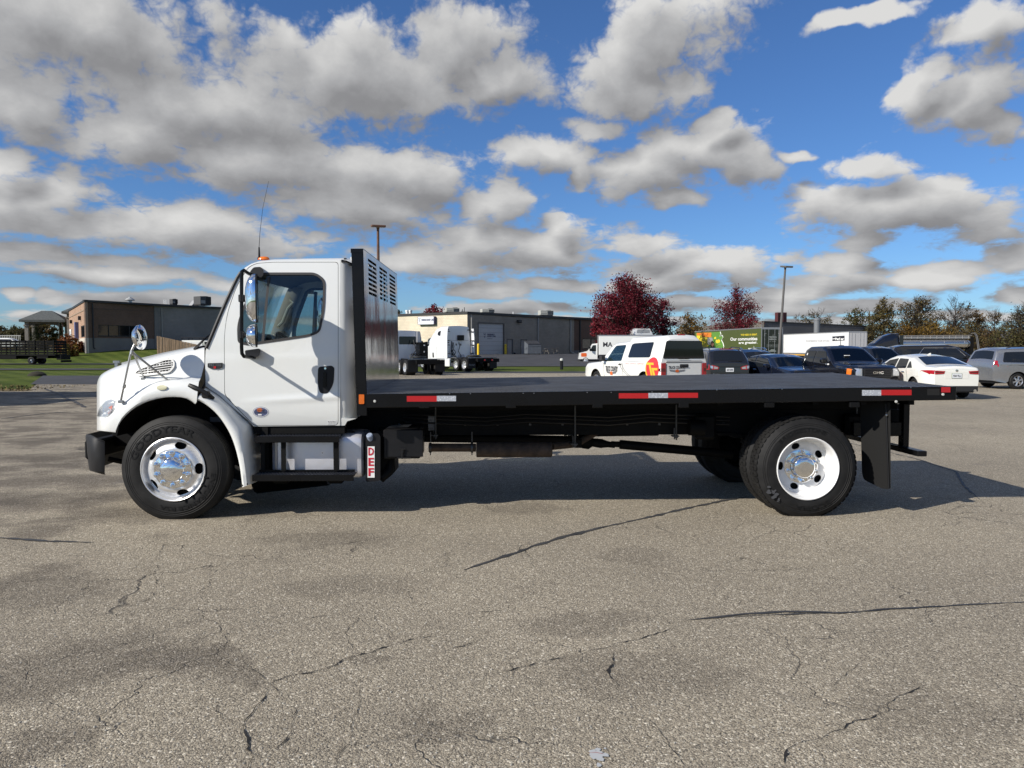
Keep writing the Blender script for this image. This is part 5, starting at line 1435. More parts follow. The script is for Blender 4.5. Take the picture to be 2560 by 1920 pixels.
def on_wall(name, fn, poly, d0, d1, m, parent, smooth=0):
    return MB().plate([poly], fn, d0, d1).build(name, m, parent, smooth=smooth)

# left building: brown brick hall with a tan gable end and a grey block wing
def ual(A, B, px):     # metres along a wall from A to B at which a photo column falls
    A = Vector((A[0], A[1], 0)); d = (Vector((B[0], B[1], 0)) - A).normalized(); dd = ray(px, 872)
    det = d.x * -dd.y + dd.x * d.y
    return (-A.x * -dd.y + dd.x * -A.y) / det
BL = thing('brick_hall', 'low brown brick hall with a sunlit tan end and a long grey wing', 'building', (-55, 100, 1.7), world=True)
C0 = (W(215.6, 872, 100).x, 100.0); C1 = (W(387, 872, 108.5).x, 108.5); C2 = (W(600, 872, 119.5).x, 119.5)
E0 = (W(169, 872, 131).x, 131.0)
zr = W(215.6, 751.5, 100).z; zr2 = 0.3
g0 = 1.2
hl0, hl1 = 3.0, 0
w1, f1, L1 = wall('brick_wall', C0, C1, 3.15, zr - 0.15, BRICKB, BL, holes=[(ual(C0, C1, 247), 3.45, ual(C0, C1, 350), 4.95)])
on_wall('upper_band', f1, rect(0, zr - 1.05, L1, zr - 0.95), -0.06, 0.02, BANDB, BL)
on_wall('plinth', f1, rect(0, g0 - 1, L1, 3.15), -0.05, 0.3, BLOCKG, BL)
wa0, wa1 = ual(C0, C1, 247), ual(C0, C1, 350)
for k in range(4):
    u0 = wa0 + k * (wa1 - wa0) / 4; u1 = u0 + (wa1 - wa0) / 4
    p_ = on_wall('window', f1, rect(u0 + 0.04, 3.5, u1 - 0.04, 4.9), 0.12, 0.14, DGLASS, BL)
    MB().plate([rect(u0, 3.45, u1, 4.95), rect(u0 + 0.05, 3.52, u1 - 0.05, 4.88)], f1, 0.05, 0.16).build('window_frame', COPING, p_, smooth=0)
on_wall('sill', f1, rect(wa0 - 0.1, 3.38, wa1 + 0.1, 3.45), -0.08, 0.2, COPING, BL)
mb = MB(); mb.tube([f1(ual(C0, C1, 233), zr - 0.3, -0.12), f1(ual(C0, C1, 233), 1.9, -0.12), f1(ual(C0, C1, 234), 1.7, -0.3)], 0.09, 8); mb.build('downpipe', COPING, BL)
w2, f2, L2 = wall('block_wall', C1, C2, g0 - 2, (zr - 0.15, zr - 0.18), BLOCKG, BL, off=0.0)
on_wall('pilaster', f2, rect(0.0, g0 - 2, 0.7, zr - 0.2), -0.10, 0.0, BLOCKG, BL)
mb = MB(); mb.tube([f2(1.1, zr - 0.4, -0.1), f2(1.1, 1.2, -0.1)], 0.08, 8); mb.build('downpipe', DOWNP, BL)
w3, f3, L3 = wall('end_wall', C0, E0, 3.15, (zr - 0.15, zr - 0.15), BRICKT, BL, holes=[(1.2, 3.3, 7.5, 4.9), (12.5, 3.3, 19.5, 4.9)])
on_wall('plinth', f3, rect(0, g0 - 1, L3, 3.15), -0.05, 0.3, mat('pale_plinth', (0.55, 0.5, 0.42), 0.8), BL)
for (a, b_) in ((1.2, 7.5), (12.5, 19.5)):
    for k in range(3):
        u0 = a + (b_ - a) * k / 3; u1 = a + (b_ - a) * (k + 1) / 3
        p_ = on_wall('window', f3, rect(u0 + 0.08, 3.38, u1 - 0.08, 4.82), 0.12, 0.14, DGLASS, BL)
        MB().plate([rect(u0, 3.3, u1, 4.9), rect(u0 + 0.1, 3.4, u1 - 0.1, 4.8)], f3, 0.05, 0.16).build('window_frame', COPING, p_, smooth=0)
on_wall('upper_band', f3, rect(0, zr - 1.25, L3, zr - 1.1), -0.06, 0.02, mat('tan_band', (0.30, 0.22, 0.155), 0.8), BL)
for u0 in (7.0, 24.0): on_wall('wall_lamp', f3, rect(u0, zr - 2.35, u0 + 0.7, zr - 1.8), -0.35, 0.0, COPING, BL)
for (fn_, L_) in ((f1, L1), (f2, L2), (f3, L3)):
    on_wall('coping', fn_, rect(-0.12, zr - 0.15, L_ + 0.12, zr + 0.12), -0.12, 0.35, COPING, BL)
MB().add([Vector((C0[0], C0[1], zr - 0.2)), Vector((C2[0], C2[1], zr - 0.2)), Vector((C2[0] - 30, C2[1] + 30, zr - 0.2)), Vector((E0[0], E0[1], zr - 0.2))], [(0, 1, 2, 3)]).build('roof', COPING, BL, smooth=0)
# signs on the end wall
def end_sign(u0, u1, z0, z1, mtl, label, d=0.45):
    s_ = MB().plate([rect(u0, z0, u1, z1)], f3, -d, -0.02).build('wall_sign', mtl, None, smooth=0)
    tag(s_, label, 'sign'); return s_
end_sign(11.6, 13.4, zr - 5.2, zr - 2.5, mat('blue_sign', (0.10, 0.11, 0.24), 0.4), 'dark blue projecting sign on the tan end of the brick hall')
s_ = end_sign(25.5, 30.0, zr - 5.4, zr - 3.2, LABELW, 'white sign board with blue emblem on the far part of the tan brick end', 0.12)
MB().plate([rect(27.2, zr - 5.0, 28.2, zr - 3.5)], f3, -0.14, -0.12).build('emblem', MATS['blue_sign'], s_, smooth=0)

# pavilion and porch at the far end of the hall
def pavilion(label, cx, cy, zb_, zt_, zp, hx, hy, rz):
    t = thing('pavilion', label, 'pavilion', (cx, cy, zb_), rz)
    mb = MB(); h_ = zt_ - zb_
    base = [Vector((-hx, -hy, h_)), Vector((hx, -hy, h_)), Vector((hx, hy, h_)), Vector((-hx, hy, h_))]
    low = [p - Vector((0, 0, 0.35)) for p in base]; r_ = max(0.2, hx - hy)
    top = [Vector((-r_, 0, zp - zb_)), Vector((r_, 0, zp - zb_))]
    mb.add(base + low + top, [(0, 1, 9, 8), (1, 2, 9), (2, 3, 8, 9), (3, 0, 8), (0, 1, 5, 4), (1, 2, 6, 5), (2, 3, 7, 6), (3, 0, 4, 7), (4, 5, 6, 7)])
    mb.build('roof', mat('grey_shingle', (0.085, 0.092, 0.09), 0.9, vary=0.3, vscale=4, bump=0.03, bscale=8), t, smooth=0)
    for sx_ in (-1, 1):
        for sy_ in (-1, 1):
            m2 = MB().box(sx_ * (hx - 0.9) - 0.28, sx_ * (hx - 0.9) + 0.28, sy_ * (hy - 0.9) - 0.28, sy_ * (hy - 0.9) + 0.28, 0, h_ - 0.3, 0.04)
            m2.box(sx_ * (hx - 0.9) - 0.42, sx_ * (hx - 0.9) + 0.42, sy_ * (hy - 0.9) - 0.42, sy_ * (hy - 0.9) + 0.42, h_ - 1.1, h_ - 0.8, 0.04)
            m2.build('column', mat('stone_column', (0.21, 0.19, 0.165), 0.85, vary=0.25), t)
    mb = MB()
    for yy in (-hy + 0.9, hy - 0.9):
        arch = [(-hx + 0.9, h_ - 0.3)] + [((-hx + 0.9) * cos(a) , h_ - 1.5 + 0.9 * sin(a)) for a in lin(0.05, pi - 0.05, 14)] + [(hx - 0.9, h_ - 0.3)]
        mb.plate([arch], lambda u, v, w_, yy=yy: Vector((u, yy + w_, v)), -0.15, 0.15)
    mb.build('arch_beam', mat('beam_brown', (0.10, 0.085, 0.07), 0.8), t, smooth=0)
    return t
pv_ = W(118, 804, 128)
pavilion('open hip roofed pavilion with arched beams and stone columns at far left', pv_.x, 128, 1.6, W(118, 801, 128).z, W(118, 777, 128).z, 3.4, 2.6, 0.25)
pv_ = W(174, 804, 126)
pavilion('porch with a small grey hip roof against the tan end of the brick hall', pv_.x, 127.5, 1.6, W(174, 779, 126).z, W(174, 766, 126).z, 1.6, 1.5, 0.3)

# roof plant on the left building
def roof_unit(label, p, sx_, sy_, sz_, rz, dark=True, group=None, name='rooftop_unit'):
    t = thing(name, label, 'air conditioner', p, rz, group)
    body = mat('unit_grey', (0.40, 0.40, 0.36), 0.6, vary=0.1) if not dark else mat('unit_dark', (0.055, 0.055, 0.055), 0.6)
    MB().box(-sx_ / 2, sx_ / 2, -sy_ / 2, sy_ / 2, 0.12, sz_, 0.03).build('casing', body, t)
    mb = MB(); n = 9
    for k in range(n):
        x = sx_ * (0.05 + 0.43 * k / (n - 1)); mb.box(x, x + sx_ * 0.02, -sy_ / 2 - 0.03, -sy_ / 2 + 0.01, 0.2, sz_ - 0.08)
    mb.build('coil_grille', mat('grille_black', (0.015, 0.015, 0.016), 0.6), t, smooth=0)
    MB().box(-sx_ * 0.46, -sx_ * 0.05, -sy_ / 2 - 0.02, -sy_ / 2 + 0.01, 0.3, sz_ * 0.55, 0.01).build('access_panel', mat('unit_panel', (0.33, 0.33, 0.30), 0.6), t)
    mb = MB(); mb.cyl((sx_ * 0.25, 0, sz_ - 0.02), (sx_ * 0.25, 0, sz_ + 0.08), min(sx_, sy_) * 0.26, 14); mb.build('fan_shroud', MATS['grille_black'], t)
    MB().box(-sx_ / 2 + 0.05, sx_ / 2 - 0.05, -sy_ / 2 + 0.05, sy_ / 2 - 0.05, 0, 0.13).build('curb', COPING, t)
    return t
def at(px, py, Y): return W(px, py, Y)
p = at(506, 764, 122); roof_unit('large dark cooling unit on the grey wing roof of the brick hall', p, 1.9, 1.9, 1.45, 0.95)
p = at(484, 764, 123)
t = thing('fresh_air_hood', 'slanted metal intake hood beside the dark roof unit on the grey wing', 'vent', p, 0.95)
MB().loft([[Vector((-0.6, y, 0)), Vector((0.6, y, 0)), Vector((0.6, y, 0.75)), Vector((0.1, y, 0.85))] for y in (-0.5, 0.5)]).build('hood', mat('galvanised', (0.45, 0.45, 0.44), 0.45, 0.6), t, smooth=0)
MB().box(-0.35, 0.6, -0.45, 0.45, -0.15, 0.0).build('curb', COPING, t)
p = at(434, 762, 121); roof_unit('small dark cooling box on the brick hall roof near its wing joint', p, 0.9, 0.9, 0.9, 0.95)
p = at(325, 756, 108)
t = thing('roof_turbine', 'mushroom shaped metal roof vent on the brown brick hall', 'vent', p)
MB().lathe([(-0.2, 0.28), (0.25, 0.28), (0.28, 0.62), (0.36, 0.66), (0.55, 0.45), (0.68, 0.2), (0.78, 0.12), (0.8, 0)], (0, 0, 0), (0, 0, 1), 16).build('cowl', mat('galvanised_lit', (0.55, 0.55, 0.52), 0.45, 0.5), t)  # galvanised again, with sunlight put into a brighter colour
for k, x in enumerate((411, 416)):
    p = at(x, 761, 118); t = thing('vent_pipe', 'thin white vent pipe on the brick hall roof, %s of the two' % ('nearer its turbine' if k == 0 else 'nearer the cooling box'), 'pipe', p, group='white vent pipes on the hall roof')
    MB().cyl((0, 0, -0.3), (0, 0, 0.72), 0.07, 8).build('pipe', LABELW, t)

# right building: cream block unit with a shaded long side
BR = thing('block_building', 'long flat roofed block building with a sunlit cream front and grey shaded side', 'building', (-3.6, 97, 0.9), world=True)
D0 = (W(1168.5, 872, 97).x, 97.0); D1 = (W(1435, 872, 113.5).x, 113.5); D2 = (W(1530, 872, 120.0).x, 120.0); D3 = (W(985, 872, 104.4).x, 104.4)
zr_ = W(1168.5, 782, 97).z; gb = 0.2
Lr = sqrt((D1[0] - D0[0]) ** 2 + (D1[1] - D0[1]) ** 2)
def ualong(px):     # metres along the shaded wall at which a photo column falls
    A = Vector((D0[0], D0[1], 0)); d = (Vector((D1[0], D1[1], 0)) - A).normalized(); dd = ray(px, 872)
    # A + d u = k dd (in plan)
    det = d.x * -dd.y + dd.x * d.y
    return (-A.x * -dd.y + dd.x * -A.y) / det
def zat(px, py): 
    u = ualong(px); Y = D0[1] + (D1[1] - D0[1]) * u / Lr
    return W(px, py, Y).z
gu0, gu1 = ualong(1196.5), ualong(1259.5); gzt = zat(1225, 809)
d1u0, d1u1 = ualong(1267.5), ualong(1282); d2u0, d2u1 = ualong(1302), ualong(1317)
zg = 0.9
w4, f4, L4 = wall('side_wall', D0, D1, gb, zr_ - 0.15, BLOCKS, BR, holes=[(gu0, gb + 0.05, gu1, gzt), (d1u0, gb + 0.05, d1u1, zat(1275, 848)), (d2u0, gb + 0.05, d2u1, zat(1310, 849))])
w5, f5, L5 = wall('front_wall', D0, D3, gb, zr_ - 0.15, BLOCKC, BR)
w6, f6, L6 = wall('brick_bay', D1, D2, zg + 0.55, zr_ - 0.15, BRICKB, BR, holes=[(2.0, 1.7, 6.5, 3.3)])
on_wall('plinth', f6, rect(0, gb, L6, zg + 0.55), -0.05, 0.3, BLOCKG, BR)
p_ = on_wall('window', f6, rect(2.0, 1.7, 6.5, 3.3), 0.12, 0.14, DGLASS, BR)
MB().plate([rect(2.0, 1.7, 6.5, 3.3), rect(2.1, 1.8, 4.2, 3.2), rect(4.3, 1.8, 6.4, 3.2)], f6, 0.04, 0.16).build('window_frame', COPING, p_, smooth=0)
gd = MB()
n = 7
for k in range(n):
    z0 = gb + 0.7 + (gzt - gb - 0.7) * k / n; z1 = gb + 0.7 + (gzt - gb - 0.7) * (k + 1) / n
    on_wall('garage_door_panel', f4, rect(gu0, z0 + 0.02, gu1, z1 - 0.01), 0.14, 0.2, mat('garage_white', (0.50, 0.50, 0.49), 0.55), BR)
on_wall('door_back', f4, rect(gu0, gb, gu1, gzt), 0.2, 0.25, DOORG, BR)
MB().plate([rect(gu0 - 0.12, gb, gu1 + 0.12, gzt + 0.14), rect(gu0, gb - 0.1, gu1, gzt)] if False else [[(gu0 - 0.12, gb), (gu0, gb), (gu0, gzt), (gu1, gzt), (gu1, gb), (gu1 + 0.12, gb), (gu1 + 0.12, gzt + 0.14), (gu0 - 0.12, gzt + 0.14)]], f4, -0.03, 0.14).build('garage_frame', mat('frame_dark', (0.12, 0.11, 0.10), 0.7), BR, smooth=0)  # frame has one even dark colour
for (a, b_, zt__) in ((d1u0, d1u1, zat(1275, 848)), (d2u0, d2u1, zat(1310, 849))):
    d_ = on_wall('door', f4, rect(a + 0.06, gb, b_ - 0.06, zt__ - 0.06), 0.10, 0.15, DOORG, BR)
    MB().plate([[(a - 0.05, gb), (a + 0.06, gb), (a + 0.06, zt__ - 0.06), (b_ - 0.06, zt__ - 0.06), (b_ - 0.06, gb), (b_ + 0.05, gb), (b_ + 0.05, zt__ + 0.05), (a - 0.05, zt__ + 0.05)]], f4, -0.03, 0.1).build('door_frame', mat('frame_dark', (0.12, 0.11, 0.10), 0.7), d_, smooth=0)
    on_wall('handle', f4, rect(a + 0.15, 1.9, a + 0.28, 2.05), 0.04, 0.1, STEEL, d_)
for (px, m_) in ((1177, DOWNP), (1344, DOWNP), (1425, DOWNP)):
    u = ualong(px); mb = MB(); zz = 1.1 if px > 1400 else zg
    pts = [f4(u, zr_ - 0.25, -0.12), f4(u, zz + 0.25, -0.12)]
    if px > 1400: pts += [f4(u + 0.15, zz, -0.3), f4(u + 0.9, zz - 0.35, -0.9)]
    mb.tube(pts, 0.11, 8); mb.build('downpipe', m_, BR)
mb = MB(); mb.tube([f6(1.3, zr_ - 0.3, -0.12), f6(1.3, 1.0, -0.12)], 0.12, 8); mb.build('downpipe', COPING, BR)
u = ualong(1295); lm = MB().box(-0.35, 0.35, -0.5, 0, -0.2, 0.25, 0.08); pp = f4(u, zat(1295, 804), 0); rz_ = atan2(D1[1] - D0[1], D1[0] - D0[0]); lm.v = [Matrix.Rotation(rz_, 3, 'Z') @ v + pp for v in lm.v]; lm.build('wall_lamp', COPING, BR)
for (fn_, L_) in ((f4, L4), (f5, L5), (f6, L6)): on_wall('coping', fn_, rect(-0.1, zr_ - 0.15, L_ + 0.1, zr_ + 0.16), -0.12, 0.35, COPING, BR)
MB().add([Vector((D0[0], D0[1], zr_ - 0.2)), Vector((D2[0], D2[1], zr_ - 0.2)), Vector((D2[0] - 10, D2[1] + 25, zr_ - 0.2)), Vector((D3[0], D3[1], zr_ - 0.2))], [(0, 1, 2, 3)]).build('roof', COPING, BR, smooth=0)
# printing on the door, box sign on the cream front
NAVY = mat('navy_print', (0.022, 0.030, 0.10), 0.5)
def uv_box(fn, u0, z0, u1, z1, d): return lambda u, v: fn(u0 + (u1 - u0) * u, z0 + (z1 - z0) * v, d)
def three_leaf(mb, fn, uc, z, w_, d):
    for k, (dz, ww, hh) in enumerate(((0, 1.0, 0.38), (-0.55, 0.72, 0.3), (-0.95, 0.35, 0.26))):
        a = w_ * ww / 2; h = w_ * hh * 0.9; zc = z + dz * w_
        mb.plate([[(uc - a, zc + h * 0.5), (uc - a * 0.3, zc + h * 0.28), (uc, zc + h * 0.12), (uc + a * 0.3, zc + h * 0.28), (uc + a, zc + h * 0.5), (uc + a * 0.7, zc - h * 0.2), (uc, zc - h * 0.5), (uc - a * 0.7, zc - h * 0.2)]], fn, d - 0.01, d)
ln = MB(); uL = ualong(1209.5); uR = ualong(1241)
lettering(ln, 'FRESENIUS', uv_box(f4, ualong(1220), zat(1225, 838.3), ualong(1238), zat(1225, 834.2), 0.125), 0.03)
lettering(ln, 'KIDNEY CARE', uv_box(f4, ualong(1220), zat(1225, 842.4), ualong(1241), zat(1225, 838.9), 0.125), 0.03)
lettering(ln, 'Deliveries', uv_box(f4, ualong(1220.5), zat(1225, 847.6), ualong(1232.5), zat(1225, 845.4), 0.125), 0.01)
three_leaf(ln, f4, ualong(1213.5), zat(1213, 835.2), 0.5, 0.135)
ln.build('door_lettering', NAVY, BR, smooth=0)
A5 = Vector((D0[0], D0[1], 0)); d5 = (Vector((D3[0], D3[1], 0)) - A5).normalized()
def u5(px):
    dd = ray(px, 872); det = d5.x * -dd.y + dd.x * d5.y
    return (-A5.x * -dd.y + dd.x * -A5.y) / det
def z5(px, py): return W(px, py, A5.y + d5.y * u5(px)).z
su0, su1 = u5(1091), u5(1050)
sg = MB().plate([rect(su0, z5(1070, 811.5), su1, z5(1070, 791.5))], f5, -0.45, -0.02).build('wall_sign', mat('sign_case_navy', (0.035, 0.04, 0.11), 0.45), None, smooth=0)
tag(sg, 'white box sign with navy lettering on the cream front of the block building', 'sign')
MB().plate([rect(su0 + 0.08, z5(1070, 811.0), su1 - 0.08, z5(1070, 792.2))], f5, -0.47, -0.45).build('face', mat('sign_white', (0.72, 0.73, 0.76), 0.45), sg, smooth=0)
ln = MB()
lettering(ln, 'FRESENIUS KIDNEY CARE', lambda u, v: f5(u5(1060) + (u5(1090) - u5(1060)) * u, z5(1070, 802.6) + (z5(1070, 797.4) - z5(1070, 802.6)) * v, -0.485), 0.03)
three_leaf(ln, f5, u5(1055), z5(1055, 797.6), 0.42, -0.475)
ln.build('lettering', NAVY, sg, smooth=0)
# rooftop plant and pipes
for k, (px, lb) in enumerate(((1130, 'grey roof unit with black coil end above the cream corner of the block building'), (1218, 'grey roof unit with black coil end above the garage door of the block building'), (1364, 'grey roof unit with black coil end nearest the red maple, on the block building'))):
    Y_ = (99.5, 104, 115)[k]; py = (782.5, 783.5, 790)[k]
    roof_unit(lb, W(px, py, Y_), (1.75, 1.75, 2.1)[k], 1.3, (0.66, 0.6, 0.85)[k], 0.25, False, 'grey roof units on the block building')
for k, x in enumerate((1018, 1026)):
    p = W(x, 786, 106); t = thing('roof_pipe', 'white capped flue pipe on the cream building roof, %s of the pair' % ('nearer the headboard' if k == 0 else 'nearer the small maple'), 'pipe', p, group='white flue pipes on the block building roof')
    MB().lathe([(-0.3, 0.22), (0.35, 0.22), (0.36, 0.27), (0.6, 0.27), (0.62, 0)], (0, 0, 0), (0, 0, 1), 12).build('flue', LABELW, t)
for k, x in enumerate((1156, 1161)):
    p = W(x, 781.5, 100); t = thing('roof_mast', 'thin dark mast on the block building roof, %s' % ('shorter one beside the corner unit' if k == 0 else 'taller one above the corner'), 'mast', p)
    mb = MB(); mb.tube([(0, 0, -0.3), (0, 0, 0.45 + 0.25 * k)], 0.05, 6); mb.tube([(0, 0, 0.3), (-0.25, 0, -0.1)], 0.03, 5); mb.build('mast', COPING, t)
p = W(1283, 788, 110); t = thing('vent_pipe', 'small white vent pipe on the block building roof between two grey units', 'pipe', p)
MB().cyl((0, 0, -0.3), (0, 0, 0.5), 0.06, 8).build('pipe', LABELW, t)

# dark warehouse at the right, with stack and flue towers
BW = thing('warehouse', 'long dark grey warehouse behind the parked trailers', 'building', (60, 140, 0), world=True)
wa = (W(1690, 872, 190).x, 190.0); wb = (W(1905, 872, 128).x, 128.0); wc = (W(2165, 872, 140).x, 140.0)
zw = W(1905, 802.5, 128).z
w7, f7, L7 = wall('front_wall', wb, wc, -0.5, (zw, W(2160, 814.5, 140).z), mat('dark_cladding', (0.105, 0.105, 0.108), 0.75, vary=0.12, vscale=0.3), BW)
w8, f8, L8 = wall('end_wall', wb, wa, -0.5, (zw, zw + 0.4), mat('brown_cladding', (0.15, 0.135, 0.115), 0.8, vary=0.12, vscale=0.3), BW)
on_wall('parapet', f7, [(0, zw - 0.25), (L7, W(2160, 814.5, 140).z - 0.25), (L7, W(2160, 814.5, 140).z + 0.02), (0, zw + 0.02)], -0.06, 0.0, COPING, BW)
for k, x in enumerate((1945, 1958.5)):
    p = W(x, 804.5, 135); t = thing('roof_tower', 'dark red louvred tower on the warehouse roof, %s the lamp post' % ('in front of' if k == 0 else 'just beyond'), 'tower', p, 0.3, 'dark red towers on the warehouse roof')
    MB().box(-0.42, 0.42, -0.4, 0.4, -0.4, 1.7, 0.03).build('casing', mat('maroon_metal', (0.075, 0.016, 0.018), 0.6), t)
    mb = MB()
    for j in range(8): mb.box(-0.36, 0.36, -0.44, -0.40, 0.1 + j * 0.19, 0.2 + j * 0.19)
    mb.build('louvre', mat('maroon_dark', (0.04, 0.012, 0.013), 0.6), t, smooth=0)
p = W(2042, 829, 126); t = thing('exhaust_stack', 'tall grey flue pipe standing against the warehouse behind the white trailer', 'pipe', (p.x, p.y, 0))
hh_ = W(2042, 795, 126).z
MB().lathe([(0, 0.5), (hh_ - 0.5, 0.5), (hh_ - 0.45, 0.56), (hh_ - 0.2, 0.55), (hh_, 0.3), (hh_, 0)], (0, 0, 0), (0, 0, 1), 16).build('pipe', mat('flue_grey', (0.16, 0.17, 0.18), 0.5), t)
# far sheds low behind the trees at the right edge
BS = thing('far_shed', 'low grey shed roof showing through the bare trees at the right edge', 'building', (W(2480, 865, 200).x, 200, 0), 0.1)
MB().box(-28, 28, -8, 8, 0, 4.6).build('wall', mat('shed_wall', (0.20, 0.18, 0.165), 0.8), BS, smooth=0)
MB().loft([[Vector((x, -8.5, 4.6)), Vector((x, 8.5, 4.6)), Vector((x, 0, 6.6))] for x in (-28.5, 28.5)]).build('roof', mat('shed_roof', (0.21, 0.21, 0.22), 0.7), BS, smooth=0)

# ------------------------------------------------------------------ fence of upright boards
FE = thing('board_fence', 'tan wooden board fence stepping downhill in front of the grey block wing', 'fence', (-44, 98, 1.2), world=True)
fa, fb_ = W(392, 840, 98), W(500, 863, 99.5)
mb = MB(); n = 58; r = random.Random(4)
for k in range(n):
    t0, t1 = k / n, (k + 0.94) / n
    a = fa.lerp(fb_, t0); b_ = fa.lerp(fb_, t1); dz = r.uniform(-0.02, 0.02)
    y_ = r.uniform(-0.012, 0.012)
    mb.box(a.x, b_.x, a.y + y_, a.y + y_ + 0.03, a.z - 2.0 + dz - 0.6, a.z + dz, 0)
o = mb.build('boards', mat('fence_cedar', (0.36, 0.245, 0.155), 0.85, vary=0.25, vscale=1.5, aniso=(6, 6, 0.6)), FE, smooth=0); o['kind'] = 'stuff'
mb = MB()
for dz in (-0.3, -1.2): mb.tube([fa + Vector((0, 0.08, dz)), fb_ + Vector((0, 0.08, dz))], 0.05, 4)
mb.build('rail', MATS['fence_cedar'], FE)

# ------------------------------------------------------------------ lamp posts, bollards, bin, table
def lamp_post(label, base, H_, lean, m_, hw, rz):
    t = thing('lamp_post', label, 'lamp post', base, rz)
    MB().tube([(0, 0, 0), (lean, 0, H_)], [0.13, 0.085], 8).build('pole', m_, t)
    MB().box(-0.3, 0.3, -0.3, 0.3, 0, 0.7, 0.05).build('footing', mat('concrete', (0.40, 0.38, 0.34), 0.9), t)
    mb = MB(); M_ = Matrix.Translation((lean, -0.1, H_ + 0.03)) @ Matrix.Rotation(radians(8), 4, 'X')
    mb.box(-hw, hw, -0.55, 0.35, -0.05, 0.10, 0.03, M=M_); hd = mb.build('lamp_head', m_, t)
    MB().box(-hw * 0.85, hw * 0.85, -0.48, 0.1, -0.065, -0.05, 0, M=M_).build('lens', mat('lamp_lens', (0.45, 0.42, 0.32), 0.3), t)
    MB().lathe([(-0.1, 0.1), (0, 0.11), (0.02, 0.06)], (lean, 0, H_), (0, 0, 1), 8).build('collar', m_, t)
pb = W(947.5, 872, 50); lamp_post('tall rust brown lamp post with a flat tilted lamp head rising behind the headboard', (pb.x, 50, 0), W(947, 568, 50).z, 0.0, mat('rust_pole', (0.12, 0.06, 0.038), 0.7, vary=0.3), 0.46, 0.25)
pb = W(1946, 872, 66); pt = W(1962, 668, 66); lamp_post('tall grey lamp post with a flat lamp head standing beyond the parked cars', (pb.x, 66, 0), pt.z, pt.x - pb.x + 0.1, mat('grey_pole', (0.10, 0.095, 0.09), 0.6), 0.38, 0.2)
def bollard(label, px, pt_, pb_, Y, yellow, grp):
    zb0 = gz(W(px, pb_, Y).x, Y); h = W(px, pt_, Y).z - zb0
    t = thing('bollard', label, 'bollard', (W(px, pb_, Y).x, Y, zb0), 0, grp)
    if yellow: MB().lathe([(-0.2, 0.16), (h - 0.1, 0.16), (h - 0.02, 0.11), (h, 0)], (0, 0, 0), (0, 0, 1), 14).build('post', mat('safety_yellow', (0.75, 0.50, 0.02), 0.5), t)
    else:
        MB().lathe([(-0.2, 0.13), (h * 0.8, 0.13)], (0, 0, 0), (0, 0, 1), 12).build('post', BLACKT, t)
        MB().lathe([(h * 0.8, 0.14), (h - 0.04, 0.14), (h, 0.08), (h, 0)], (0, 0, 0), (0, 0, 1), 12).build('cap', mat('pale_cap', (0.62, 0.62, 0.58), 0.5), t)
bollard('yellow bollard at the garage door edge nearer the white tractor', 1196, 859, 887, 96.0, True, 'yellow bollards by the garage door')
bollard('yellow bollard between the garage door and the grey doors', 1264, 860, 887, 101.5, True, 'yellow bollards by the garage door')
bollard('black bollard with a pale top standing in the grass strip near the pickup', 1404, 896, 923, 62, False, 'black bollards along the grass strip')
bollard('black bollard with a pale top half hidden behind the white tractor', 1219, 893, 921, 63, False, 'black bollards along the grass strip')
bollard('short pale post by the second grey door of the block building', 1287, 880, 888, 103.5, False, None)
p = W(1308, 889, 104); t = thing('sign_post', 'thin grey post in front of the second grey door', 'post', (p.x, 104, gz(p.x, 104)))
MB().cyl((0, 0, 0), (0, 0, 1.75), 0.06, 8).build('post', DOWNP, t)
# rubbish container
Yd_ = 99.0; p0, p1 = W(1314, 889, Yd_), W(1349, 889, Yd_); zb0 = gz(p0.x, Yd_)
t = thing('dumpster', 'grey steel waste container with a sloping black lid beside the block building', 'dumpster', ((p0.x + p1.x) / 2, Yd_, zb0), 0.22)
w_ = (p1.x - p0.x) / 2 * 0.98
sec = [(-0.9, 0.12), (0.85, 0.12), (0.85, 1.45), (0.85, 1.75), (-0.95, 1.32)]
MB().loft([[Vector((x, y, z)) for y, z in sec] for x in (-w_, w_)]).build('body', mat('bin_blue_grey', (0.10, 0.112, 0.13), 0.6, vary=0.15), t, smooth=0)
lid = MB()
for k in range(2):
    x0 = -w_ + k * w_ + 0.03
    lid.loft([[Vector((x, -0.98, 1.33)), Vector((x, 0.88, 1.77)), Vector((x, 0.88, 1.84)), Vector((x, -0.98, 1.40))] for x in (x0, x0 + w_ - 0.06)])
    for j in range(4): lid.loft([[Vector((x, -0.9, 1.41)), Vector((x, 0.8, 1.82)), Vector((x, 0.8, 1.87)), Vector((x, -0.9, 1.46))] for x in (x0 + 0.1 + j * w_ * 0.22, x0 + 0.17 + j * w_ * 0.22)])
lid.build('lid', mat('lid_dark', (0.035, 0.036, 0.040), 0.6), t, smooth=0)
mb = MB()
for x in (-w_ - 0.08, w_): mb.box(x, x + 0.08, -0.6, 0.6, 0.75, 0.95)
mb.box(-w_, w_, -0.97, -0.92, 1.1, 1.2); mb.build('lift_pocket', MATS['bin_blue_grey'], t, smooth=0)
for x in (-w_ + 0.2, w_ - 0.2): MB().cyl((x - 0.05, -0.7, 0.08), (x + 0.05, -0.7, 0.08), 0.08, 10).build('caster', BLACKT, t)
dl = MB().box(-0.36, 0.36, -0.915, -0.90, 0.68, 1.16).build('label', mat('bin_label_green', (0.03, 0.085, 0.03), 0.5), t, smooth=0)
mb = MB(); mb.plate([[(-0.25, 0.85), (0.0, 1.05), (0.25, 0.9), (0.05, 0.95)]], lambda u, v, w__: Vector((u, -0.918 - w__, v)), 0, 0.004); mb.build('swoosh', mat('bin_label_yellow', (0.55, 0.55, 0.08), 0.5), dl, smooth=0)
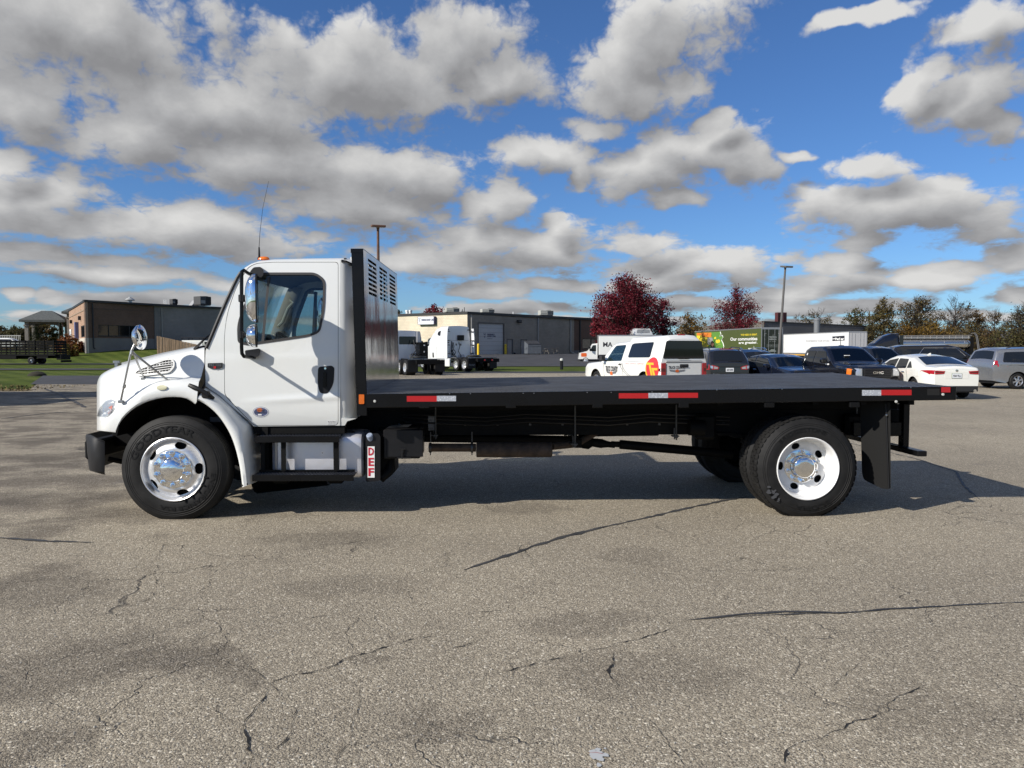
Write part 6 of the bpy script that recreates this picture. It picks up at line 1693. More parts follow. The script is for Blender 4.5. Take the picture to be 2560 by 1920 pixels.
MB().box(0.52, 0.78, -0.915, -0.90, 0.62, 0.80).build('sticker', LABELW, t, smooth=0)
Yp = 104; p = W(1378, 889, Yp); zb0 = gz(p.x, Yp)
t = thing('picnic_table', 'grey picnic table with benches beside the waste container', 'table', (p.x, Yp, zb0), 0.35)
for k in range(4): MB().box(-0.95, 0.95, -0.36 + k * 0.18, -0.36 + k * 0.18 + 0.16, 0.74, 0.79).build('plank', mat('table_grey', (0.13, 0.12, 0.11), 0.85), t, smooth=0)
for y in (-0.72, 0.72): MB().box(-0.95, 0.95, y - 0.13, y + 0.13, 0.44, 0.48).build('bench', MATS['table_grey'], t, smooth=0)
mb = MB()
for x in (-0.7, 0.7): mb.tube([(x, -0.75, 0), (x, -0.2, 0.74)], 0.04, 5); mb.tube([(x, 0.75, 0), (x, 0.2, 0.74)], 0.04, 5); mb.tube([(x, -0.78, 0.42), (x, 0.78, 0.42)], 0.035, 5)
mb.build('leg', MATS['table_grey'], t)
# small fixture on the lawn in front of the truck's nose, clod in the grass
p = G(291, 921); t = thing('utility_stub', 'small grey metal box on a short post in the lawn beyond the hood', 'utility box', (p.x, p.y, gz(p.x, p.y)))
s_ = p.y / F
MB().box(-7 * s_, 9 * s_, -0.1, 0.1, 13 * s_, 19 * s_, 0.02).build('box', STEEL, t); MB().box(-3 * s_, 4 * s_, -0.08, 0.08, 0, 13 * s_).build('post', STEEL, t)
p = G(93, 938); t = MB().lathe([(0, 0.55), (0.12, 0.5), (0.26, 0.3), (0.32, 0)], (0, 0, 0), (0, 0, 1), 12).build('grass_clod', mat('clod_dark', (0.025, 0.022, 0.012), 0.95), None)
t.location = (p.x, p.y, -0.05); tag(t, 'dark clump of earth lying on the near lawn strip', 'clod')

# ------------------------------------------------------------------ trees
def tree(name, label, base, H_, R_, trunk_h, leaf, n_tip, n_leaf, lsize, seed, group=None, bare=0.0, shape=1.0, bark=(0.07, 0.055, 0.045), spread=0.55, low=0.12, cat='tree', mix=None, clump=0.105):
    r = random.Random(seed); t = thing(name, label, cat, base, r.random() * 6.28, group)
    tr = MB(); tr.tube([(0, 0, -0.1), (r.gauss(0, .05), r.gauss(0, .05), H_ * 0.3), (r.gauss(0, .1), r.gauss(0, .1), H_ * 0.6), (r.gauss(0, .15), r.gauss(0, .15), H_ * 0.93)], [R_ * 0.075, R_ * 0.055, R_ * 0.035, R_ * 0.006], 7)
    tips = []
    while len(tips) < n_tip:
        u = Vector((r.gauss(0, 1), r.gauss(0, 1), r.gauss(0, 1))).normalized() * r.random() ** 0.36
        zt_ = low + (1 - low) * (u.z * 0.5 + 0.5)
        env = (1 - abs(2 * ((zt_ - low) / (1 - low)) ** shape - 1) ** 2.4) ** 0.5
        hr = sqrt(u.x ** 2 + u.y ** 2)
        lobe = 1 + 0.18 * sin(3 * atan2(u.y, u.x) + seed) + 0.12 * sin(5 * atan2(u.y, u.x) + zt_ * 9 + seed)
        tips.append(Vector((u.x * R_ * (0.35 + 0.65 * env) * lobe, u.y * R_ * (0.35 + 0.65 * env) * lobe, zt_ * H_)))
    for i, tp in enumerate(tips):
        h0 = max(trunk_h * 0.75, tp.z - (0.35 + 0.5 * spread) * sqrt(tp.x ** 2 + tp.y ** 2) - 0.12 * H_ * r.random())
        h0 = min(h0, H_ * 0.85)
        st_ = Vector((0, 0, h0)); mid = st_.lerp(tp, 0.5) + Vector((r.gauss(0, .05), r.gauss(0, .05), -0.03)) * R_
        rb = R_ * 0.016 * (0.7 + 0.6 * r.random())
        tr.tube([st_, mid, tp], [rb, rb * 0.6, rb * 0.14], 4, caps=False)
        for k in range(2 if bare < 0.3 else 4):
            q = st_.lerp(tp, 0.55 + 0.4 * r.random()); dirn = (tp - st_).normalized() + Vector((r.gauss(0, .5), r.gauss(0, .5), r.gauss(0.25, .4)))
            e = q + dirn.normalized() * R_ * (0.18 + 0.2 * r.random())
            tr.tube([q, q.lerp(e, 0.5) + Vector((r.gauss(0, .02), r.gauss(0, .02), 0.02)) * R_, e], [rb * 0.42, rb * 0.3, rb * 0.12], 3, caps=False)
            if bare > 0.3:
                for j in range(2):
                    q2 = q.lerp(e, 0.4 + 0.5 * r.random()); e2 = q2 + ((e - q).normalized() + Vector((r.gauss(0, .5), r.gauss(0, .5), r.gauss(.2, .4)))).normalized() * R_ * 0.14
                    tr.tube([q2, e2], [rb * 0.25, rb * 0.1], 3, caps=False)
    tr.build('trunk', mat('bark_%d' % int(bark[0] * 1000), bark, 0.9), t, smooth=60, recalc=False)
    V_, F_, M_ = [], [], []
    for i, tp in enumerate(tips):
        if r.random() < bare: continue
        inner = Vector((0, 0, tp.z * 0.6 + 0.2 * H_)); cs = clump * R_ * (0.7 + 0.7 * r.random()); nl = int(n_leaf * (0.5 + r.random()))
        mi = r.randrange(len(leaf)) if r.random() < 0.5 else 0
        for k in range(nl):
            f = 1 - 0.45 * r.random() ** 2
            c = inner.lerp(tp, f) + Vector((r.gauss(0, 1), r.gauss(0, 1), r.gauss(0, 0.8))) * cs
            s = lsize * (0.6 + 0.8 * r.random())
            n_ = Vector((r.gauss(0, 1), r.gauss(0, 1), r.gauss(0.5, 1))).normalized(); a = n_.orthogonal().normalized(); a = Matrix.Rotation(r.random() * 6.28, 3, n_) @ a; b_ = n_.cross(a)
            o = len(V_)
            V_ += [c + a * s, c + b_ * s * 0.55, c - a * s, c - b_ * s * 0.55 + n_ * s * 0.2]; F_.append((o, o + 1, o + 2, o + 3)); M_.append(mi if r.random() < 0.8 else r.randrange(len(leaf)))
    cm = MB(); cm.v = V_; cm.f = F_; cm.m = M_
    if V_: cm.build('crown', leaf, t, smooth=0, recalc=False)
    return t
def leafm(name, c): 
    m, q, b = own(name)
    q.t.nodes.remove([n_ for n_ in q.t.nodes if n_.type == 'OUTPUT_MATERIAL'][0])
    f = q.noise(q.n('ShaderNodeTexCoord').outputs['Object'], 1.1, 4, 0.6).outputs['Fac']
    cc = q.ramp(f, [(0.3, tuple(x * 0.7 for x in c)), (0.7, tuple(min(1, x * 1.3) for x in c))])
    m.node_tree.links.new(cc, b.inputs['Base Color']); b.inputs['Roughness'].default_value = 0.6; b.inputs['Specular IOR Level'].default_value = 0.25
    tl = q.n('ShaderNodeBsdfTranslucent', {'Color': cc})
    ms = q.n('ShaderNodeMixShader', {0: 0.3, 1: b.outputs[0], 2: tl.outputs[0]})
    q.n('ShaderNodeOutputMaterial', {'Surface': ms.outputs[0]})
    return m
RL = [leafm('maple_red', (0.155, 0.015, 0.026)), leafm('maple_dark', (0.088, 0.010, 0.017)), leafm('maple_bright', (0.21, 0.022, 0.032))]
GL = [leafm('leaf_green', (0.078, 0.074, 0.026)), leafm('leaf_olive', (0.105, 0.080, 0.030)), leafm('leaf_dark', (0.056, 0.048, 0.022))]
YL = [leafm('leaf_gold', (0.17, 0.105, 0.018)), leafm('leaf_amber', (0.15, 0.085, 0.015)), leafm('leaf_ochre', (0.10, 0.075, 0.02))]
BL_ = [leafm('leaf_brown', (0.11, 0.065, 0.022)), leafm('leaf_tan', (0.13, 0.085, 0.035))]
OL = [leafm('leaf_orange', (0.20, 0.075, 0.022)), leafm('leaf_rust', (0.12, 0.045, 0.018)), leafm('leaf_yellowbush', (0.24, 0.17, 0.03))]
EL = [leafm('needle_dark', (0.020, 0.032, 0.014)), leafm('needle_mid', (0.035, 0.048, 0.018))]
def tree_px(name, label, px, ptop, pbase, halfw, Y, leaf, n_tip, n_leaf, lsize, seed, **kw):
    b = W(px, 872, Y); z0 = gz(b.x, Y) if pbase is None else W(px, pbase, Y).z
    return tree(name, label, (b.x, Y, z0), W(px, ptop, Y).z - z0, halfw * Y / F, kw.pop('trunk_h', 1.5), leaf, n_tip, n_leaf, lsize, seed, **kw)
tree_px('red_maple', 'largest dark red maple, broad and rounded, behind the white pickup', 1566, 688, None, 86, 92, RL[:2], 240, 84, 0.125, 11, shape=0.85, low=0.10)
tree_px('red_maple', 'smaller thin dark red maple joined to the lower flank of the largest one', 1655, 738, None, 50, 96, [RL[0], RL[1]], 80, 40, 0.14, 12, bare=0.12, low=0.12)
tree_px('red_maple', 'bright red maple peeping out beside the largest one, towards the block building', 1500, 752, None, 32, 100, [RL[2], RL[0]], 60, 46, 0.14, 13)
tree_px('red_maple', 'dark red maple standing alone behind the green trailer', 1843, 718, None, 62, 122, [RL[0], RL[1]], 150, 64, 0.13, 14, shape=0.9, bare=0.05)
tree_px('red_maple', 'small red maple crown showing above the cream building roof', 1087, 757, None, 34, 130, [RL[2], RL[0]], 90, 44, 0.20, 15)
tree_px('brown_tree', 'half bare golden brown tree between the red maples', 1728, 778, None, 46, 112, [YL[1], YL[2], BL_[0]], 95, 26, 0.16, 16, bare=0.25)
tree_px('brown_tree', 'dark brown tree top just beyond the headboard', 995, 772, None, 24, 125, [BL_[0], GL[2]], 60, 46, 0.2, 17)
RT = [('olive tree with thin leaves left of the tall tree group', 2045, 772, 52, 150, [GL[1], GL[0]], 70, 0.25, 0.40), ('bare thin tree beside the warehouse pipe', 1995, 778, 26, 155, [BL_[0]], 40, 0.2, 0.85), ('green leafed tree above the white trailer end', 2138, 768, 40, 146, [GL[0], GL[1]], 90, 0.25, 0.12),
      ('tall forked tree with olive leaves over the black sleeper cab', 2208, 742, 40, 142, [GL[1], GL[0], YL[2]], 110, 0.25, 0.15), ('sparse tree showing its limbs beside the tall forked tree', 2172, 766, 34, 150, [GL[1]], 50, 0.25, 0.70), ('broad tree with thin brown green leaves above the tanker', 2290, 741, 62, 145, [GL[1], GL[2], BL_[0]], 130, 0.25, 0.30),
      ('tall nearly bare tree with fanned twigs above the tanker end', 2385, 745, 50, 148, [BL_[0], GL[2]], 90, 0.25, 0.80), ('brown leafed tree beyond the tanker ladder', 2440, 772, 34, 150, [BL_[0], BL_[1]], 70, 0.25, 0.25), ('grey bare tree with a few leaves above the minivan front', 2485, 772, 42, 155, [GL[1], BL_[1]], 70, 0.25, 0.72),
      ('large thin tree at the right edge of the view', 2580, 755, 70, 138, [GL[2], GL[1]], 120, 0.25, 0.35), ('low golden bush tree behind the tanker middle', 2330, 800, 46, 138, [YL[0], YL[1]], 90, 0.22, 0.05), ('low golden green bush tree beside the black sleeper cab', 2262, 802, 40, 137, [YL[1], YL[2]], 90, 0.22, 0.05),
      ('low olive bush tree beyond the tanker ladder', 2420, 808, 44, 137, [GL[1], YL[2]], 80, 0.22, 0.1), ('low green bush tree above the minivan roof', 2510, 815, 44, 137, [GL[0], GL[1]], 80, 0.22, 0.15), ('dark low thicket between the warehouse and the black sleeper cab', 2175, 812, 30, 139, [GL[2], GL[1]], 70, 0.22, 0.1), ('low rusty brown bush tree between the warehouse end and the forked tree', 2120, 815, 34, 141, [BL_[0], YL[2]], 70, 0.22, 0.1), ('low tan bush tree beneath the fanned bare tree', 2378, 812, 36, 141, [BL_[1], YL[2]], 80, 0.22, 0.1), ('low brown bush tree beneath the grey bare tree', 2470, 818, 40, 143, [BL_[0], BL_[1]], 80, 0.22, 0.15), ('dark low thicket at the right edge beneath the large thin tree', 2560, 820, 40, 136, [GL[2], GL[1]], 70, 0.22, 0.15)]
for k, (lb, px, ptp, hw, Y, lf, nt_, ls_, br_) in enumerate(RT):
    tree_px('autumn_tree', lb, px, ptp, None, hw, Y, lf, int(nt_ * 1.35), 27, ls_ * 0.75, 100 + k, group='tree line at the right', bare=br_, shape=1.0, bark=(0.045, 0.036, 0.03), low=0.15 if ptp < 795 else 0.02, trunk_h=2.5)
LT = [('yellow tree seen through and beside the pavilion', 85, 793, 22, 150, YL[2:] + [BL_[1]], 60, 0.22, 0.2), ('yellow green tree behind the pavilion columns', 118, 800, 30, 156, [YL[2], BL_[1]], 70, 0.22, 0.15), ('low round green tree above the stake truck cab', 40, 815, 32, 150, [GL[0], GL[1]], 80, 0.2, 0.0),
      ('olive green tree at the left edge', 5, 814, 22, 155, [GL[1], GL[2]], 60, 0.2, 0.0), ('dark green low tree behind the stake truck bed', 58, 824, 26, 140, [GL[2], GL[0]], 60, 0.2, 0.0)]
for k, (lb, px, ptp, hw, Y, lf, nt_, ls_, br_) in enumerate(LT):
    tree_px('autumn_tree', lb, px, ptp, None, hw, Y, lf, nt_, 40, ls_, 140 + k, group='trees at the far left', bare=br_, low=0.03)
def spruce(label, px, ptop, halfw, Y, seed, leaf):
    b = W(px, 872, Y); z0 = gz(b.x, Y); H_ = W(px, ptop, Y).z - z0; R_ = halfw * Y / F; r = random.Random(seed)
    t = thing('spruce', label, 'tree', (b.x, Y, z0)); MB().tube([(0, 0, 0), (0, 0, H_)], [0.14, 0.02], 6).build('trunk', mat('bark_70', (0.07, 0.055, 0.045), 0.9), t)
    V_, F_, M_ = [], [], []
    for k in range(2600):
        h = r.random() ** 1.3; a = r.random() * 6.28; rad = R_ * (1 - h) * (0.5 + 0.5 * r.random() ** 0.5) * (0.8 + 0.2 * sin(a * 5 + h * 30))
        c = Vector((cos(a) * rad, sin(a) * rad, H_ * h - 0.15 * rad + 0.1)); d = Vector((cos(a), sin(a), -0.25)) * 0.24; s = Vector((-sin(a), cos(a), 0.1)) * 0.07
        o = len(V_); V_ += [c - s, c + s, c + d]; F_.append((o, o + 1, o + 2)); M_.append(r.randrange(len(leaf)))
    cm = MB(); cm.v = V_; cm.f = F_; cm.m = M_; cm.build('crown', leaf, t, smooth=0, recalc=False)
spruce('dark evergreen shrub tree behind the stake truck bed', 92, 818, 26, 110, 3, EL)
spruce('narrow dark evergreen between the pavilion columns', 153, 808, 8, 124, 4, EL)
def bush(label, px, ptop, halfw, Y, leaf, n_, seed, name='bush', z0=None):
    b = W(px, 872, Y); z0 = gz(b.x, Y) if z0 is None else z0; H_ = W(px, ptop, Y).z - z0; R_ = halfw * Y / F; r = random.Random(seed)
    t = thing(name, label, 'bush', (b.x, Y, z0)); V_, F_, M_ = [], [], []
    mb = MB()
    for k in range(9): a = r.random() * 6.28; mb.tube([(0, 0, 0), (cos(a) * R_ * 0.6, sin(a) * R_ * 0.6, H_ * 0.75)], [0.05, 0.01], 4)
    mb.build('stem', mat('bark_70', (0.07, 0.055, 0.045), 0.9), t)
    for k in range(n_):
        u = Vector((r.gauss(0, 1), r.gauss(0, 1), abs(r.gauss(0, 1)))).normalized() * (0.55 + 0.5 * r.random())
        c = Vector((u.x * R_, u.y * R_, u.z * H_)); s = 0.16 * (0.6 + 0.8 * r.random()); n__ = (u + Vector((r.gauss(0, .6), r.gauss(0, .6), r.gauss(0, .6)))).normalized(); a = n__.orthogonal().normalized(); a = Matrix.Rotation(r.random() * 6.28, 3, n__) @ a; b2 = n__.cross(a)
        o = len(V_); V_ += [c + a * s, c + b2 * s * 0.6, c - a * s, c - b2 * s * 0.6]; F_.append((o, o + 1, o + 2, o + 3)); M_.append(r.randrange(len(leaf)))
    cm = MB(); cm.v = V_; cm.f = F_; cm.m = M_; cm.build('crown', leaf, t, smooth=0, recalc=False)
bush('rusty orange shrub at the foot of the tan brick end', 172, 836, 30, 101, OL[:2], 1500, 31)
bush('low yellow shrub beneath the rusty orange shrub', 166, 858, 12, 97, [OL[2], GL[1]], 500, 32)
bush('small yellow shrub below the pale plinth corner', 188, 860, 8, 97.5, [OL[2], OL[0]], 350, 33)
bush('dark red leaved shrub beside the plinth of the tan end', 203, 852, 8, 103, [RL[1], OL[1]], 350, 34)
bush('green mounded shrub below the dark evergreen', 92, 850, 20, 104, [GL[0], GL[2]], 900, 35)
# distant wood along the horizon
mb = MB(); r = random.Random(77); V_, F_, M_ = [], [], []
for k in range(16000):
    a = r.uniform(-0.75, 0.75); R_ = 420 + r.random() * 60; x = sin(a) * R_; y = cos(a) * R_
    hmax = 6.0 + 4.0 * sin(a * 23) * sin(a * 51 + 1) + 2.0 * sin(a * 140); z = r.random() ** 0.8 * max(2.5, hmax)
    s = 0.7 + 0.9 * r.random(); c = Vector((x, y, z)); d1 = Vector((r.gauss(0, 1), r.gauss(0, .4), r.gauss(0, 1))).normalized() * s; d2 = Vector((r.gauss(0, 1), r.gauss(0, .4), r.gauss(0, 1))).normalized() * s
    o = len(V_); V_ += [c + d1, c + d2, c - d1, c - d2]; F_.append((o, o + 1, o + 2, o + 3)); M_.append(r.randrange(3))
mb.v, mb.f, mb.m = V_, F_, M_
o = mb.build('distant_wood', [GL[1], BL_[0], GL[2]], None, smooth=0, recalc=False); tag(o, 'low line of distant trees along the horizon', 'wood', kind='stuff')
# ------------------------------------------------------------------ cars, written in their own axes: x forward, y left, z up
CGLASS = mat('car_glass', (0.012, 0.014, 0.016), 0.03, spec=0.6, alpha=1.0)
CGLASSL = glass_mat('car_glass_clear', (0.42, 0.50, 0.52), 0.05)
TLRED = mat('tail_red', (0.36, 0.008, 0.016), 0.12, coat=1.0)
TLDARK = mat('tail_dark_red', (0.10, 0.006, 0.010), 0.12, coat=1.0)
TLCLEAR = mat('lamp_clear', (0.55, 0.56, 0.58), 0.12, 0.6, coat=1.0, bump=0.003, bscale=40)
ALLOY = mat('alloy', (0.55, 0.55, 0.56), 0.28, 0.9)
PLATE = mat('plate_white', (0.66, 0.68, 0.70), 0.5)
INK = mat('plate_ink', (0.02, 0.02, 0.03), 0.5)
TRIM = mat('black_trim', (0.016, 0.016, 0.017), 0.5)
def paint(name, c, rough=0.16, metal=0.0): return mat(name, c, rough, metal, coat=1.0, vary=0.03, vscale=1.0)
PBLACK = paint('car_black', (0.006, 0.006, 0.008)); PNAVY = paint('car_navy', (0.007, 0.010, 0.020)); PCHAR = paint('car_charcoal', (0.020, 0.021, 0.024), 0.2, 0.3)
PWHITE = paint('car_white', (0.78, 0.78, 0.74)); PPEARL = paint('car_pearl', (0.74, 0.735, 0.68)); PSILV = paint('car_silver', (0.36, 0.37, 0.39), 0.25, 0.75); PGREY = paint('car_grey', (0.10, 0.105, 0.11), 0.2, 0.4)

class Car:
    """a body drawn from its side profile: top line, sill line with wheel arches, plan width, tumblehome"""
    def __init__(s, root, L, Wd, top, belt, sill, wheels, wr, paint, tumble=0.2, rr=0.07, endw=0.16, crown=0.04, archr=None):
        s.t = root; s.L, s.Wd, s.top, s.belt, s.sill, s.wheels, s.wr, s.paint, s.tum, s.rr, s.endw, s.crown = L, Wd, top, belt, sill, wheels, wr, paint, tumble, rr, endw, crown
        s.ar = archr or wr * 1.16; s.body()
    def zt(s, x): return interp(x, s.top)
    def hw(s, x):
        e = abs(x) / (s.L / 2); return s.Wd / 2 * (1 - s.endw * max(0, (e - 0.62) / 0.38) ** 2.2)
    def bl(s, x): return interp(x, s.belt) if isinstance(s.belt, list) else s.belt
    def tumb(s, x, z):
        b = s.bl(x)
        if z > b: return 1 - s.tum * ((z - b) / 0.6) ** 1.15
        return 1 - 0.05 * ((b - z) / b) ** 2 - (0.012 if 0.3 < z / b < 0.55 else 0)
    def sy(s, x, z):
        zt = s.zt(x); y = s.hw(x) * s.tumb(x, min(z, zt)); r = s.rr
        if z > zt - r: y -= r * (1 - sqrt(max(0, 1 - min(1, (z - zt + r) / r) ** 2)))
        return y
    def zb(s, x):
        z = s.sill + 0.10 * max(0, (abs(x) / (s.L / 2) - 0.8) / 0.2)
        for wx in s.wheels:
            d = abs(x - wx)
            if d < s.ar: z = max(z, s.wr + sqrt(s.ar ** 2 - d * d))
        return z
    def tz(s, x, y):
        yt = max(0.05, s.hw(x) * s.tumb(x, s.zt(x)) - s.rr)
        return s.zt(x) + s.crown * (1 - min(1, abs(y) / yt) ** 2)
    def body(s):
        xs = set(); L2 = s.L / 2
        for k in range(41): xs.add(round(-L2 + s.L * k / 40, 4))
        for k in (0.004, 0.015, 0.035, 0.06): xs.add(round(-L2 + s.L * k, 4)); xs.add(round(L2 - s.L * k, 4))
        for x, _ in s.top: xs.add(round(x, 4))
        for wx in s.wheels:
            for k in range(-8, 9): xs.add(round(wx + s.ar * sin(k / 8 * pi / 2) * 0.9999, 4))
        xs = sorted(x for x in xs if -L2 - 1e-6 <= x <= L2 + 1e-6)
        rows = []
        for x in xs:
            zb, zt = s.zb(x), s.zt(x); r = min(s.rr, (zt - zb) * 0.4); b = min(s.bl(x), zt - r)
            zz = [zb + (max(zb, b) - zb) * q for q in (0, .12, .3, .48, .62, .8, .93, 1)] + [max(zb, b) + (zt - r - max(zb, b)) * q for q in (.15, .5, 1)] + [zt - r + r * sin(q * pi / 2) for q in (.4, .75, 1)]
            half = [Vector((x, s.sy(x, z), z)) for z in zz]
            ye = half[-1].y
            half += [Vector((x, ye * q, zt + s.crown * (1 - q * q))) for q in (0.75, 0.45, 0.0)]
            full = [Vector((p.x, -p.y, p.z)) for p in half] + [p for p in reversed(half[:-1])]
            rows.append(full)
        mb = MB().grid(rows)
        for r_ in (rows[0], rows[-1]): mb.add(r_, [tuple(range(len(r_)))])
        s.obj = mb.build('body', s.paint, s.t, smooth=32)
        mb = MB(); mb.box(-L2 + 0.15, L2 - 0.15, -s.Wd / 2 + 0.28, s.Wd / 2 - 0.28, s.sill - 0.02, min(s.bl(0), 0.85)); 
        for wx in s.wheels: mb.box(wx - s.ar - 0.02, wx + s.ar + 0.02, -s.Wd / 2 + 0.27, s.Wd / 2 - 0.27, s.sill, s.wr + s.ar + 0.02)
        mb.build('underbody', TRIM, s.t, smooth=0)
    def side(s, name, poly, m, off=0.012, both=True, cuts=(), parent=None, sides=(1, -1)):
        out = []; us = [p[0] for p in poly]; vs_ = [p[1] for p in poly]
        cuts = [('u', k * 0.2) for k in range(-16, 17) if min(us) < k * 0.2 < max(us)] + [('v', k * 0.07) for k in range(4, 50) if min(vs_) < k * 0.07 < max(vs_)]
        for sg in sides:
            fn = lambda u, v, w_, sg=sg: Vector((u, sg * (s.sy(u, v) + w_), v))
            out.append(MB().plate([poly], fn, off - 0.012, off, cuts).build(name, m, parent or s.t, smooth=30))
        return out
    def over(s, name, x0, x1, m, fy=0.9, off=0.006, n=6, fy1=None):
        fy1 = fy if fy1 is None else fy1; rows = []
        for i in range(n + 1):
            x = x0 + (x1 - x0) * i / n; f = fy + (fy1 - fy) * i / n; ye = s.sy(x, s.zt(x)) * f
            slope = (s.zt(x + 0.01) - s.zt(x - 0.01)) / 0.02; nx, nz = -slope, 1; l_ = sqrt(nx * nx + 1)
            rows.append([Vector((x + off * nx / l_, ye * q, s.tz(x, ye * q) + off * nz / l_)) for q in [k / 5 - 1 for k in range(11)]])
        return MB().grid(rows).build(name, m, s.t, smooth=60)
    def end(s, name, poly, m, front=True, off=0.006, thick=0.03, parent=None, wrap=True):
        """patch on the nose or tail; poly in (y, z); wraps round the plan corner"""
        L2 = s.L / 2; sg = 1 if front else -1
        def fn(u, v, w_):
            y = u; x = L2
            lim = s.sy(L2 * sg, v) 
            if abs(y) > lim and wrap:       # walk back along the side until the body is this wide
                lo, hi = 0.0, L2
                for _ in range(18):
                    mid = (lo + hi) / 2
                    if s.sy(sg * mid, v) > abs(y): lo = mid
                    else: hi = mid
                x = lo
            return Vector((sg * (x + off - w_), y, v))
        return MB().plate([poly], fn, 0.0, thick, [('u', k * 0.1) for k in range(-9, 10)]).build(name, m, parent or s.t, smooth=30)
    def wheel_set(s, style='alloy', width=0.23, track_in=0.03, n_spoke=5):
        for wx in s.wheels:
            for sg in (1, -1):
                o = Vector((wx, sg * (s.hw(wx) - track_in), s.wr)); ax = Vector((0, -sg, 0)); r = s.wr; ri = r * 0.66
                t = MB().lathe([(0.02, ri), (0.0, ri + 0.02), (0.0, r - 0.05), (0.03, r - 0.008), (0.05, r), (width - 0.05, r), (width - 0.01, r - 0.04), (width, ri)], o, ax, 28).build('wheel', RUBBER, s.t, smooth=40)
                mb = MB(); mb.lathe([(0.02, ri), (0.004, ri - 0.005), (0.02, ri - 0.025), (0.06, ri - 0.03)], o, ax, 28)
                if style == 'alloy':
                    for k in range(n_spoke):
                        a = 2 * pi * k / n_spoke + 0.3
                        for da in (-0.11, 0.11):
                            d = Vector((cos(a + da), 0, sin(a + da))); mb.tube([o + ax * 0.02 + Vector((cos(a), 0, sin(a))) * 0.04, o + ax * 0.03 + d * (ri - 0.02)], [0.035, 0.022], 5)
                    mb.lathe([(0.04, 0.07), (0.01, 0.06), (0.005, 0)], o, ax, 12)
                else: mb.lathe([(0.05, ri - 0.02), (0.02, ri * 0.6), (0.045, ri * 0.5), (0.03, 0.05), (0.03, 0)], o, ax, 20)
                mb.build('rim', ALLOY, t, smooth=40)
                MB().lathe([(0.09, ri - 0.01), (0.09, 0)], o, ax, 20).build('brake_disc', TRIM, t)
    def mirrors(s, x, z, m, size=(0.10, 0.20, 0.14)):
        for sg in (1, -1):
            y = s.sy(x, z); mb = MB(); mb.box(x - size[0], x + size[0], sg * (y + 0.05), sg * (y + 0.05 + size[1]), z, z + size[2], 0.04); mb.box(x - 0.03, x + 0.05, sg * (y - 0.02), sg * (y + 0.1), z, z + 0.05, 0.01)
            mb.build('door_mirror', m, s.t)
    def handles(s, xs, z, m):
        for x in xs:
            for sg in (1, -1): y = s.sy(x, z); MB().box(x - 0.10, x + 0.10, sg * (y - 0.005), sg * (y + 0.03), z - 0.02, z + 0.02, 0.012).build('door_handle', m, s.t)
    def seams(s, lines):
        mb = MB()
        for ln_ in lines:
            for sg in (1, -1):
                pts = []
                for (a, b_) in zip(ln_, ln_[1:]):
                    for k in range(6): q = k / 6; x, z = a[0] + (b_[0] - a[0]) * q, a[1] + (b_[1] - a[1]) * q; pts.append(Vector((x, sg * (s.sy(x, z) + 0.0005), z)))
                x, z = ln_[-1]; pts.append(Vector((x, sg * (s.sy(x, z) + 0.0005), z)))
                mb.tube(pts, 0.006, 4)
        mb.build('door_seam', GAP, s.t, smooth=0)
    def plate(s, z, txt, front=False, y=0.0, w_=0.31, h=0.155, off=0.02):
        p = s.end('license_plate', rect(y - w_ / 2, z - h / 2, y + w_ / 2, z + h / 2), PLATE, front, off, 0.02)
        sg = 1 if front else -1; mb = MB(); flip = 1 if front else -1
        lettering(mb, txt, lambda u, v: Vector((sg * (s.L / 2 + off + 0.004), y + flip * (u - 0.5) * w_ * 0.8, z + (v - 0.55) * h * 0.5)), 0.03)
        mb.build('lettering', INK, p, smooth=0)
        return p
    def text(s, txt, x0, x1, z0, z1, m, side=1, off=0.012, bold=0.03, skew=0.0):
        mb = MB()
        def fn(u, v):
            x = (x0 + (x1 - x0) * u) ; z = z0 + (z1 - z0) * v; x += skew * (z - z0) * (1 if x1 > x0 else -1)
            return Vector((x, side * (s.sy(x, z) + off), z))
        lettering(mb, txt, fn, bold); return mb.build('lettering', m, s.t, smooth=0)
    def endtext(s, txt, y0, y1, z0, z1, m, front=False, off=0.012, bold=0.03):
        sg = 1 if front else -1; mb = MB(); lettering(mb, txt, lambda u, v: Vector((sg * (s.L / 2 + off), y0 + (y1 - y0) * u, z0 + (z1 - z0) * v)), bold); return mb.build('lettering', m, s.t, smooth=0)

GRP = 'cars parked in the row behind the truck'
def car_at(name, label, cat, px, Y, ang, **kw):
    p = W(px, 872, Y); return thing(name, label, cat, (p.x, Y, 0), radians(ang), GRP)

# --- white pickup with a topper, seen from behind and its left
t = car_at('pickup_truck', 'white pickup with a topper over its bed and a red and yellow logo', 'pickup', 1602, 28.2, 109)
c = Car(t, 5.85, 2.03, [(-2.925, 2.02), (-2.92, 2.03), (-2.72, 2.16), (-0.55, 2.13), (-0.50, 1.99), (-0.2, 1.97), (0.55, 1.93), (0.78, 1.86), (1.30, 1.30), (1.45, 1.20), (2.75, 1.12), (2.88, 1.02), (2.925, 0.78)], [(-2.925, 1.18), (1.2, 1.16), (1.5, 1.05), (2.925, 0.95)], 0.50, (-1.95, 1.80), 0.41, PWHITE, 0.20, 0.10, 0.10, 0.03, 0.50)
c.side('topper_window', round_poly([(-2.25, 1.40), (-0.72, 1.38), (-0.72, 1.86), (-0.85, 1.90), (-2.2, 1.94)], 0.08, 4), CGLASS, cuts=[('v', 1.6), ('v', 1.75)])
c.side('window', round_poly([(-0.30, 1.25), (0.92, 1.22), (0.50, 1.82), (-0.30, 1.85)], [0.05, 0.05, 0.12, 0.08], 4), CGLASSL, cuts=[('v', 1.5), ('v', 1.7)])
c.over('windscreen', 0.80, 1.28, CGLASS, 0.92)
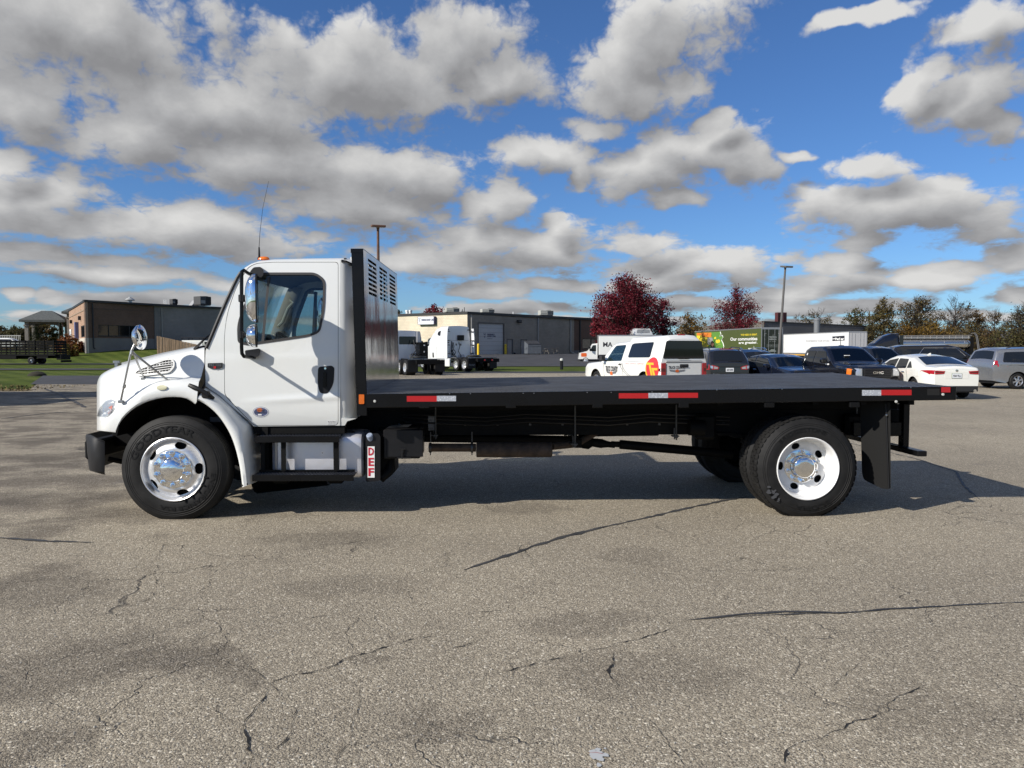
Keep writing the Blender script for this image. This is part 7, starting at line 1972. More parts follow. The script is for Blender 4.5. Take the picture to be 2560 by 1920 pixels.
for z0, z1, y1 in ((1.36, 1.97, 0.86),):
    c.end('topper_glass', round_poly([(-0.84, 1.36), (0.84, 1.36), (0.70, 1.98), (-0.70, 1.98)], 0.07, 4), CGLASS, False, 0.008, 0.02, wrap=False)
MB().box(-2.97, -2.94, -0.20, 0.24, 1.345, 1.36, 0.004).build('wiper', TRIM, t)
mb = MB(); mb.box(-2.76, -2.70, -0.14, 0.14, 2.165, 2.205, 0.012); mb.build('brake_lamp', TLRED, t)
c.end('tailgate', round_poly([(-0.70, 0.68), (0.70, 0.68), (0.70, 1.22), (-0.70, 1.22)], 0.03, 3), PWHITE, False, 0.016, 0.03)
c.end('tailgate_gap', round_poly([(-0.715, 0.66), (0.715, 0.66), (0.715, 1.30), (-0.715, 1.30)], 0.03, 3), GAP, False, 0.004, 0.01)
MB().box(-2.955, -2.93, -0.72, 0.72, 1.235, 1.295, 0.006).build('topper_sill', mat('topper_grey', (0.42, 0.42, 0.41), 0.5), t)
c.end('handle_recess', round_poly(rect(-0.17, 1.05, 0.17, 1.17), 0.02, 3), TRIM, False, 0.022, 0.01); MB().box(-2.97, -2.94, -0.12, 0.12, 1.085, 1.13, 0.008).build('tailgate_handle', TRIM, t)
for sg in (1, -1):
    ys = (sg * 0.74, sg * 0.985); 
    c.end('tail_light', round_poly([(min(ys), 0.74), (max(ys), 0.74), (max(ys), 1.20), (min(ys), 1.22)], 0.03, 3), TLRED, False, 0.03, 0.05)
    c.end('lamp_cell', round_poly([(min(ys) + 0.03, 0.92), (max(ys) - 0.05, 0.92), (max(ys) - 0.05, 1.03), (min(ys) + 0.03, 1.03)], 0.02, 3), TLDARK, False, 0.034, 0.02)
MB().box(-3.02, -2.85, -0.98, 0.98, 0.48, 0.64, 0.03).build('bumper', mat('chrome_bumper', (0.6, 0.6, 0.6), 0.15, 1.0), t)
c.seams([[(-0.42, 1.95), (-0.42, 0.55)], [(1.12, 1.15), (1.05, 0.55)], [(-0.42, 1.24), (-2.9, 1.24)]])
c.mirrors(0.95, 1.22, TRIM, (0.10, 0.22, 0.22)); c.handles([-0.22], 1.12, TRIM)
c.wheel_set('steel')
c.endtext('TRUCK COUNTRY', 0.62, -0.06, 1.00, 1.11, INK, False, 0.022)
mb = MB()
for sg in (1, -1): mb.plate([[(0.28 + sg * 0.05, 0.96), (0.28 + sg * 0.32, 0.98), (0.28 + sg * 0.28, 0.93), (0.28 + sg * 0.05, 0.90)]], lambda u, v, w_: Vector((-2.925 - 0.020 - w_, u, v)), 0, 0.003)
mb.build('wing_emblem', mat('emblem_grey', (0.25, 0.25, 0.26), 0.4, 0.5), t, smooth=0)
MB().plate([round_poly([(0.22, 0.89), (0.34, 0.89), (0.35, 0.97), (0.28, 0.99), (0.21, 0.97)], 0.02, 2)], lambda u, v, w_: Vector((-2.925 - 0.024 - w_, u, v)), 0, 0.003).build('emblem', mat('emblem_orange', (0.65, 0.13, 0.02), 0.4), t, smooth=0)
REDL = mat('logo_red', (0.62, 0.035, 0.04), 0.4); YEL = mat('logo_yellow', (0.78, 0.42, 0.03), 0.4); FADED = mat('faded_print', (0.66, 0.36, 0.33), 0.5)
c.side('logo_disc', ellipse(-2.44, 0.98, 0.37, 0.40, 30), YEL, 0.010, sides=(1,), cuts=[('v', 0.8), ('v', 1.1), ('u', -2.6), ('u', -2.2), ('u', -2.75)])
c.side('logo_disc', ellipse(-2.48, 1.02, 0.35, 0.39, 30), REDL, 0.014, sides=(1,), cuts=[('v', 0.8), ('v', 1.1), ('u', -2.6), ('u', -2.2), ('u', -2.75)])
c.side('logo_letters', [(-2.14, 1.22), (-2.55, 1.22), (-2.58, 1.14), (-2.40, 1.14), (-2.52, 0.76), (-2.42, 0.76), (-2.30, 1.14), (-2.17, 1.14)], YEL, 0.018, sides=(1,))
c.side('logo_letters', [(-2.45, 1.04), (-2.78, 1.04), (-2.76, 0.96), (-2.58, 0.96), (-2.66, 0.78), (-2.83, 0.78), (-2.84, 0.70), (-2.58, 0.70)], YEL, 0.018, sides=(1,))
c.text('TRUCK COUNTRY', 0.92, -0.06, 0.84, 1.04, INK, 1, 0.012); c.text('SALES SERVICE SUPPORT', -0.62, -2.0, 1.14, 1.20, FADED, 1, 0.012, 0.0)
mb = MB()
for sg in (1, -1):
    mb.plate([[(0.45 + sg * 0.06, 0.82), (0.45 + sg * 0.42, 0.85), (0.45 + sg * 0.36, 0.77), (0.45 + sg * 0.06, 0.74)]], lambda u, v, w_: Vector((u, c.sy(u, v) + 0.010 + w_, v)), 0, 0.003)
mb.build('wing_emblem', MATS['emblem_grey'], t, smooth=0)
c.side('emblem', round_poly([(0.36, 0.70), (0.54, 0.70), (0.55, 0.80), (0.45, 0.84), (0.35, 0.80)], 0.02, 2), MATS['emblem_orange'], 0.014, sides=(1,))
mb = MB(); r = random.Random(6)
for k in range(34):
    q = k / 34; x = -0.30 - 0.75 * q * q + 0.1; z = 1.16 - 0.5 * q
    for dx in (0, -0.16): mb.plate([rect(x + dx, z, x + dx - 0.05, z + 0.014)], lambda u, v, w_: Vector((u, c.sy(u, v) + 0.011 + w_, v)), 0, 0.002)
o_ = mb.build('tyre_track_print', mat('print_grey', (0.30, 0.30, 0.30), 0.6), t, smooth=0); o_['kind'] = 'stuff'

# --- charcoal compact sport utility, rear three quarter
t = car_at('parked_car', 'charcoal utility car showing its tail and white plate beside the white pickup', 'car', 1788, 31.6, 88)
c = Car(t, 4.52, 1.86, [(-2.26, 0.86), (-2.25, 1.10), (-2.18, 1.16), (-1.72, 1.60), (-1.45, 1.66), (-0.2, 1.70), (0.45, 1.62), (1.15, 1.12), (2.1, 0.95), (2.26, 0.7)], [(-2.26, 1.06), (2.2, 0.98)], 0.28, (-1.35, 1.33), 0.35, PCHAR, 0.28, 0.09, 0.18, 0.04)
c.over('rear_window', -2.14, -1.74, CGLASS, 0.90, fy1=0.86); c.over('windscreen', 0.52, 1.10, CGLASS, 0.92)
MB().box(-2.19, -2.12, -0.5, 0.05, 1.20, 1.215, 0.004).build('wiper', TRIM, t)
c.side('window', round_poly([(-1.85, 1.12), (-0.95, 1.10), (-0.95, 1.50), (-1.45, 1.48)], 0.05, 3), CGLASS, cuts=[('v', 1.3)]); c.side('window', round_poly([(-0.85, 1.09), (0.0, 1.08), (0.0, 1.55), (-0.85, 1.54)], 0.05, 3), CGLASS, cuts=[('v', 1.3)]); c.side('window', round_poly([(0.08, 1.08), (0.95, 1.07), (0.5, 1.50), (0.08, 1.55)], 0.05, 3), CGLASS, cuts=[('v', 1.3)])
mb = MB(); mb.box(-1.75, -1.70, -0.28, 0.28, 1.675, 1.70, 0.006); mb.build('brake_lamp', TLRED, t)
for sg in (1, -1):
    P_ = [(sg * 0.42, 0.98), (sg * 0.90, 1.10), (sg * 0.93, 1.04), (sg * 0.86, 0.86), (sg * 0.46, 0.88)]
    c.end('tail_light', P_, TLRED, False, 0.014, 0.03); c.end('lamp_cell', [(sg * 0.47, 0.96), (sg * 0.62, 1.00), (sg * 0.64, 0.90), (sg * 0.49, 0.90)], TLCLEAR, False, 0.018, 0.02)
    c.end('lamp_cell', [(sg * 0.67, 1.01), (sg * 0.78, 1.04), (sg * 0.76, 0.92), (sg * 0.67, 0.91)], TLCLEAR, False, 0.018, 0.02)
    mb = MB(); mb.tube([(-1.5, sg * 0.62, 1.68), (-1.35, sg * 0.64, 1.74), (-0.2, sg * 0.66, 1.77), (0.2, sg * 0.64, 1.70)], 0.022, 6); mb.build('roof_rail', TRIM, t)
mb = MB(); mb.loft([[Vector((-0.95, y, 1.70)), Vector((-1.15, y, 1.70)), Vector((-1.13, y, 1.76))] for y in (-0.02, 0.02)]); mb.build('aerial_fin', PCHAR, t)
c.plate(0.86, 'AKY-4772'); c.endtext('Escape', 0.66, 0.40, 0.66, 0.72, mat('badge_chrome', (0.5, 0.5, 0.52), 0.25, 0.9), False, 0.01, 0.0)
c.end('bumper_trim', round_poly([(-0.85, 0.34), (0.85, 0.34), (0.86, 0.58), (-0.86, 0.58)], 0.05, 3), TRIM, False, 0.012, 0.02)
c.end('plate_lip', [(-0.5, 0.97), (0.5, 0.97), (0.42, 1.005), (-0.42, 1.005)], TRIM, False, 0.02, 0.03)
c.seams([[(-0.9, 1.08), (-0.9, 0.4)], [(0.05, 1.08), (0.05, 0.35)], [(1.02, 1.02), (0.98, 0.4)]]); c.mirrors(0.85, 1.08, PCHAR); c.wheel_set()

# --- dark navy sedan facing right
t = car_at('parked_car', 'dark navy sedan facing us between the charcoal utility car and black pickup', 'car', 1945, 30.2, -80)
c = Car(t, 4.85, 1.84, [(-2.42, 0.8), (-2.40, 1.02), (-1.75, 1.08), (-0.95, 1.38), (-0.35, 1.46), (0.25, 1.45), (0.7, 1.34), (1.38, 0.98), (2.15, 0.86), (2.36, 0.74), (2.42, 0.56)], [(-2.42, 0.95), (1.4, 0.93), (2.42, 0.8)], 0.24, (-1.38, 1.45), 0.335, PNAVY, 0.30, 0.08, 0.2, 0.04)
c.over('windscreen', 0.72, 1.36, CGLASSL, 0.92); c.over('rear_window', -1.70, -0.98, CGLASS, 0.9)
c.side('window', round_poly([(-1.45, 1.0), (-0.35, 0.98), (-0.35, 1.36), (-0.85, 1.33)], 0.05, 3), CGLASS, cuts=[('v', 1.15)]); c.side('window', round_poly([(-0.27, 0.98), (1.0, 0.97), (0.55, 1.28), (-0.27, 1.37)], 0.05, 3), CGLASS, cuts=[('v', 1.15)])
mb = MB()
for sg in (1, -1): mb.tube([Vector((x, sg * (c.sy(x, z) + 0.01), z)) for x, z in ((1.08, 0.95), (0.6, 1.29), (-0.2, 1.40), (-0.9, 1.36), (-1.55, 0.99))], 0.012, 5)
mb.build('window_chrome', CHROME, t)
mb = MB(); mb.box(0.3, 0.9, -0.75, 0.75, 0.7, 0.98, 0.05); mb.box(-0.2, 0.0, -0.65, -0.2, 0.8, 1.2, 0.05); mb.box(-0.2, 0.0, 0.2, 0.65, 0.8, 1.2, 0.05); mb.build('seat', INTDARK, t)
for sg in (1, -1): c.end('headlight', [(sg * 0.50, 0.62), (sg * 0.88, 0.72), (sg * 0.86, 0.60), (sg * 0.55, 0.53)], TLCLEAR, True, 0.012, 0.03)
c.end('grille', round_poly(rect(-0.45, 0.42, 0.45, 0.62), 0.05, 3), TRIM, True, 0.012, 0.03)
c.seams([[(-0.31, 0.98), (-0.31, 0.35)], [(1.1, 0.9), (1.05, 0.35)]]); c.mirrors(0.92, 0.96, PNAVY); c.handles([-0.2, -1.2], 0.86, CHROME); c.wheel_set()

# --- car with chrome rails, roof just showing behind
t = car_at('parked_car', 'dark utility car with bright roof rails showing only its roof behind the navy sedan', 'car', 1880, 38, -84)
c = Car(t, 4.7, 1.86, [(-2.35, 0.9), (-2.3, 1.15), (-1.9, 1.58), (-1.5, 1.64), (0.1, 1.64), (0.6, 1.52), (1.25, 1.08), (2.2, 0.95), (2.35, 0.7)], 1.02, 0.28, (-1.38, 1.4), 0.35, PNAVY, 0.28)
c.over('windscreen', 0.62, 1.22, CGLASS, 0.92); c.side('window', round_poly([(-1.8, 1.1), (1.0, 1.06), (0.55, 1.45), (-1.5, 1.48)], 0.06, 3), CGLASS, cuts=[('v', 1.3), ('u', 0), ('u', -0.8)])
for sg in (1, -1): MB().tube([(-1.45, sg * 0.62, 1.68), (-1.2, sg * 0.66, 1.74), (0.0, sg * 0.66, 1.74), (0.3, sg * 0.64, 1.66)], 0.028, 6).build('roof_rail', CHROME, t)
c.wheel_set()

# --- black pickup, front corner facing right
t = car_at('pickup_truck', 'shiny black crew cab pickup with amber cornered headlamp and black barred grille', 'pickup', 2094, 28.6, -86)
c = Car(t, 5.40, 1.89, [(-2.70, 1.0), (-2.69, 1.20), (-1.02, 1.20), (-0.95, 1.68), (-0.75, 1.78), (0.35, 1.79), (0.62, 1.70), (1.28, 1.22), (1.40, 1.16), (2.40, 1.10), (2.60, 1.02), (2.68, 0.95), (2.70, 0.60)], [(-2.7, 1.14), (1.3, 1.13), (1.6, 1.0), (2.7, 0.92)], 0.42, (-1.62, 1.68), 0.39, PBLACK, 0.22, 0.07, 0.12, 0.03, 0.46)
c.over('windscreen', 0.66, 1.26, CGLASSL, 0.92)
mb = MB(); mb.box(0.55, 1.0, -0.8, 0.8, 0.9, 1.16, 0.05)
for y in (-0.42, 0.42): mb.box(0.0, 0.2, y - 0.26, y + 0.26, 0.9, 1.5, 0.06)
mb.build('seat', INTDARK, t)
c.side('window', round_poly([(-0.88, 1.20), (-0.12, 1.19), (-0.12, 1.62), (-0.75, 1.63)], 0.05, 3), CGLASS, cuts=[('v', 1.4)]); c.side('window', round_poly([(-0.02, 1.19), (0.98, 1.18), (0.62, 1.60), (-0.02, 1.62)], 0.05, 3), CGLASS, cuts=[('v', 1.4)])
c.end('grille', round_poly([(-0.50, 0.66), (0.50, 0.66), (0.54, 1.00), (-0.54, 1.00)], 0.05, 3), TRIM, True, 0.02, 0.03)
for k in range(5): MB().box(2.715, 2.735, -0.48, 0.48, 0.69 + k * 0.062, 0.715 + k * 0.062, 0.006).build('grille_bar', mat('bar_black', (0.03, 0.03, 0.032), 0.25, 0.6), t)
c.endtext('GMC', -0.20, 0.20, 0.81, 0.90, CHROME, True, 0.045, 0.03)
for sg in (1, -1):
    c.end('headlight', [(sg * 0.58, 0.74), (sg * 0.58, 1.0), (sg * 0.93, 1.01), (sg * 0.925, 0.76)], TLCLEAR, True, 0.016, 0.04)
    c.side('corner_lamp', round_poly([(2.28, 0.76), (2.52, 0.78), (2.54, 0.98), (2.30, 1.0)], 0.03, 3), AMBER, 0.012, sides=(sg,))
    c.end('fog_lamp', ellipse(sg * 0.72, 0.52, 0.07, 0.06, 12), TLCLEAR, True, 0.01, 0.02)
c.end('bumper', round_poly([(-0.9, 0.44), (0.9, 0.44), (0.9, 0.64), (-0.9, 0.64)], 0.05, 3), TRIM, True, 0.05, 0.08)
c.seams([[(-0.07, 1.18), (-0.07, 0.5)], [(-0.98, 1.2), (-0.98, 0.6)], [(1.2, 1.1), (1.15, 0.5)]]); c.mirrors(0.98, 1.17, PBLACK, (0.10, 0.22, 0.17)); c.handles([0.12, -0.8], 1.05, PBLACK); c.wheel_set(n_spoke=6)
mb = MB(); mb.tube([(-0.5, 0.4, 1.80), (-0.55, 0.42, 2.15)], 0.012, 5); mb.lathe([(0, 0.12), (0.05, 0.09), (0.06, 0)], (-0.45, 0.4, 1.79), (0, 0, 1), 12); mb.build('roof_aerial', TRIM, t)
c.side('sticker', rect(0.86, 1.15, 1.12, 1.10), LABELW, 0.014, sides=(-1,)); MB().box(1.0, 1.1, -0.3, -0.12, 1.44, 1.46).build('windscreen_sticker', LABELW, t)
for k, z in enumerate((1.27, 1.49)): c.side('window_sticker', ellipse(-0.80 + 0.06 * k, z, 0.035, 0.05, 10), LABELW, 0.014, sides=(-1,))

# --- dark hatchback roof behind the black pickup
t = car_at('parked_car', 'dark sedan whose roof and windscreen show behind the black pickup', 'car', 2180, 37.5, -82)
c = Car(t, 4.8, 1.86, [(-2.4, 0.85), (-2.36, 1.1), (-1.8, 1.55), (-1.3, 1.76), (0.2, 1.80), (0.7, 1.70), (1.45, 1.10), (2.2, 0.98), (2.4, 0.7)], 1.05, 0.26, (-1.4, 1.42), 0.36, PCHAR, 0.28)
c.over('windscreen', 0.74, 1.42, CGLASSL, 0.92); c.side('window', round_poly([(-1.7, 1.14), (1.1, 1.1), (0.62, 1.60), (-1.3, 1.62)], 0.06, 3), CGLASS, cuts=[('v', 1.3), ('u', 0), ('u', -0.8)])
c.wheel_set()

# --- long black sport utility
t = car_at('parked_car', 'long black utility vehicle with bright window edging behind the white sedan', 'car', 2345, 38.5, -10)
c = Car(t, 5.35, 2.0, [(-2.67, 0.9), (-2.65, 1.25), (-2.35, 1.78), (-2.0, 1.86), (0.2, 1.90), (0.65, 1.80), (1.35, 1.25), (2.45, 1.12), (2.62, 1.0), (2.67, 0.7)], [(-2.67, 1.20), (1.4, 1.16), (2.67, 1.0)], 0.36, (-1.55, 1.55), 0.39, PBLACK, 0.24, 0.08, 0.12)
c.over('windscreen', 0.70, 1.32, CGLASSL, 0.92)
WN = [[(-2.35, 1.25), (-1.35, 1.24), (-1.05, 1.68), (-2.15, 1.68)], [(-1.25, 1.24), (-0.42, 1.23), (-0.42, 1.70), (-0.95, 1.69)], [(-0.32, 1.23), (0.98, 1.21), (0.58, 1.66), (-0.32, 1.71)]]
for pw in WN: c.side('window', round_poly(pw, 0.05, 3), CGLASS, cuts=[('v', 1.45)])
mb = MB()
for sg in (-1,): mb.tube([Vector((x, sg * (c.sy(x, z) + 0.01), z)) for x, z in ((-1.42, 1.22), (-1.0, 1.74), (0.55, 1.74), (1.08, 1.20))], 0.018, 5)
mb.build('window_chrome', CHROME, t)
c.mirrors(0.98, 1.20, PBLACK, (0.10, 0.22, 0.17)); c.wheel_set(n_spoke=6); c.seams([[(-0.37, 1.22), (-0.37, 0.5)], [(1.15, 1.15), (1.12, 0.5)]])

# --- white sedan, tail towards us at the right
t = car_at('parked_car', 'pearl white sedan showing its tail and wide dark red lamps beyond the bed end', 'car', 2300, 26.8, 86)
c = Car(t, 4.96, 1.84, [(-2.48, 0.70), (-2.47, 1.00), (-2.40, 1.07), (-1.95, 1.11), (-0.95, 1.40), (-0.2, 1.47), (0.3, 1.45), (0.72, 1.35), (1.5, 0.98), (2.2, 0.86), (2.42, 0.72), (2.48, 0.55)], [(-2.48, 0.98), (1.5, 0.94), (2.48, 0.8)], 0.25, (-1.40, 1.42), 0.345, PPEARL, 0.30, 0.08, 0.22, 0.05)
c.over('rear_window', -1.86, -0.98, CGLASS, 0.90, fy1=0.84); c.over('windscreen', 0.76, 1.46, CGLASS, 0.92)
for sides_ in ((1, -1),):
    c.side('window', round_poly([(-1.30, 1.04), (-0.95, 1.03), (-0.95, 1.26), (-1.02, 1.26)], 0.03, 3), CGLASS); c.side('window', round_poly([(-0.88, 1.02), (-0.12, 1.0), (-0.12, 1.36), (-0.80, 1.34)], 0.05, 3), CGLASS, cuts=[('v', 1.2)]); c.side('window', round_poly([(-0.02, 1.0), (1.12, 0.98), (0.62, 1.28), (-0.02, 1.36)], 0.05, 3), CGLASS, cuts=[('v', 1.2)])
for sg in (1, -1):
    c.end('tail_light', [(sg * 0.38, 0.955), (sg * 0.885, 0.985), (sg * 0.90, 0.93), (sg * 0.80, 0.84), (sg * 0.42, 0.865)], TLRED, False, 0.012, 0.03)
    c.end('lamp_cell', [(sg * 0.42, 0.925), (sg * 0.80, 0.955), (sg * 0.78, 0.90), (sg * 0.44, 0.895)], TLDARK, False, 0.016, 0.02)
    c.side('rear_reflector', round_poly([(-2.47, 0.85), (-2.25, 0.87), (-1.92, 0.965), (-2.2, 0.985), (-2.47, 0.985)], 0.01, 2), TLRED, 0.012, sides=(sg,))
c.end('plate_recess', round_poly([(-0.38, 0.70), (0.38, 0.70), (0.40, 0.95), (-0.40, 0.95)], 0.04, 3), PPEARL, False, 0.004, 0.01)
c.plate(0.80, '934 YLL'); c.end('plate_rim', [rect(-0.165, 0.715, 0.165, 0.885)][0], mat('plate_green', (0.10, 0.16, 0.06), 0.5), False, 0.016, 0.01)
MB().lathe([(0, 0.05), (0.012, 0.045), (0.014, 0)], (-2.475, 0, 0.97), (-1, 0, 0), 14).build('badge', CHROME, t)
c.end('lower_trim', round_poly([(-0.80, 0.28), (0.80, 0.28), (0.82, 0.46), (-0.82, 0.46)], 0.05, 3), TRIM, False, 0.016, 0.03)
for sg in (1, -1): MB().cyl((-2.50, sg * 0.6, 0.30), (-2.38, sg * 0.6, 0.30), 0.05, 12).build('exhaust_tip', CHROME, t)
c.seams([[(-0.07, 1.0), (-0.07, 0.35)], [(-0.92, 1.02), (-1.02, 0.6)], [(1.15, 0.95), (1.1, 0.35)]]); c.handles([-0.72, 0.2], 0.88, CHROME)
c.side('fuel_flap', round_poly(rect(-1.78, 0.76, -1.60, 0.92), 0.03, 3), PPEARL, 0.010, sides=(1,))
for x, y in ((-0.55, 0), ): MB().loft([[Vector((x, yy, 1.49)), Vector((x - 0.2, yy, 1.48)), Vector((x - 0.19, yy, 1.55))] for yy in (-0.02, 0.02)]).build('aerial_fin', PPEARL, t)
c.mirrors(1.05, 0.98, PPEARL); c.wheel_set(n_spoke=7)

# --- silver minivan at the right edge
t = car_at('minivan', 'silver grey minivan cut off by the right edge of the view', 'minivan', 2592, 31.6, 2)
c = Car(t, 5.15, 1.98, [(-2.57, 0.85), (-2.56, 1.10), (-2.32, 1.62), (-2.1, 1.70), (-0.6, 1.74), (0.5, 1.72), (0.95, 1.60), (1.85, 1.08), (2.4, 0.92), (2.57, 0.65)], [(-2.57, 1.10), (1.8, 1.02), (2.57, 0.9)], 0.26, (-1.55, 1.53), 0.345, PSILV, 0.26, 0.08, 0.14, 0.05)
for pw in ([(-2.22, 1.14), (-1.22, 1.12), (-1.16, 1.58), (-2.05, 1.56)], [(-1.10, 1.12), (0.10, 1.10), (0.12, 1.60), (-1.08, 1.59)], [(0.22, 1.10), (1.45, 1.08), (0.98, 1.50), (0.22, 1.60)]): c.side('window', round_poly(pw, 0.06, 3), CGLASS, cuts=[('v', 1.3), ('v', 1.45)])
c.over('windscreen', 0.98, 1.82, CGLASS, 0.92); c.over('rear_window', -2.50, -2.34, CGLASS, 0.9)
for sg in (1, -1): c.end('tail_light', [(sg * 0.78, 0.95), (sg * 0.97, 0.95), (sg * 0.93, 1.25), (sg * 0.80, 1.22)], TLRED, False, 0.012, 0.03)
c.side('tail_lamp_side', round_poly([(-2.54, 1.02), (-2.42, 1.02), (-2.40, 1.20), (-2.50, 1.22)], 0.02, 2), TLRED, 0.012)
c.seams([[(-1.18, 1.1), (-1.22, 0.4)], [(0.16, 1.1), (0.16, 0.35)], [(-2.3, 1.02), (0.1, 0.98)]])
c.handles([-0.15, 0.38], 0.92, CHROME); c.mirrors(1.4, 1.06, PSILV); c.wheel_set(n_spoke=6)
for sg in (1, -1): MB().tube([(-1.9, sg * 0.68, 1.73), (-1.7, sg * 0.70, 1.77), (0.2, sg * 0.70, 1.79), (0.4, sg * 0.68, 1.74)], 0.02, 6).build('roof_rail', TRIM, t)

# ------------------------------------------------------------------ heavy vehicles behind
def tandem(t, xs, half, r, rim_m=ALU, dual=True, name='wheel'):
    for wx in xs:
        for sg in (1, -1):
            o = Vector((wx, sg * half, r)); ax = Vector((0, -sg, 0)); w_ = 0.56 if dual else 0.28
            pr = [(0.02, r * 0.6), (0.0, r * 0.66), (0.0, r - 0.07), (0.035, r - 0.01)]
            if dual: pr += [(0.24, r - 0.005), (0.27, r - 0.06), (0.30, r - 0.06), (0.32, r - 0.005)]
            pr += [(w_ - 0.04, r), (w_, r - 0.07), (w_, r * 0.6)]
            k = MB().lathe(pr, o, ax, 26).build(name, RUBBER, t, smooth=40)
            dpt = 0.14 if dual else -0.02
            MB().lathe([(0.02, r * 0.61), (-0.005, r * 0.6), (0.03, r * 0.56), (dpt, r * 0.5), (dpt + 0.01, r * 0.28), (0.03 if dual else -0.05, r * 0.22), (0.0 if dual else -0.06, 0)], o, ax, 24).build('rim', rim_m, k, smooth=40)
            mb = MB()
            for q in range(5):
                a = 2 * pi * q / 5 + 0.4; mb.cyl(o + ax * (dpt + 0.0) + Vector((cos(a), 0, sin(a))) * r * 0.42, o + ax * (dpt - 0.006) + Vector((cos(a), 0, sin(a))) * r * 0.42, 0.04, 8)
            mb.build('hand_hole', GAP, k)['kind'] = 'stuff'
def frame_rails(t, x0, x1, z=0.78, fifth=None):
    mb = MB()
    for y in (-0.43, 0.43): mb.box(x0, x1, y - 0.04, y + 0.04, z, z + 0.26)
    for x in (x0 + 0.1, x0 + 1.2, x0 + 2.4): mb.box(x - 0.06, x + 0.06, -0.43, 0.43, z + 0.02, z + 0.22)
    mb.build('frame', BLACKM, t, smooth=0)
    if fifth is not None:
        mb = MB(); mb.lathe([(0, 0.48), (0.09, 0.48), (0.1, 0.44), (0.1, 0.06), (0, 0.06)], (fifth, 0, z + 0.34), (0, 0, 1), 20); mb.box(fifth - 0.3, fifth + 0.3, -0.5, 0.5, z + 0.26, z + 0.36); mb.build('fifth_wheel', mat('greasy_steel', (0.06, 0.06, 0.06), 0.4, 0.6), t)
def flap(t, x, sg, y0=0.55, y1=1.2, z0=0.25, z1=1.0, txt=None):
    f_ = MB().box(x - 0.012, x + 0.012, sg * y0, sg * y1, z0, z1, 0.005).build('mud_flap', BLACKT, t)
    MB().tube([(x, 0, z1 + 0.06), (x, sg * y1, z1 + 0.06)], 0.03, 5).build('flap_hanger', STEEL, f_)
    if txt:
        mb = MB(); ya, yb = (sg * y1, sg * y0) if sg > 0 else (sg * y0, sg * y1)
        lettering(mb, txt, lambda u, v: Vector((x - 0.016, ya - 0.05 + (yb - ya + 0.1) * u, z0 + 0.22 + 0.12 * v)), 0.02); mb.build('lettering', mat('flap_print', (0.30, 0.30, 0.30), 0.6), f_, smooth=0)

PSEMI = paint('semi_white', (0.74, 0.745, 0.75), 0.25)
# --- white sleeper tractor, tail towards us
b0 = W(1107, 872, 61.0)
t = thing('semi_tractor', 'white sleeper tractor without a trailer, parked with its tail towards the truck', 'semi truck', (b0.x, 61.0, 0), radians(122))
sl_top = [(0.0, 3.0), (0.02, 3.46), (1.0, 3.46), (1.7, 3.30), (2.4, 2.75), (2.62, 2.55), (3.35, 1.85), (3.5, 1.72), (4.9, 1.45), (5.25, 1.25), (5.3, 0.9)]
# body in its own axes: sleeper back wall at x = 0
class Off(Car):
    pass
off = 2.65
c = Off(t, 5.3, 2.46, [(x - off, z) for x, z in sl_top], [(-2.65, 1.9), (0.7, 1.9), (0.9, 1.5), (2.65, 1.2)], 0.62, (1.35,), 0.5, PSEMI, 0.05, 0.12, 0.12, 0.05, 0.6)
# shift so that the sleeper back stands at the root
for ch in list(t.children): ch.location.x += 0
c.end('back_panel_line', [(-1.1, 2.36), (1.1, 2.36), (1.1, 2.38), (-1.1, 2.38)], mat('seam_grey', (0.2, 0.2, 0.21), 0.6), False, 0.01, 0.02)
c.end('service_box', round_poly(rect(-0.42, 2.36, 0.12, 2.78), 0.05, 3), BLACKT, False, 0.16, 0.2)
for (y, z0, z1) in ((-0.2, 1.95, 2.12), (0.22, 1.95, 2.12)): c.end('vent_slot', round_poly(rect(y - 0.05, z0, y + 0.05, z1), 0.04, 3), BLACKT, False, 0.012, 0.02)
c.end('lower_recess', round_poly([(-0.6, 0.95), (0.1, 0.95), (0.0, 1.25), (-0.5, 1.25)], 0.05, 3), mat('panel_shadow', (0.42, 0.42, 0.43), 0.5), False, 0.012, 0.02)  # recess is a flat patch; its shade is put into the grey
mb = MB()
for y in (0.5, 0.62, -0.02): 
    mb.tube([(-2.68, y, 2.2), (-2.82, y, 1.9), (-2.80, y + 0.12, 1.5), (-2.84, y - 0.1, 1.15), (-2.9, y * 0.5, 0.95)], 0.03, 5)
mb.tube([(-2.68, 0.62, 2.3), (-2.70, 0.62, 0.95)], 0.035, 5)
mb.tube([Vector((-2.85, 0.56 + 0.16 * cos(a), 1.42 + 0.2 * sin(a))) for a in lin(0, 6.0, 12)], 0.03, 5)
mb.build('air_line', BLACKT, t)
mb = MB()
for (y, z) in ((1.02, 3.2), (1.02, 2.2), (1.0, 0.9), (-0.95, 3.2)): mb.box(-2.72, -2.64, y - 0.13, y + 0.13, z - 0.04, z + 0.04, 0.01)
mb.build('rear_bracket', BLACKT, t)
for sg in (-1, 1):      # side extenders at the cab corners
    fo = MB().loft([[Vector((-2.64, sg * 1.18, z)), Vector((-2.64, sg * 1.22, z)), Vector((-3.05, sg * (1.24 - 0.08 * max(0, z - 2.6)), z)), Vector((-3.05, sg * (1.20 - 0.08 * max(0, z - 2.6)), z))] for z in (0.95, 2.6, 3.3)]).build('side_extender', PSEMI, t, smooth=0)
    mb = MB()
    for z in (3.05, 2.35, 2.0, 1.35, 0.98): mb.box(-3.10, -2.70, sg * 1.10, sg * 1.16, z - 0.03, z + 0.03); mb.tube([(-3.1, sg * 1.13, z), (-3.0, sg * 0.95, z)], 0.02, 4)
    mb.build('extender_strut', BLACKT, fo, smooth=0)
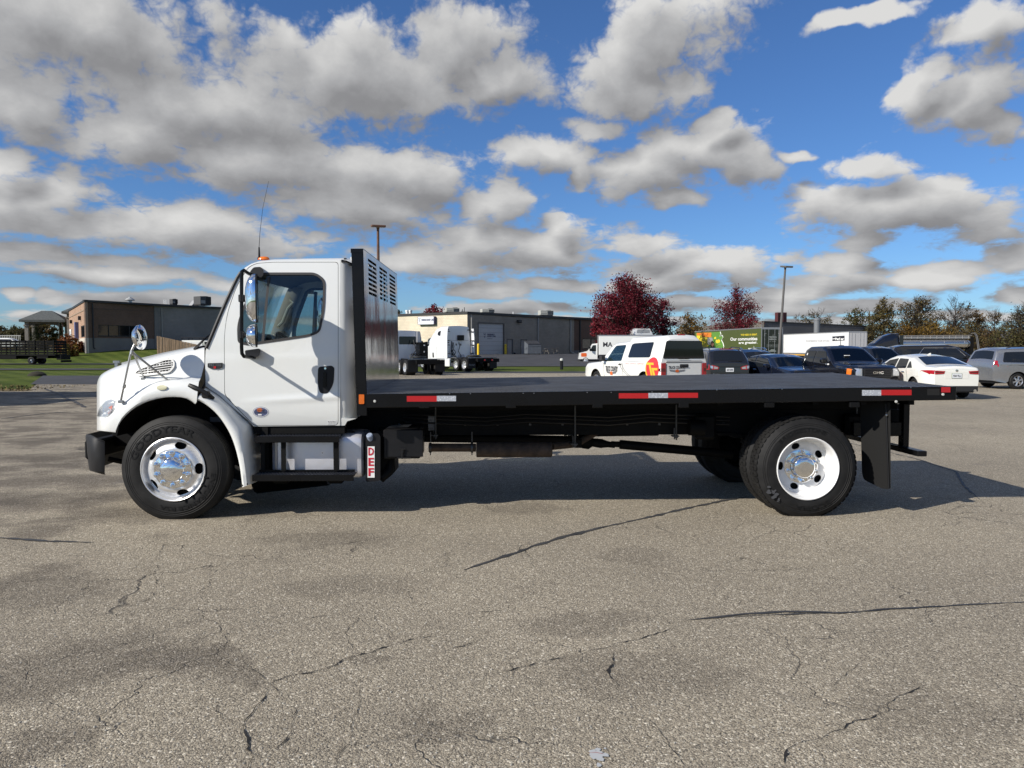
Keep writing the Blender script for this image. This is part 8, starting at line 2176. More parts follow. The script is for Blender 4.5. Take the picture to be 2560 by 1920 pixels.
c.side('window', round_poly([(0.05, 1.95), (0.75, 1.85), (0.45, 2.5), (0.05, 2.62)], 0.06, 3), CGLASS); c.side('sleeper_vent', round_poly([(-1.75, 2.7), (-1.25, 2.8), (-1.3, 3.05), (-1.75, 3.15)], [0.1, 0.2, 0.1, 0.05], 4), BLACKT, 0.012)
c.over('windscreen', 0.15, 0.68, CGLASS, 0.9)
c.side('locker_door', round_poly(rect(-2.3, 0.85, -1.4, 2.2), 0.08, 3), PSEMI, 0.010); c.side('grip_recess', round_poly(rect(-0.75, 1.0, -0.55, 1.4), 0.06, 3), BLACKT, 0.012)
c.seams([[(-0.05, 2.75), (-0.05, 0.75)], [(0.95, 1.75), (0.9, 0.75)], [(-1.25, 2.4), (-1.25, 0.75)]])
for sg in (1, -1):
    mb = MB(); mb.box(0.65, 0.80, sg * 1.45, sg * 1.75, 1.55, 2.35, 0.05); mb.tube([(0.75, sg * 1.15, 1.7), (0.72, sg * 1.55, 1.75)], 0.03, 5); mb.tube([(0.75, sg * 1.12, 2.25), (0.72, sg * 1.55, 2.2)], 0.03, 5); mb.build('door_mirror', BLACKT, t)
    mb = MB(); mb.tube([(1.5, sg * 1.05, 1.5), (1.6, sg * 1.25, 1.75)], 0.025, 5); mb.lathe([(0, 0), (0.02, 0.12), (0.06, 0.06), (0.07, 0)], (1.6, sg * 1.27, 1.8), (1, 0, 0), 12); mb.build('hood_mirror', CHROME, t)
    mb = MB(); mb.box(-3.3, -0.2, sg * 1.0, sg * 1.22, 0.30, 0.95, 0.06); mb.build('chassis_fairing', PSEMI if sg > 0 else BLACKT, t)
frame_rails(t, -7.1, -1.0, 0.78, -5.0); tandem(t, (-4.35, -5.65), 1.22, 0.5); tandem(t, (1.35,), 1.2, 0.5, dual=False)
for sg in (1, -1): flap(t, -6.35, sg, 0.62, 1.25, 0.22, 0.98, 'TRUCK COUNTRY' if sg > 0 else None)
mb = MB(); mb.box(-7.2, -7.05, -0.95, 0.95, 0.72, 0.98, 0.02); mb.build('tail_beam', BLACKM, t)
for sg in (1, -1): MB().lathe([(0, 0.07), (0.03, 0.065), (0.035, 0)], (-7.2, sg * 0.32, 0.86), (-1, 0, 0), 12).build('tail_light', TLRED, t); 
mb = MB(); mb.box(-3.9, -2.6, -0.9, 0.9, 0.98, 1.03); mb.build('deck_plate', mat('deck_alu', (0.35, 0.35, 0.36), 0.4, 0.8), t, smooth=0)

# --- day cab tractor whose frame shows beside the headboard
b0 = W(1024, 872, 50.5)
t = thing('semi_tractor', 'day cab tractor half hidden by the headboard, its black flaps and frame showing', 'semi truck', (b0.x - 1.1, 53.0, 0), radians(115))
c = Car(t, 4.2, 2.3, [(-2.1, 2.6), (-2.08, 2.9), (-0.7, 2.95), (-0.3, 2.8), (0.25, 1.95), (0.4, 1.8), (1.9, 1.5), (2.1, 1.0)], [(-2.1, 1.8), (2.1, 1.2)], 0.75, (0.9,), 0.5, PSEMI, 0.05, 0.12, 0.12, 0.05, 0.6)
c.side('window', round_poly([(-1.2, 1.9), (-0.2, 1.8), (-0.5, 2.6), (-1.2, 2.62)], 0.06, 3), CGLASS); c.over('windscreen', -0.28, 0.22, CGLASS, 0.9); c.end('rear_window', round_poly(rect(-0.6, 2.0, 0.6, 2.55), 0.06, 3), CGLASS, False)
c.end('exhaust_shield', rect(-1.0, 1.0, -0.62, 2.9), mat('shield_alu', (0.45, 0.46, 0.48), 0.4, 0.5), False, 0.3, 0.3)
mb = MB(); mb.box(-3.0, -2.2, -1.18, -0.55, 0.95, 2.15, 0.03); mb.build('equipment_cabinet', BLACKP, t)
mb = MB(); mb.box(-3.01, -3.0, -0.95, -0.85, 1.9, 1.98); mb.box(-3.01, -3.0, -0.92, -0.86, 1.45, 1.55); mb.build('cabinet_label', LABELW, t, smooth=0)
mb = MB()
for k in range(4): mb.tube([Vector((-3.1 - 0.05 * k, -0.6 + 0.2 * k + 0.2 * cos(a), 1.15 + 0.22 * sin(a))) for a in lin(0, 5.8, 10)], 0.03, 5)
mb.tube([(-2.5, -0.3, 2.3), (-3.0, -0.3, 1.6), (-3.2, 0.2, 1.0)], 0.03, 5); mb.build('air_line', BLACKT, t)
frame_rails(t, -6.6, -0.8, 0.78, -4.4); tandem(t, (-3.9, -5.2), 1.22, 0.5); tandem(t, (0.9,), 1.2, 0.5, dual=False)
for sg in (1, -1):
    flap(t, -5.95, sg, 0.58, 1.25, 0.22, 0.98)
    mb = MB(); 
    for wx in (-3.9, -5.2): mb.lathe([(0, 0.56), (0.6, 0.56)], (wx, sg * 1.24, 0.5), (0, -sg, 0), 14, a0=0.2, a1=pi - 0.2)
    mb.build('quarter_fender', BLACKT, t)
mb = MB(); mb.box(-6.7, -6.55, -0.95, 0.95, 0.72, 1.0, 0.02); mb.build('tail_beam', BLACKM, t)

# --- old white truck with upright grille, facing us
b0 = W(1040, 872, 78)
t = thing('heavy_truck', 'older cream white truck with an upright chrome grille facing the flatbed', 'truck', (b0.x - 0.3, 78, gz(b0.x, 78)), radians(-72))
c = Car(t, 5.0, 2.2, [(-2.5, 1.4), (-2.4, 2.5), (-1.0, 2.55), (-0.6, 2.45), (-0.35, 1.75), (-0.2, 1.65), (2.2, 1.6), (2.45, 1.5), (2.5, 1.1)], 1.6, 0.7, (1.5,), 0.5, paint('cream_white', (0.66, 0.64, 0.56), 0.3), 0.08, 0.12, 0.10, 0.05, 0.62)
g_ = c.end('grille', round_poly(rect(-0.48, 0.75, 0.48, 1.48), 0.05, 3), CHROME, True, 0.03, 0.05)
mb = MB()
for k in range(9): mb.box(2.53, 2.56, -0.42 + k * 0.1, -0.36 + k * 0.1, 0.8, 1.44)
mb.build('grille_slats', GAP, g_, smooth=0)
c.over('windscreen', -0.58, -0.36, CGLASS, 0.85); c.side('window', round_poly(rect(-1.4, 1.7, -0.7, 2.3), 0.06, 3), CGLASS)
for sg in (1, -1): c.end('headlight', ellipse(sg * 0.72, 0.95, 0.13, 0.13, 14), TLCLEAR, True, 0.04, 0.05); mb = MB(); mb.box(-0.45, -0.35, sg * 1.4, sg * 1.6, 1.5, 2.2, 0.03); mb.tube([(-0.4, sg * 1.05, 1.8), (-0.4, sg * 1.5, 1.8)], 0.03, 5); mb.build('door_mirror', BLACKT, t)
MB().box(2.4, 2.62, -1.1, 1.1, 0.5, 0.78, 0.04).build('bumper', mat('cream_bumper', (0.55, 0.54, 0.48), 0.4), t)
tandem(t, (1.5,), 1.05, 0.5, dual=False); frame_rails(t, -6, 2.2, 0.75); tandem(t, (-4.0,), 1.15, 0.5)
mb = MB()
for k in range(5): mb.tube([(-1.6, -0.8 + 0.4 * k, 2.6), (-1.6, -0.8 + 0.4 * k, 2.75)], 0.03, 5)
mb.tube([(-1.6, -0.85, 2.75), (-1.6, 0.85, 2.75)], 0.03, 5); mb.build('roof_rack', STEEL, t)

# --- box truck behind the white pickup
b0 = W(1575, 872, 80)
t = thing('box_truck', 'white box truck with dark capital letters on its side behind the white pickup', 'truck', (b0.x, 80, 0), radians(176))
S_ = 80 / F
Lb = 150 * S_; zt0 = W(1495, 838.5, 80).z
bx = MB().box(-Lb / 2, 80 * S_, -1.25, 1.25, 1.05, zt0, 0.03).build('cargo_box', PWHITE, t)
mb = MB(); mb.box(-Lb / 2 - 0.01, 80 * S_ + 0.01, -1.27, 1.27, zt0 - 0.10, zt0 + 0.02, 0.02); mb.build('top_rail', mat('rail_alu', (0.45, 0.45, 0.46), 0.4, 0.7), bx)
mb = MB(); lettering(mb, 'MA', lambda u, v: Vector((-(W(1511, 0, 80).x - b0.x) - 1.0 * u, 1.262, W(0, 867, 80).z + (W(0, 855, 80).z - W(0, 867, 80).z) * v)), 0.02); mb.build('lettering', mat('dark_print', (0.03, 0.03, 0.035), 0.5), bx, smooth=0)
x0 = 80 * S_ + 0.12
def cab_sec(y, k): return [Vector((x0, y, 0.6)), Vector((x0, y, 2.28 * k)), Vector((x0 + 0.55, y, 2.22 * k)), Vector((x0 + 0.98, y, 1.55)), Vector((x0 + 1.1, y, 1.45)), Vector((x0 + 1.95, y, 1.25)), Vector((x0 + 2.05, y, 0.6))]
cb = MB().loft([cab_sec(-1.0, 0.97), cab_sec(-0.95, 1.0), cab_sec(0.95, 1.0), cab_sec(1.0, 0.97)]).build('cab', PWHITE, t, smooth=25)
for sg in (1, -1): MB().plate([round_poly([(x0 + 0.15, 1.45), (x0 + 0.85, 1.45), (x0 + 0.5, 2.08), (x0 + 0.15, 2.1)], 0.06, 3)], lambda u, v, w_, sg=sg: Vector((u, sg * (1.006 + w_), v)), -0.01, 0.004).build('window', CGLASS, cb, smooth=0)
MB().plate([[(-0.85, 1.58), (0.85, 1.58), (0.8, 2.15), (-0.8, 2.15)]], lambda u, v, w_: Vector((x0 + 0.55 + (2.22 - v) * 0.64 + 0.01 - w_, u, v)), 0, 0.01).build('windscreen', CGLASS, cb, smooth=0)
for sg in (1, -1): mb = MB(); mb.box(x0 + 0.75, x0 + 0.88, sg * 1.2, sg * 1.42, 1.5, 1.95, 0.03); mb.tube([(x0 + 0.8, sg * 0.98, 1.6), (x0 + 0.8, sg * 1.3, 1.6)], 0.025, 5); mb.build('door_mirror', BLACKT, cb)
MB().plate([round_poly(rect(x0 + 1.15, 0.85, x0 + 1.75, 1.25), 0.1, 3)], lambda u, v, w_: Vector((u, 1.005 + w_, v)), -0.01, 0.004).build('fender_logo', mat('fender_orange', (0.68, 0.12, 0.02), 0.4), cb, smooth=0)
tandem(t, (x0 + 1.25,), 1.0, 0.42, dual=False); tandem(t, (-Lb / 2 + 1.4,), 1.2, 0.42); frame_rails(t, -Lb / 2, x0 + 1.5, 0.7)

# --- pale vehicle with a roof fairing beyond it
b0 = W(1612, 872, 90); 
t = thing('heavy_truck', 'pale grey truck roof with a raised wind fairing beyond the white box truck', 'truck', (b0.x, 90, 0), radians(5))
zf = W(1612, 822, 90).z; S_ = 90 / F
c = Car(t, 3.6, 2.3, [(-1.8, zf - 0.62), (-1.78, zf - 0.15), (-1.55, zf), (0.35, zf), (0.62, zf - 0.6), (0.8, zf - 0.8), (1.8, zf - 1.9)], zf - 0.6, 0.8, (1.0,), 0.5, paint('pale_grey', (0.55, 0.56, 0.56), 0.3), 0.15, 0.12, 0.1, 0.05)
c.side('fairing_panel', round_poly([(-1.35, zf - 0.52), (0.3, zf - 0.52), (0.25, zf - 0.1), (-1.25, zf - 0.1)], 0.08, 3), mat('fairing_grey', (0.22, 0.23, 0.24), 0.4), 0.012)
tandem(t, (1.0,), 1.05, 0.5, dual=False); frame_rails(t, -5.5, 1.3, 0.78); tandem(t, (-4,), 1.15, 0.5)

# --- trailers
def trailer(label, name, pR, YR, pL, YL_, ptop, m, wid=2.6, zb=1.0, group='box trailers parked at the far side of the lot', door_m=None):
    """pR/pL photo columns of the side's near (rear) and far ends"""
    A = W(pR, 872, YR); B = W(pL, 872, YL_); A = Vector((A.x, A.y, 0)); B = Vector((B.x, B.y, 0)); d = B - A; L = d.length; ang = atan2(d.y, d.x)
    n = Vector((d.y, -d.x, 0)).normalized()
    # side we see is towards the camera: the box extends away from it
    if n.dot(-A) > 0: inward = -n
    else: inward = n
    mid = A + inward * wid / 2
    t = thing(name, label, 'trailer', (mid.x, mid.y, 0), ang, group)
    zt = W(pR, ptop, YR).z
    sg = 1 if (Matrix.Rotation(-ang, 3, 'Z') @ (-inward)).y > 0 else -1
    bx = MB().box(0.0, L, -wid / 2, wid / 2, zb, zt, 0.03).build('cargo_box', m, t)
    mb = MB()
    for y in (-wid / 2, wid / 2): mb.box(-0.01, L + 0.01, y - 0.02, y + 0.02, zt - 0.12, zt + 0.015, 0.01); mb.box(-0.01, L + 0.01, y - 0.02, y + 0.02, zb - 0.02, zb + 0.16, 0.01)
    mb.box(-0.03, 0.02, -wid / 2, wid / 2, zt - 0.22, zt + 0.01, 0.01)
    for y in (-wid / 2, wid / 2): mb.box(-0.03, 0.05, y - 0.07 if y > 0 else y - 0.01, y + 0.01 if y > 0 else y + 0.07, zb, zt)
    mb.build('frame_rail', mat('rail_alu', (0.45, 0.45, 0.46), 0.4, 0.7), t)
    for y0, y1 in ((-wid / 2 + 0.08, -0.01), (0.01, wid / 2 - 0.08)):
        yield_d = MB().box(-0.045, -0.01, y0, y1, zb + 0.06, zt - 0.22, 0.006).build('rear_door', door_m or m, t)
        mb = MB()
        for y in (y0 + (y1 - y0) * 0.35, y0 + (y1 - y0) * 0.75): mb.tube([(-0.065, y, zb + 0.05), (-0.065, y, zt - 0.2)], 0.018, 5)
        mb.build('lock_rod', STEEL, yield_d)
    tandem(t, (1.6, 2.9), wid / 2 - 0.05, 0.5, STEEL); frame_rails(t, 0.2, L - 0.5, 0.78)
    mb = MB()
    for y in (-0.9, 0.9): mb.box(L * 0.8 - 0.08, L * 0.8 + 0.08, y - 0.08, y + 0.08, 0.05, 1.0); mb.box(L * 0.8 - 0.15, L * 0.8 + 0.15, y - 0.15, y + 0.15, 0, 0.06)
    mb.build('landing_leg', BLACKM, t, smooth=0)
    mb = MB(); mb.box(0.0, 0.1, -1.1, 1.1, 0.5, 0.62); mb.box(0.02, 0.08, -0.5, -0.4, 0.6, 1.0); mb.box(0.02, 0.08, 0.4, 0.5, 0.6, 1.0); mb.build('underride_bar', BLACKM, t, smooth=0)
    TI = (Matrix.Translation(t.location) @ Matrix.Rotation(ang, 4, 'Z')).inverted()
    def on_side(px, py, off=0.0):       # point on the visible side that falls at a photo pixel
        dd = ray(px, py); n0 = inward; k = (A - EYE).dot(n0) / dd.dot(n0); p = TI @ (EYE + dd * k); p.y = sg * (wid / 2 + off); return p
    return t, on_side, sg, L, zt, bx

OLIVE = mat('olive_vinyl', (0.075, 0.095, 0.030), 0.45); DKGREEN = mat('dark_green_vinyl', (0.016, 0.022, 0.014), 0.45)
def art(on, sg, name, poly, m, parent, off):
    return MB().plate([poly], lambda u, v, w_: on(u, v, off + w_), -0.004, 0.0).build(name, m, parent, smooth=0)
def sign(on, mb, txt, x0, y0, x1, y1, off, bold=0.02, sk=(0, 0)):
    """text between photo columns x0..x1, rows y0 (top) .. y1; sk = extra rows at the right end (top, bottom)"""
    lettering(mb, txt, lambda u, v: on(x0 + (x1 - x0) * u, (y1 + sk[1] * u) + ((y0 + sk[0] * u) - (y1 + sk[1] * u)) * v, off), bold)
t, on, sg, L_, zt_, bx = trailer('olive green box trailer with white slogan and a bright fruit picture', 'box_trailer', 1903, 84, 1736, 103, 818.5, OLIVE, door_m=DKGREEN)
WT = mat('print_white', (0.78, 0.78, 0.76), 0.5); YT_ = mat('print_yellow', (0.80, 0.62, 0.04), 0.5); ORG = mat('print_orange', (0.75, 0.22, 0.03), 0.5); GRN = mat('print_green', (0.12, 0.28, 0.05), 0.5); YE2 = mat('print_gold', (0.80, 0.48, 0.04), 0.5); SKIN = mat('print_skin', (0.45, 0.22, 0.13), 0.6); HAIR = mat('print_hair', (0.02, 0.012, 0.01), 0.6); GREYP = mat('print_grey', (0.42, 0.46, 0.52), 0.6)
TL = lambda x: 831.6 + (822 - 831.6) * (x - 1740) / (1900 - 1740)
art(on, sg, 'picture', [(1740, 833), (1801, 829.3), (1803, 836), (1799, 841), (1806, 838.5), (1808, 843), (1804, 850), (1808, 858), (1810, 866), (1808, 873), (1740, 873)], GRN, bx, 0.006)
art(on, sg, 'picture_block', rect(1742, 839, 1760, 872), YT_, bx, 0.010); art(on, sg, 'picture_block', rect(1760, 844.5, 1771, 868), YT_, bx, 0.012); art(on, sg, 'picture_block', rect(1755, 831.6, 1778.5, 843), ORG, bx, 0.014); art(on, sg, 'picture_block', rect(1742, 832.5, 1755, 838.5), ORG, bx, 0.014)
art(on, sg, 'picture_block', rect(1738, 863, 1748, 872), YE2, bx, 0.016); art(on, sg, 'picture_block', rect(1769, 844, 1782, 862), GREYP, bx, 0.014); art(on, sg, 'picture_block', rect(1750, 868, 1758, 872.5), YE2, bx, 0.016)
ins = MB().plate([ellipse(1759, 857.5, 6.5, 6.2, 18), ellipse(1759, 857.5, 5.9, 5.5, 18)], lambda u, v, w_: on(u, v, 0.018 + w_), -0.004, 0.0).build('fruit_outline', INK, bx, smooth=0)
art(on, sg, 'fruit', ellipse(1795, 853, 5.6, 5, 16, -0.4), YT_, bx, 0.012); art(on, sg, 'fruit', ellipse(1788, 845, 2.4, 3.2, 12, 0.5), YT_, bx, 0.012)
for q in ((1797, 862), (1793, 863), (1800, 860.5)): art(on, sg, 'seed', ellipse(q[0], q[1], 0.7, 0.9, 8), YT_, bx, 0.012)
art(on, sg, 'figure_hair', ellipse(1781, 862, 5.0, 9.5, 16), HAIR, bx, 0.018); art(on, sg, 'figure_face', ellipse(1781.3, 861.5, 3.4, 4.8, 16), SKIN, bx, 0.022); art(on, sg, 'figure_shirt', [(1775, 872.5), (1777, 868), (1787, 868), (1790, 872.5)], mat('print_navy', (0.05, 0.06, 0.09), 0.6), bx, 0.020)
mb = MB(); pl = [(1801, 829.5), (1803, 836), (1799, 841), (1806, 838.5), (1808, 843), (1804, 850), (1808, 858), (1810, 866), (1808, 873)]
mb.tube([on(x, y, 0.012) for x, y in pl], 0.05, 4); mb.build('picture_edge', WT, bx, smooth=0)
mb = MB(); sign(on, mb, 'THE NEED IS GREAT.', 1852, 835.2, 1893.5, 839.4, 0.012, 0.02, (-1.4, -1.2)); mb.build('lettering', YT_, bx, smooth=0)
mb = MB(); sign(on, mb, 'Our communities', 1826, 843.8, 1893.5, 852.0, 0.012, 0.025, (-2.0, -1.4)); sign(on, mb, 'are greater.', 1847, 854.4, 1893.5, 862.0, 0.012, 0.025, (-1.2, -1.0)); mb.build('lettering', WT, bx, smooth=0)
mb = MB(); sign(on, mb, 'FEEDING', 1871, 870.2, 1893, 875.2, 0.012, 0.02); sign(on, mb, 'AMERICA', 1871, 876.5, 1893, 880.5, 0.012, 0.02); mb.plate([[(1884.3, 870), (1884.8, 864.2), (1885.5, 870)]], lambda u, v, w_: on(u, v, 0.012 + w_), -0.004, 0); mb.build('lettering', WT, bx, smooth=0)
# words on the green trailer's rear doors
def rear_text(t, zt, zb, mb, txt, y0, y1, z0, z1, bold=0.02): lettering(mb, txt, lambda u, v: Vector((-0.055, y0 + (y1 - y0) * u, z0 + (z1 - z0) * v)), bold)
RW = mat('door_print_grey', (0.40, 0.42, 0.40), 0.5)
mb = MB(); rear_text(t, 0, 0, mb, 'FEEDING', 0.42, -0.52, 2.95, 3.13); rear_text(t, 0, 0, mb, 'AMERICA', 0.42, -0.52, 2.70, 2.88); rear_text(t, 0, 0, mb, 'Eastern Wisconsin', 0.36, -0.44, 2.52, 2.58, 0.0); rear_text(t, 0, 0, mb, 'FeedingAmericaWI.org', 0.5, -0.6, 1.98, 2.10, 0.0)
mb.build('lettering', RW, t, smooth=0)
mb = MB(); mb.plate([rect(-0.72, 1.9, 0.62, 2.2), rect(-0.70, 1.92, 0.60, 2.18)], lambda u, v, w_: Vector((-0.052 - w_, u, v)), 0, 0.004); mb.plate([[(-0.13, 3.14), (-0.10, 3.42), (-0.07, 3.14)]], lambda u, v, w_: Vector((-0.052 - w_, u, v)), 0, 0.004)
mb.plate([[(-0.5, 1.36), (0.4, 1.36), (0.4, 1.5), (0.25, 1.52), (0.1, 1.64), (-0.25, 1.64), (-0.4, 1.52), (-0.5, 1.48)]], lambda u, v, w_: Vector((-0.052 - w_, u, v)), 0, 0.004); mb.build('door_graphic', mat('door_graphic_grey', (0.26, 0.28, 0.26), 0.5), t, smooth=0)
mb = MB()
for y in (-0.95, 0.95): mb.plate([[(y, 3.45), (y - math.copysign(0.22, y), 3.45), (y - math.copysign(0.22, y), 3.42), (y - math.copysign(0.03, y), 3.42), (y - math.copysign(0.03, y), 3.15), (y, 3.15)]], lambda u, v, w_: Vector((-0.052 - w_, u, v)), 0, 0.004)
mb.build('corner_mark', RW, t, smooth=0)
ru = MB(); ru.box(L_ + 0.02, L_ + 0.55, -0.95, 0.95, zt_ - 2.0, zt_ - 0.25, 0.15); ru.build('refrigeration_unit', mat('unit_white', (0.62, 0.62, 0.60), 0.5), t)
t2, on, sg, L_, zt_, bx = trailer('white box trailer with a black name panel and a thin ochre stripe', 'box_trailer', 2122, 101, 1958, 121, 828.3, mat('trailer_white', (0.70, 0.71, 0.71), 0.35, vary=0.03), door_m=mat('trailer_door_grey', (0.42, 0.42, 0.43), 0.45), zb=0.92)
art(on, sg, 'stripe', [(1960, 884.5), (2122, 889.5), (2122, 892.5), (1960, 887.3)], mat('stripe_ochre', (0.62, 0.36, 0.08), 0.5), bx, 0.006)
np_ = art(on, sg, 'name_panel', [(2081, 841.2), (2111.5, 839.2), (2111.5, 851.2), (2081, 852.6)], INK, bx, 0.008)
mb = MB(); sign(on, mb, 'Parker', 2088, 844.3, 2110.5, 850.4, 0.014, 0.05, (-0.6, -0.4)); mb.plate([[(2081, 846.3), (2089, 845.8), (2089, 847.6), (2081, 848.1)]], lambda u, v, w_: on(u, v, 0.014 + w_), -0.003, 0); mb.build('lettering', WT, bx, smooth=0)
mb = MB(); sign(on, mb, 'ENGINEERING YOUR SUCCESS.', 2016, 850.6, 2074.5, 854.6, 0.010, 0.0, (-0.6, -0.5)); mb.build('lettering', mat('print_midgrey', (0.25, 0.25, 0.26), 0.5), bx, smooth=0)

# --- black sleeper tractor with a bright bulk trailer
b0 = W(2188, 872, 112)
t = thing('semi_tractor', 'black sleeper tractor coupled to the silver tank trailer', 'semi truck', (b0.x, 112, 0), radians(176))
zf = W(2225, 834.5, 112).z
c = Car(t, 6.2, 2.5, [(-3.1, 2.6), (-3.08, zf), (-2.0, zf), (-1.0, zf - 0.35), (0.2, 2.7), (0.5, 2.5), (1.2, 1.75), (1.4, 1.65), (2.8, 1.4), (3.1, 1.0)], [(-3.1, 1.9), (3.1, 1.2)], 0.6, (2.0,), 0.5, PBLACK, 0.05, 0.12, 0.1, 0.05, 0.6)
c.side('window', round_poly([(-0.6, 1.95), (0.55, 1.85), (0.15, 2.45), (-0.6, 2.5)], 0.06, 3), CGLASS); c.side('sleeper_window', round_poly(rect(-1.7, 1.9, -0.95, 2.3), 0.06, 3), CGLASS); c.over('windscreen', 0.52, 1.16, CGLASS, 0.9)
c.end('back_panel', round_poly(rect(-1.0, 1.0, 1.0, zf - 0.3), 0.06, 3), BLACKM, False)
mb = MB()
for z in (1.3, 1.75, 2.2):
    for y in (-0.6, -0.2, 0.2, 0.6): mb.box(-3.13, -3.11, y - 0.04, y + 0.04, z, z + 0.06)
mb.build('panel_light', mat('chrome_dot', (0.3, 0.3, 0.3), 0.3, 0.8), t, smooth=0)
for sg in (1, -1): MB().loft([[Vector((-3.08, sg * 1.2, z)), Vector((-3.08, sg * 1.24, z)), Vector((-3.6, sg * 1.24, z)), Vector((-3.6, sg * 1.2, z))] for z in (0.9, zf - 0.25)]).build('side_extender', PBLACK, t, smooth=0)
frame_rails(t, -7.0, -2.5, 0.78, -5.2); tandem(t, (-4.6, -5.9), 1.22, 0.5); tandem(t, (2.0,), 1.2, 0.5, dual=False)
b1 = W(2244, 872, 113); b2 = W(2425, 872, 111)
ang = atan2(b2.y - b1.y, b2.x - b1.x); Lt = sqrt((b2.x - b1.x) ** 2 + (b2.y - b1.y) ** 2)
t = thing('tank_trailer', 'polished silver tank trailer with a rear ladder behind the black sport utility vehicle', 'trailer', (b1.x, b1.y, 0), ang)
zc = (W(2340, 848, 112).z + W(2340, 872, 112).z) / 2; R_ = abs(W(2340, 848, 112).z - W(2340, 872, 112).z) / 2 + 0.1
TM = mat('tank_polished', (0.62, 0.61, 0.58), 0.22, 1.0, rvar=0.1, aniso=(0.2, 1, 3))
bodyL = MB(); bodyL.lathe([(0, R_ * 0.7), (0.2, R_), (Lt * 0.9, R_ * 1.0), (Lt * 0.93, R_ * 0.95), (Lt * 0.98, R_ * 0.55), (Lt, R_ * 0.35), (Lt, 0)], (0, 0, zc), (1, 0, 0), 30); tb = bodyL.build('tank', TM, t, smooth=40)
mb = MB()
for q in (0.02, 0.3, 0.62, 0.9): mb.lathe([(Lt * q - 0.05, R_ * 1.0), (Lt * q - 0.04, R_ + 0.025), (Lt * q + 0.04, R_ + 0.025), (Lt * q + 0.05, R_)], (0, 0, zc), (1, 0, 0), 30)
mb.build('tank_band', STEEL, tb)
zw_ = W(2340, 839.5, 112).z; mb = MB(); mb.box(0.0, Lt * 0.98, -0.55, 0.55, zw_ - 0.45, zw_ - 0.1, 0.04); mb.tube([(-0.1, 0.6, zw_), (Lt * 1.0, 0.6, zw_ + 0.05)], 0.06, 6); mb.tube([(-0.1, -0.6, zw_), (Lt * 1.0, -0.6, zw_ + 0.05)], 0.06, 6)
for q in range(12): mb.tube([(Lt * q / 11.5, -0.6, zw_), (Lt * q / 11.5, -0.6, zw_ - 0.45)], 0.035, 5)
mb.build('catwalk', mat('catwalk_alu', (0.40, 0.39, 0.37), 0.4, 0.8), t)
mb = MB(); xl = Lt + 0.5
for y in (-0.55, -0.1): mb.tube([(xl - 0.5, y, zw_ + 0.35), (xl - 0.05, y, zw_ + 0.42), (xl + 0.25, y, zw_ - 0.1), (xl + 0.7, y, 0.8)], 0.05, 6)
for q in range(7): k = q / 6; mb.tube([(xl + 0.25 + 0.45 * k, -0.55, zw_ - 0.1 + (0.8 - zw_ + 0.1) * k), (xl + 0.25 + 0.45 * k, -0.1, zw_ - 0.1 + (0.8 - zw_ + 0.1) * k)], 0.03, 5)
mb.build('ladder', STEEL, t)
mb = MB(); mb.box(Lt * 0.9, Lt + 0.3, -0.9, 0.9, 0.85, 1.15, 0.03); mb.box(Lt * 0.98, Lt * 1.02, -0.7, -0.5, 0.9, zw_ - 0.2); mb.box(Lt * 0.94, Lt * 0.99, -0.3, 0.3, 1.1, zc, 0.05); mb.build('rear_frame', BLACKM, t)
frame_rails(t, 0.2, Lt, 0.78); tandem(t, (Lt * 0.78, Lt * 0.9), 1.22, 0.5)
MB().plate([[(0.3, zc - 0.55), (2.6, zc - 0.5), (2.6, zc - 0.44), (0.3, zc - 0.42)]], lambda u, v, w_: Vector((u, -R_ * 0.87 - w_ - 0.12, v)), 0, 0.01).build('red_streak', REDL, t, smooth=0)

# --- stake bed truck at the far left
Ys = 84.0; b0 = W(60, 872, Ys); S_ = Ys / F
t = thing('stake_truck', 'black stake bed truck cut off by the left edge, parked on the far street', 'truck', (b0.x, Ys, 0), radians(180))
# its tail is to the right: local x forward points left
xt = -(W(152, 872, Ys).x - b0.x)
zb0, zb1 = W(0, 884.5, Ys).z, W(0, 851, Ys).z
STK = mat('stake_black', (0.007, 0.007, 0.007), 0.7, spec=0.1, vary=0.3)
for sg in (1, -1):
    for k in range(5):
        z0 = zb0 + (zb1 - zb0) * (k + 0.08) / 5; z1 = zb0 + (zb1 - zb0) * (k + 0.86) / 5
        MB().box(xt, xt + 8.6, sg * 1.12 - 0.02, sg * 1.12 + 0.02, z0, z1, 0.006).build('stake_board', STK, t)
    for k in range(9): MB().box(xt + 0.05 + k * 1.03, xt + 0.16 + k * 1.03, sg * 1.16 - 0.03, sg * 1.16 + 0.03, zb0 - 0.05, zb1 + 0.03, 0.006).build('stake', STK, t)
for k in range(5):
    z0 = zb0 + (zb1 - zb0) * (k + 0.08) / 5; z1 = zb0 + (zb1 - zb0) * (k + 0.86) / 5
    MB().box(xt - 0.02, xt + 0.02, -1.1, 1.1, z0, z1, 0.006).build('stake_board', STK, t)
MB().box(xt - 0.05, xt + 8.7, -1.15, 1.15, zb0 - 0.22, zb0 - 0.02, 0.02).build('bed', BLACKM, t)
mb = MB(); mb.box(xt - 0.55, xt, -0.9, 0.9, zb0 - 0.65, zb0 - 0.1, 0.03); mb.box(xt - 0.6, xt - 0.5, -1.0, 1.0, zb0 - 0.95, zb0 - 0.7, 0.02); mb.build('lift_gate', BLACKM, t)
frame_rails(t, xt + 0.2, xt + 11, zb0 - 0.5)
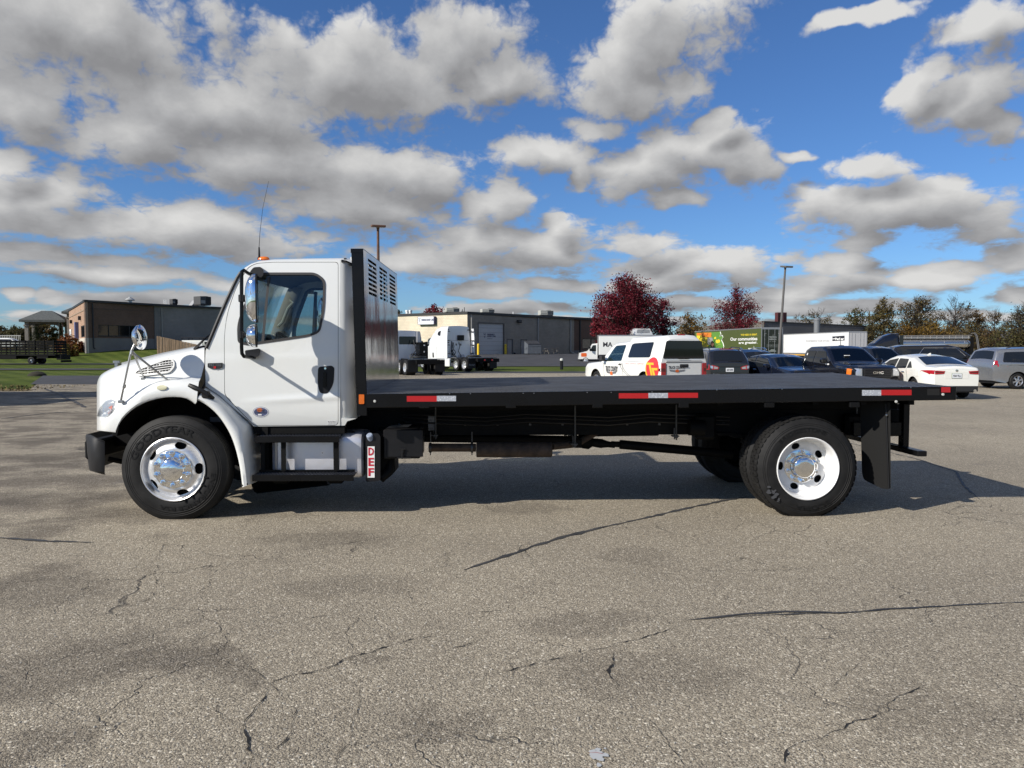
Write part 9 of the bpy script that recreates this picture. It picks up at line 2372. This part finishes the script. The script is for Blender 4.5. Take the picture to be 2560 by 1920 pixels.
mb = MB(); mb.box(xt + 0.8, xt + 2.0, -1.1, 1.1, zb0 - 0.5, zb0 - 0.2); mb.box(xt + 4.2, xt + 6.2, -1.15, -0.8, 0.55, 1.0, 0.04); mb.box(xt + 4.2, xt + 6.2, 0.8, 1.15, 0.55, 1.0, 0.04); mb.build('tool_box', BLACKM, t)
tandem(t, (-(W(92, 872, Ys).x - b0.x),), 1.1, 0.40, STEEL); tandem(t, (xt + 10.6,), 1.0, 0.40, STEEL, dual=False)
xc_ = xt + 8.9
cb = MB().loft([[Vector((xc_, y, 0.6)), Vector((xc_, y, 2.0)), Vector((xc_ + 0.9, y, 1.98)), Vector((xc_ + 1.35, y, 1.4)), Vector((xc_ + 2.5, y, 1.2)), Vector((xc_ + 2.6, y, 0.55))] for y in (-0.98, -0.9, 0.9, 0.98)]).build('cab', PBLACK, t, smooth=25)
# pale cars and van glimpsed far off at the left
for k, (px, Y, lb, rz_) in enumerate(((25, 122, 'white car far off behind the stake truck bed, the one with its roof highest', 5), (2, 126, 'white car at the left edge beyond the stake truck', -4))):
    b0 = W(px, 872, Y); z0 = gz(b0.x, Y)
    t = thing('parked_car', lb, 'car', (b0.x, Y, W(px, 846, Y).z - 1.55), radians(rz_), 'white cars far off at the left')
    c = Car(t, 4.6, 1.85, [(-2.3, 0.8), (-2.25, 1.05), (-1.8, 1.5), (-1.2, 1.6), (0.1, 1.6), (0.6, 1.45), (1.3, 1.0), (2.2, 0.9), (2.3, 0.6)], 1.0, 0.26, (-1.35, 1.38), 0.34, PWHITE, 0.28)
    c.side('window', round_poly([(-1.7, 1.06), (1.0, 1.04), (0.55, 1.40), (-1.4, 1.42)], 0.06, 3), CGLASS, cuts=[('u', -0.7), ('u', 0.2)]); c.wheel_set('steel')
t = thing('metal_railing', 'pale picket railing behind the far white cars', 'railing', (W(20, 872, 132).x, 132, W(20, 843, 132).z - 1.1))
mb = MB(); s_ = 132 / F
for k in range(14): mb.box(-25 * s_ + k * 4.2 * s_, -25 * s_ + k * 4.2 * s_ + 0.07, -0.02, 0.02, 0, 1.45)
o_ = mb.build('picket', mat('rail_pale', (0.5, 0.5, 0.48), 0.6), t, smooth=0); o_['kind'] = 'stuff'
mb = MB(); mb.box(-26 * s_, 32 * s_, -0.03, 0.03, 1.35, 1.43); mb.box(-26 * s_, 32 * s_, -0.03, 0.03, 0.2, 0.28); mb.build('rail', MATS['rail_pale'], t, smooth=0)
b0 = W(500, 872, 108)
t = thing('service_van', 'white service truck with a dark ladder rack behind the wooden fence', 'van', (b0.x, 108, W(500, 847.5, 108).z - 2.15), radians(-8))
bx = MB().box(-2.2, 1.0, -1.0, 1.0, 0.6, 1.95, 0.05).build('service_body', PWHITE, t)
for x0_, x1_ in ((-2.1, -0.65), (-0.55, 0.9)): MB().box(x0_, x1_, -1.02, -1.0, 0.9, 1.75, 0.01).build('locker_door', mat('van_door', (0.68, 0.68, 0.68), 0.4), bx); 
cb = MB().loft([[Vector((1.1, y, 0.6)), Vector((1.1, y, 1.9)), Vector((1.9, y, 1.86)), Vector((2.5, y, 1.35)), Vector((3.6, y, 1.15)), Vector((3.7, y, 0.5))] for y in (-0.95, -0.88, 0.88, 0.95)]).build('cab', PWHITE, t, smooth=25)
MB().plate([[(1.2, 1.3), (2.3, 1.3), (1.85, 1.75), (1.2, 1.78)]], lambda u, v, w_: Vector((u, -0.956 - w_, v)), 0, 0.004).build('window', CGLASS, cb, smooth=0)
mb = MB()
for y in (-0.9, 0.9):
    mb.tube([(-2.3, y, 2.3), (2.2, y, 2.3)], 0.05, 5)
    for x in (-2.2, -0.6, 1.0, 2.1): mb.tube([(x, y, 1.9), (x, y, 2.3)], 0.04, 5)
for k in range(8): mb.tube([(-2.2 + k * 0.6, -0.9, 2.33), (-2.2 + k * 0.6, 0.9, 2.33)], 0.035, 5)
mb.build('ladder_rack', BLACKT, t)
tandem(t, (-1.4, 2.8), 0.95, 0.38, STEEL, dual=False)
# unseen trailers added at the left to cast the long shadows on the lot
for (x, y, h, lb) in ((-18.3, 21.4, 0.78, 'nearer of two unseen white trailers added beyond the left edge to cast shadows'), (-18.6, 24.9, 1.0, 'farther of two unseen white trailers added beyond the left edge to cast shadows')):
    q_ = copy_tree(t2); q_.location = (x, y, 0); q_.rotation_euler = (0, 0, pi); q_.scale = (0.6, 1, h); q_['label'] = lb
p = thing('parked_car', 'unseen white utility car added beyond the left edge to cast a shadow', 'car', (-17.9, 18.3, 0), 0)  # unseen car added to cast one more shadow band on the lot
c = Car(p, 4.7, 1.86, [(-2.35, 0.9), (-2.3, 1.15), (-1.9, 1.7), (-1.5, 1.8), (0.1, 1.8), (0.6, 1.62), (1.25, 1.08), (2.2, 0.95), (2.35, 0.7)], 1.02, 0.28, (-1.38, 1.4), 0.35, PWHITE, 0.28)
c.over('windscreen', 0.62, 1.22, CGLASS, 0.92); c.side('window', round_poly([(-1.8, 1.1), (1.0, 1.06), (0.55, 1.5), (-1.5, 1.6)], 0.06, 3), CGLASS, cuts=[('v', 1.3), ('u', 0), ('u', -0.8)]); c.wheel_set()

scene.cycles.use_denoising = True
scene.cycles.max_bounces = 8
scene.cycles.transparent_max_bounces = 16
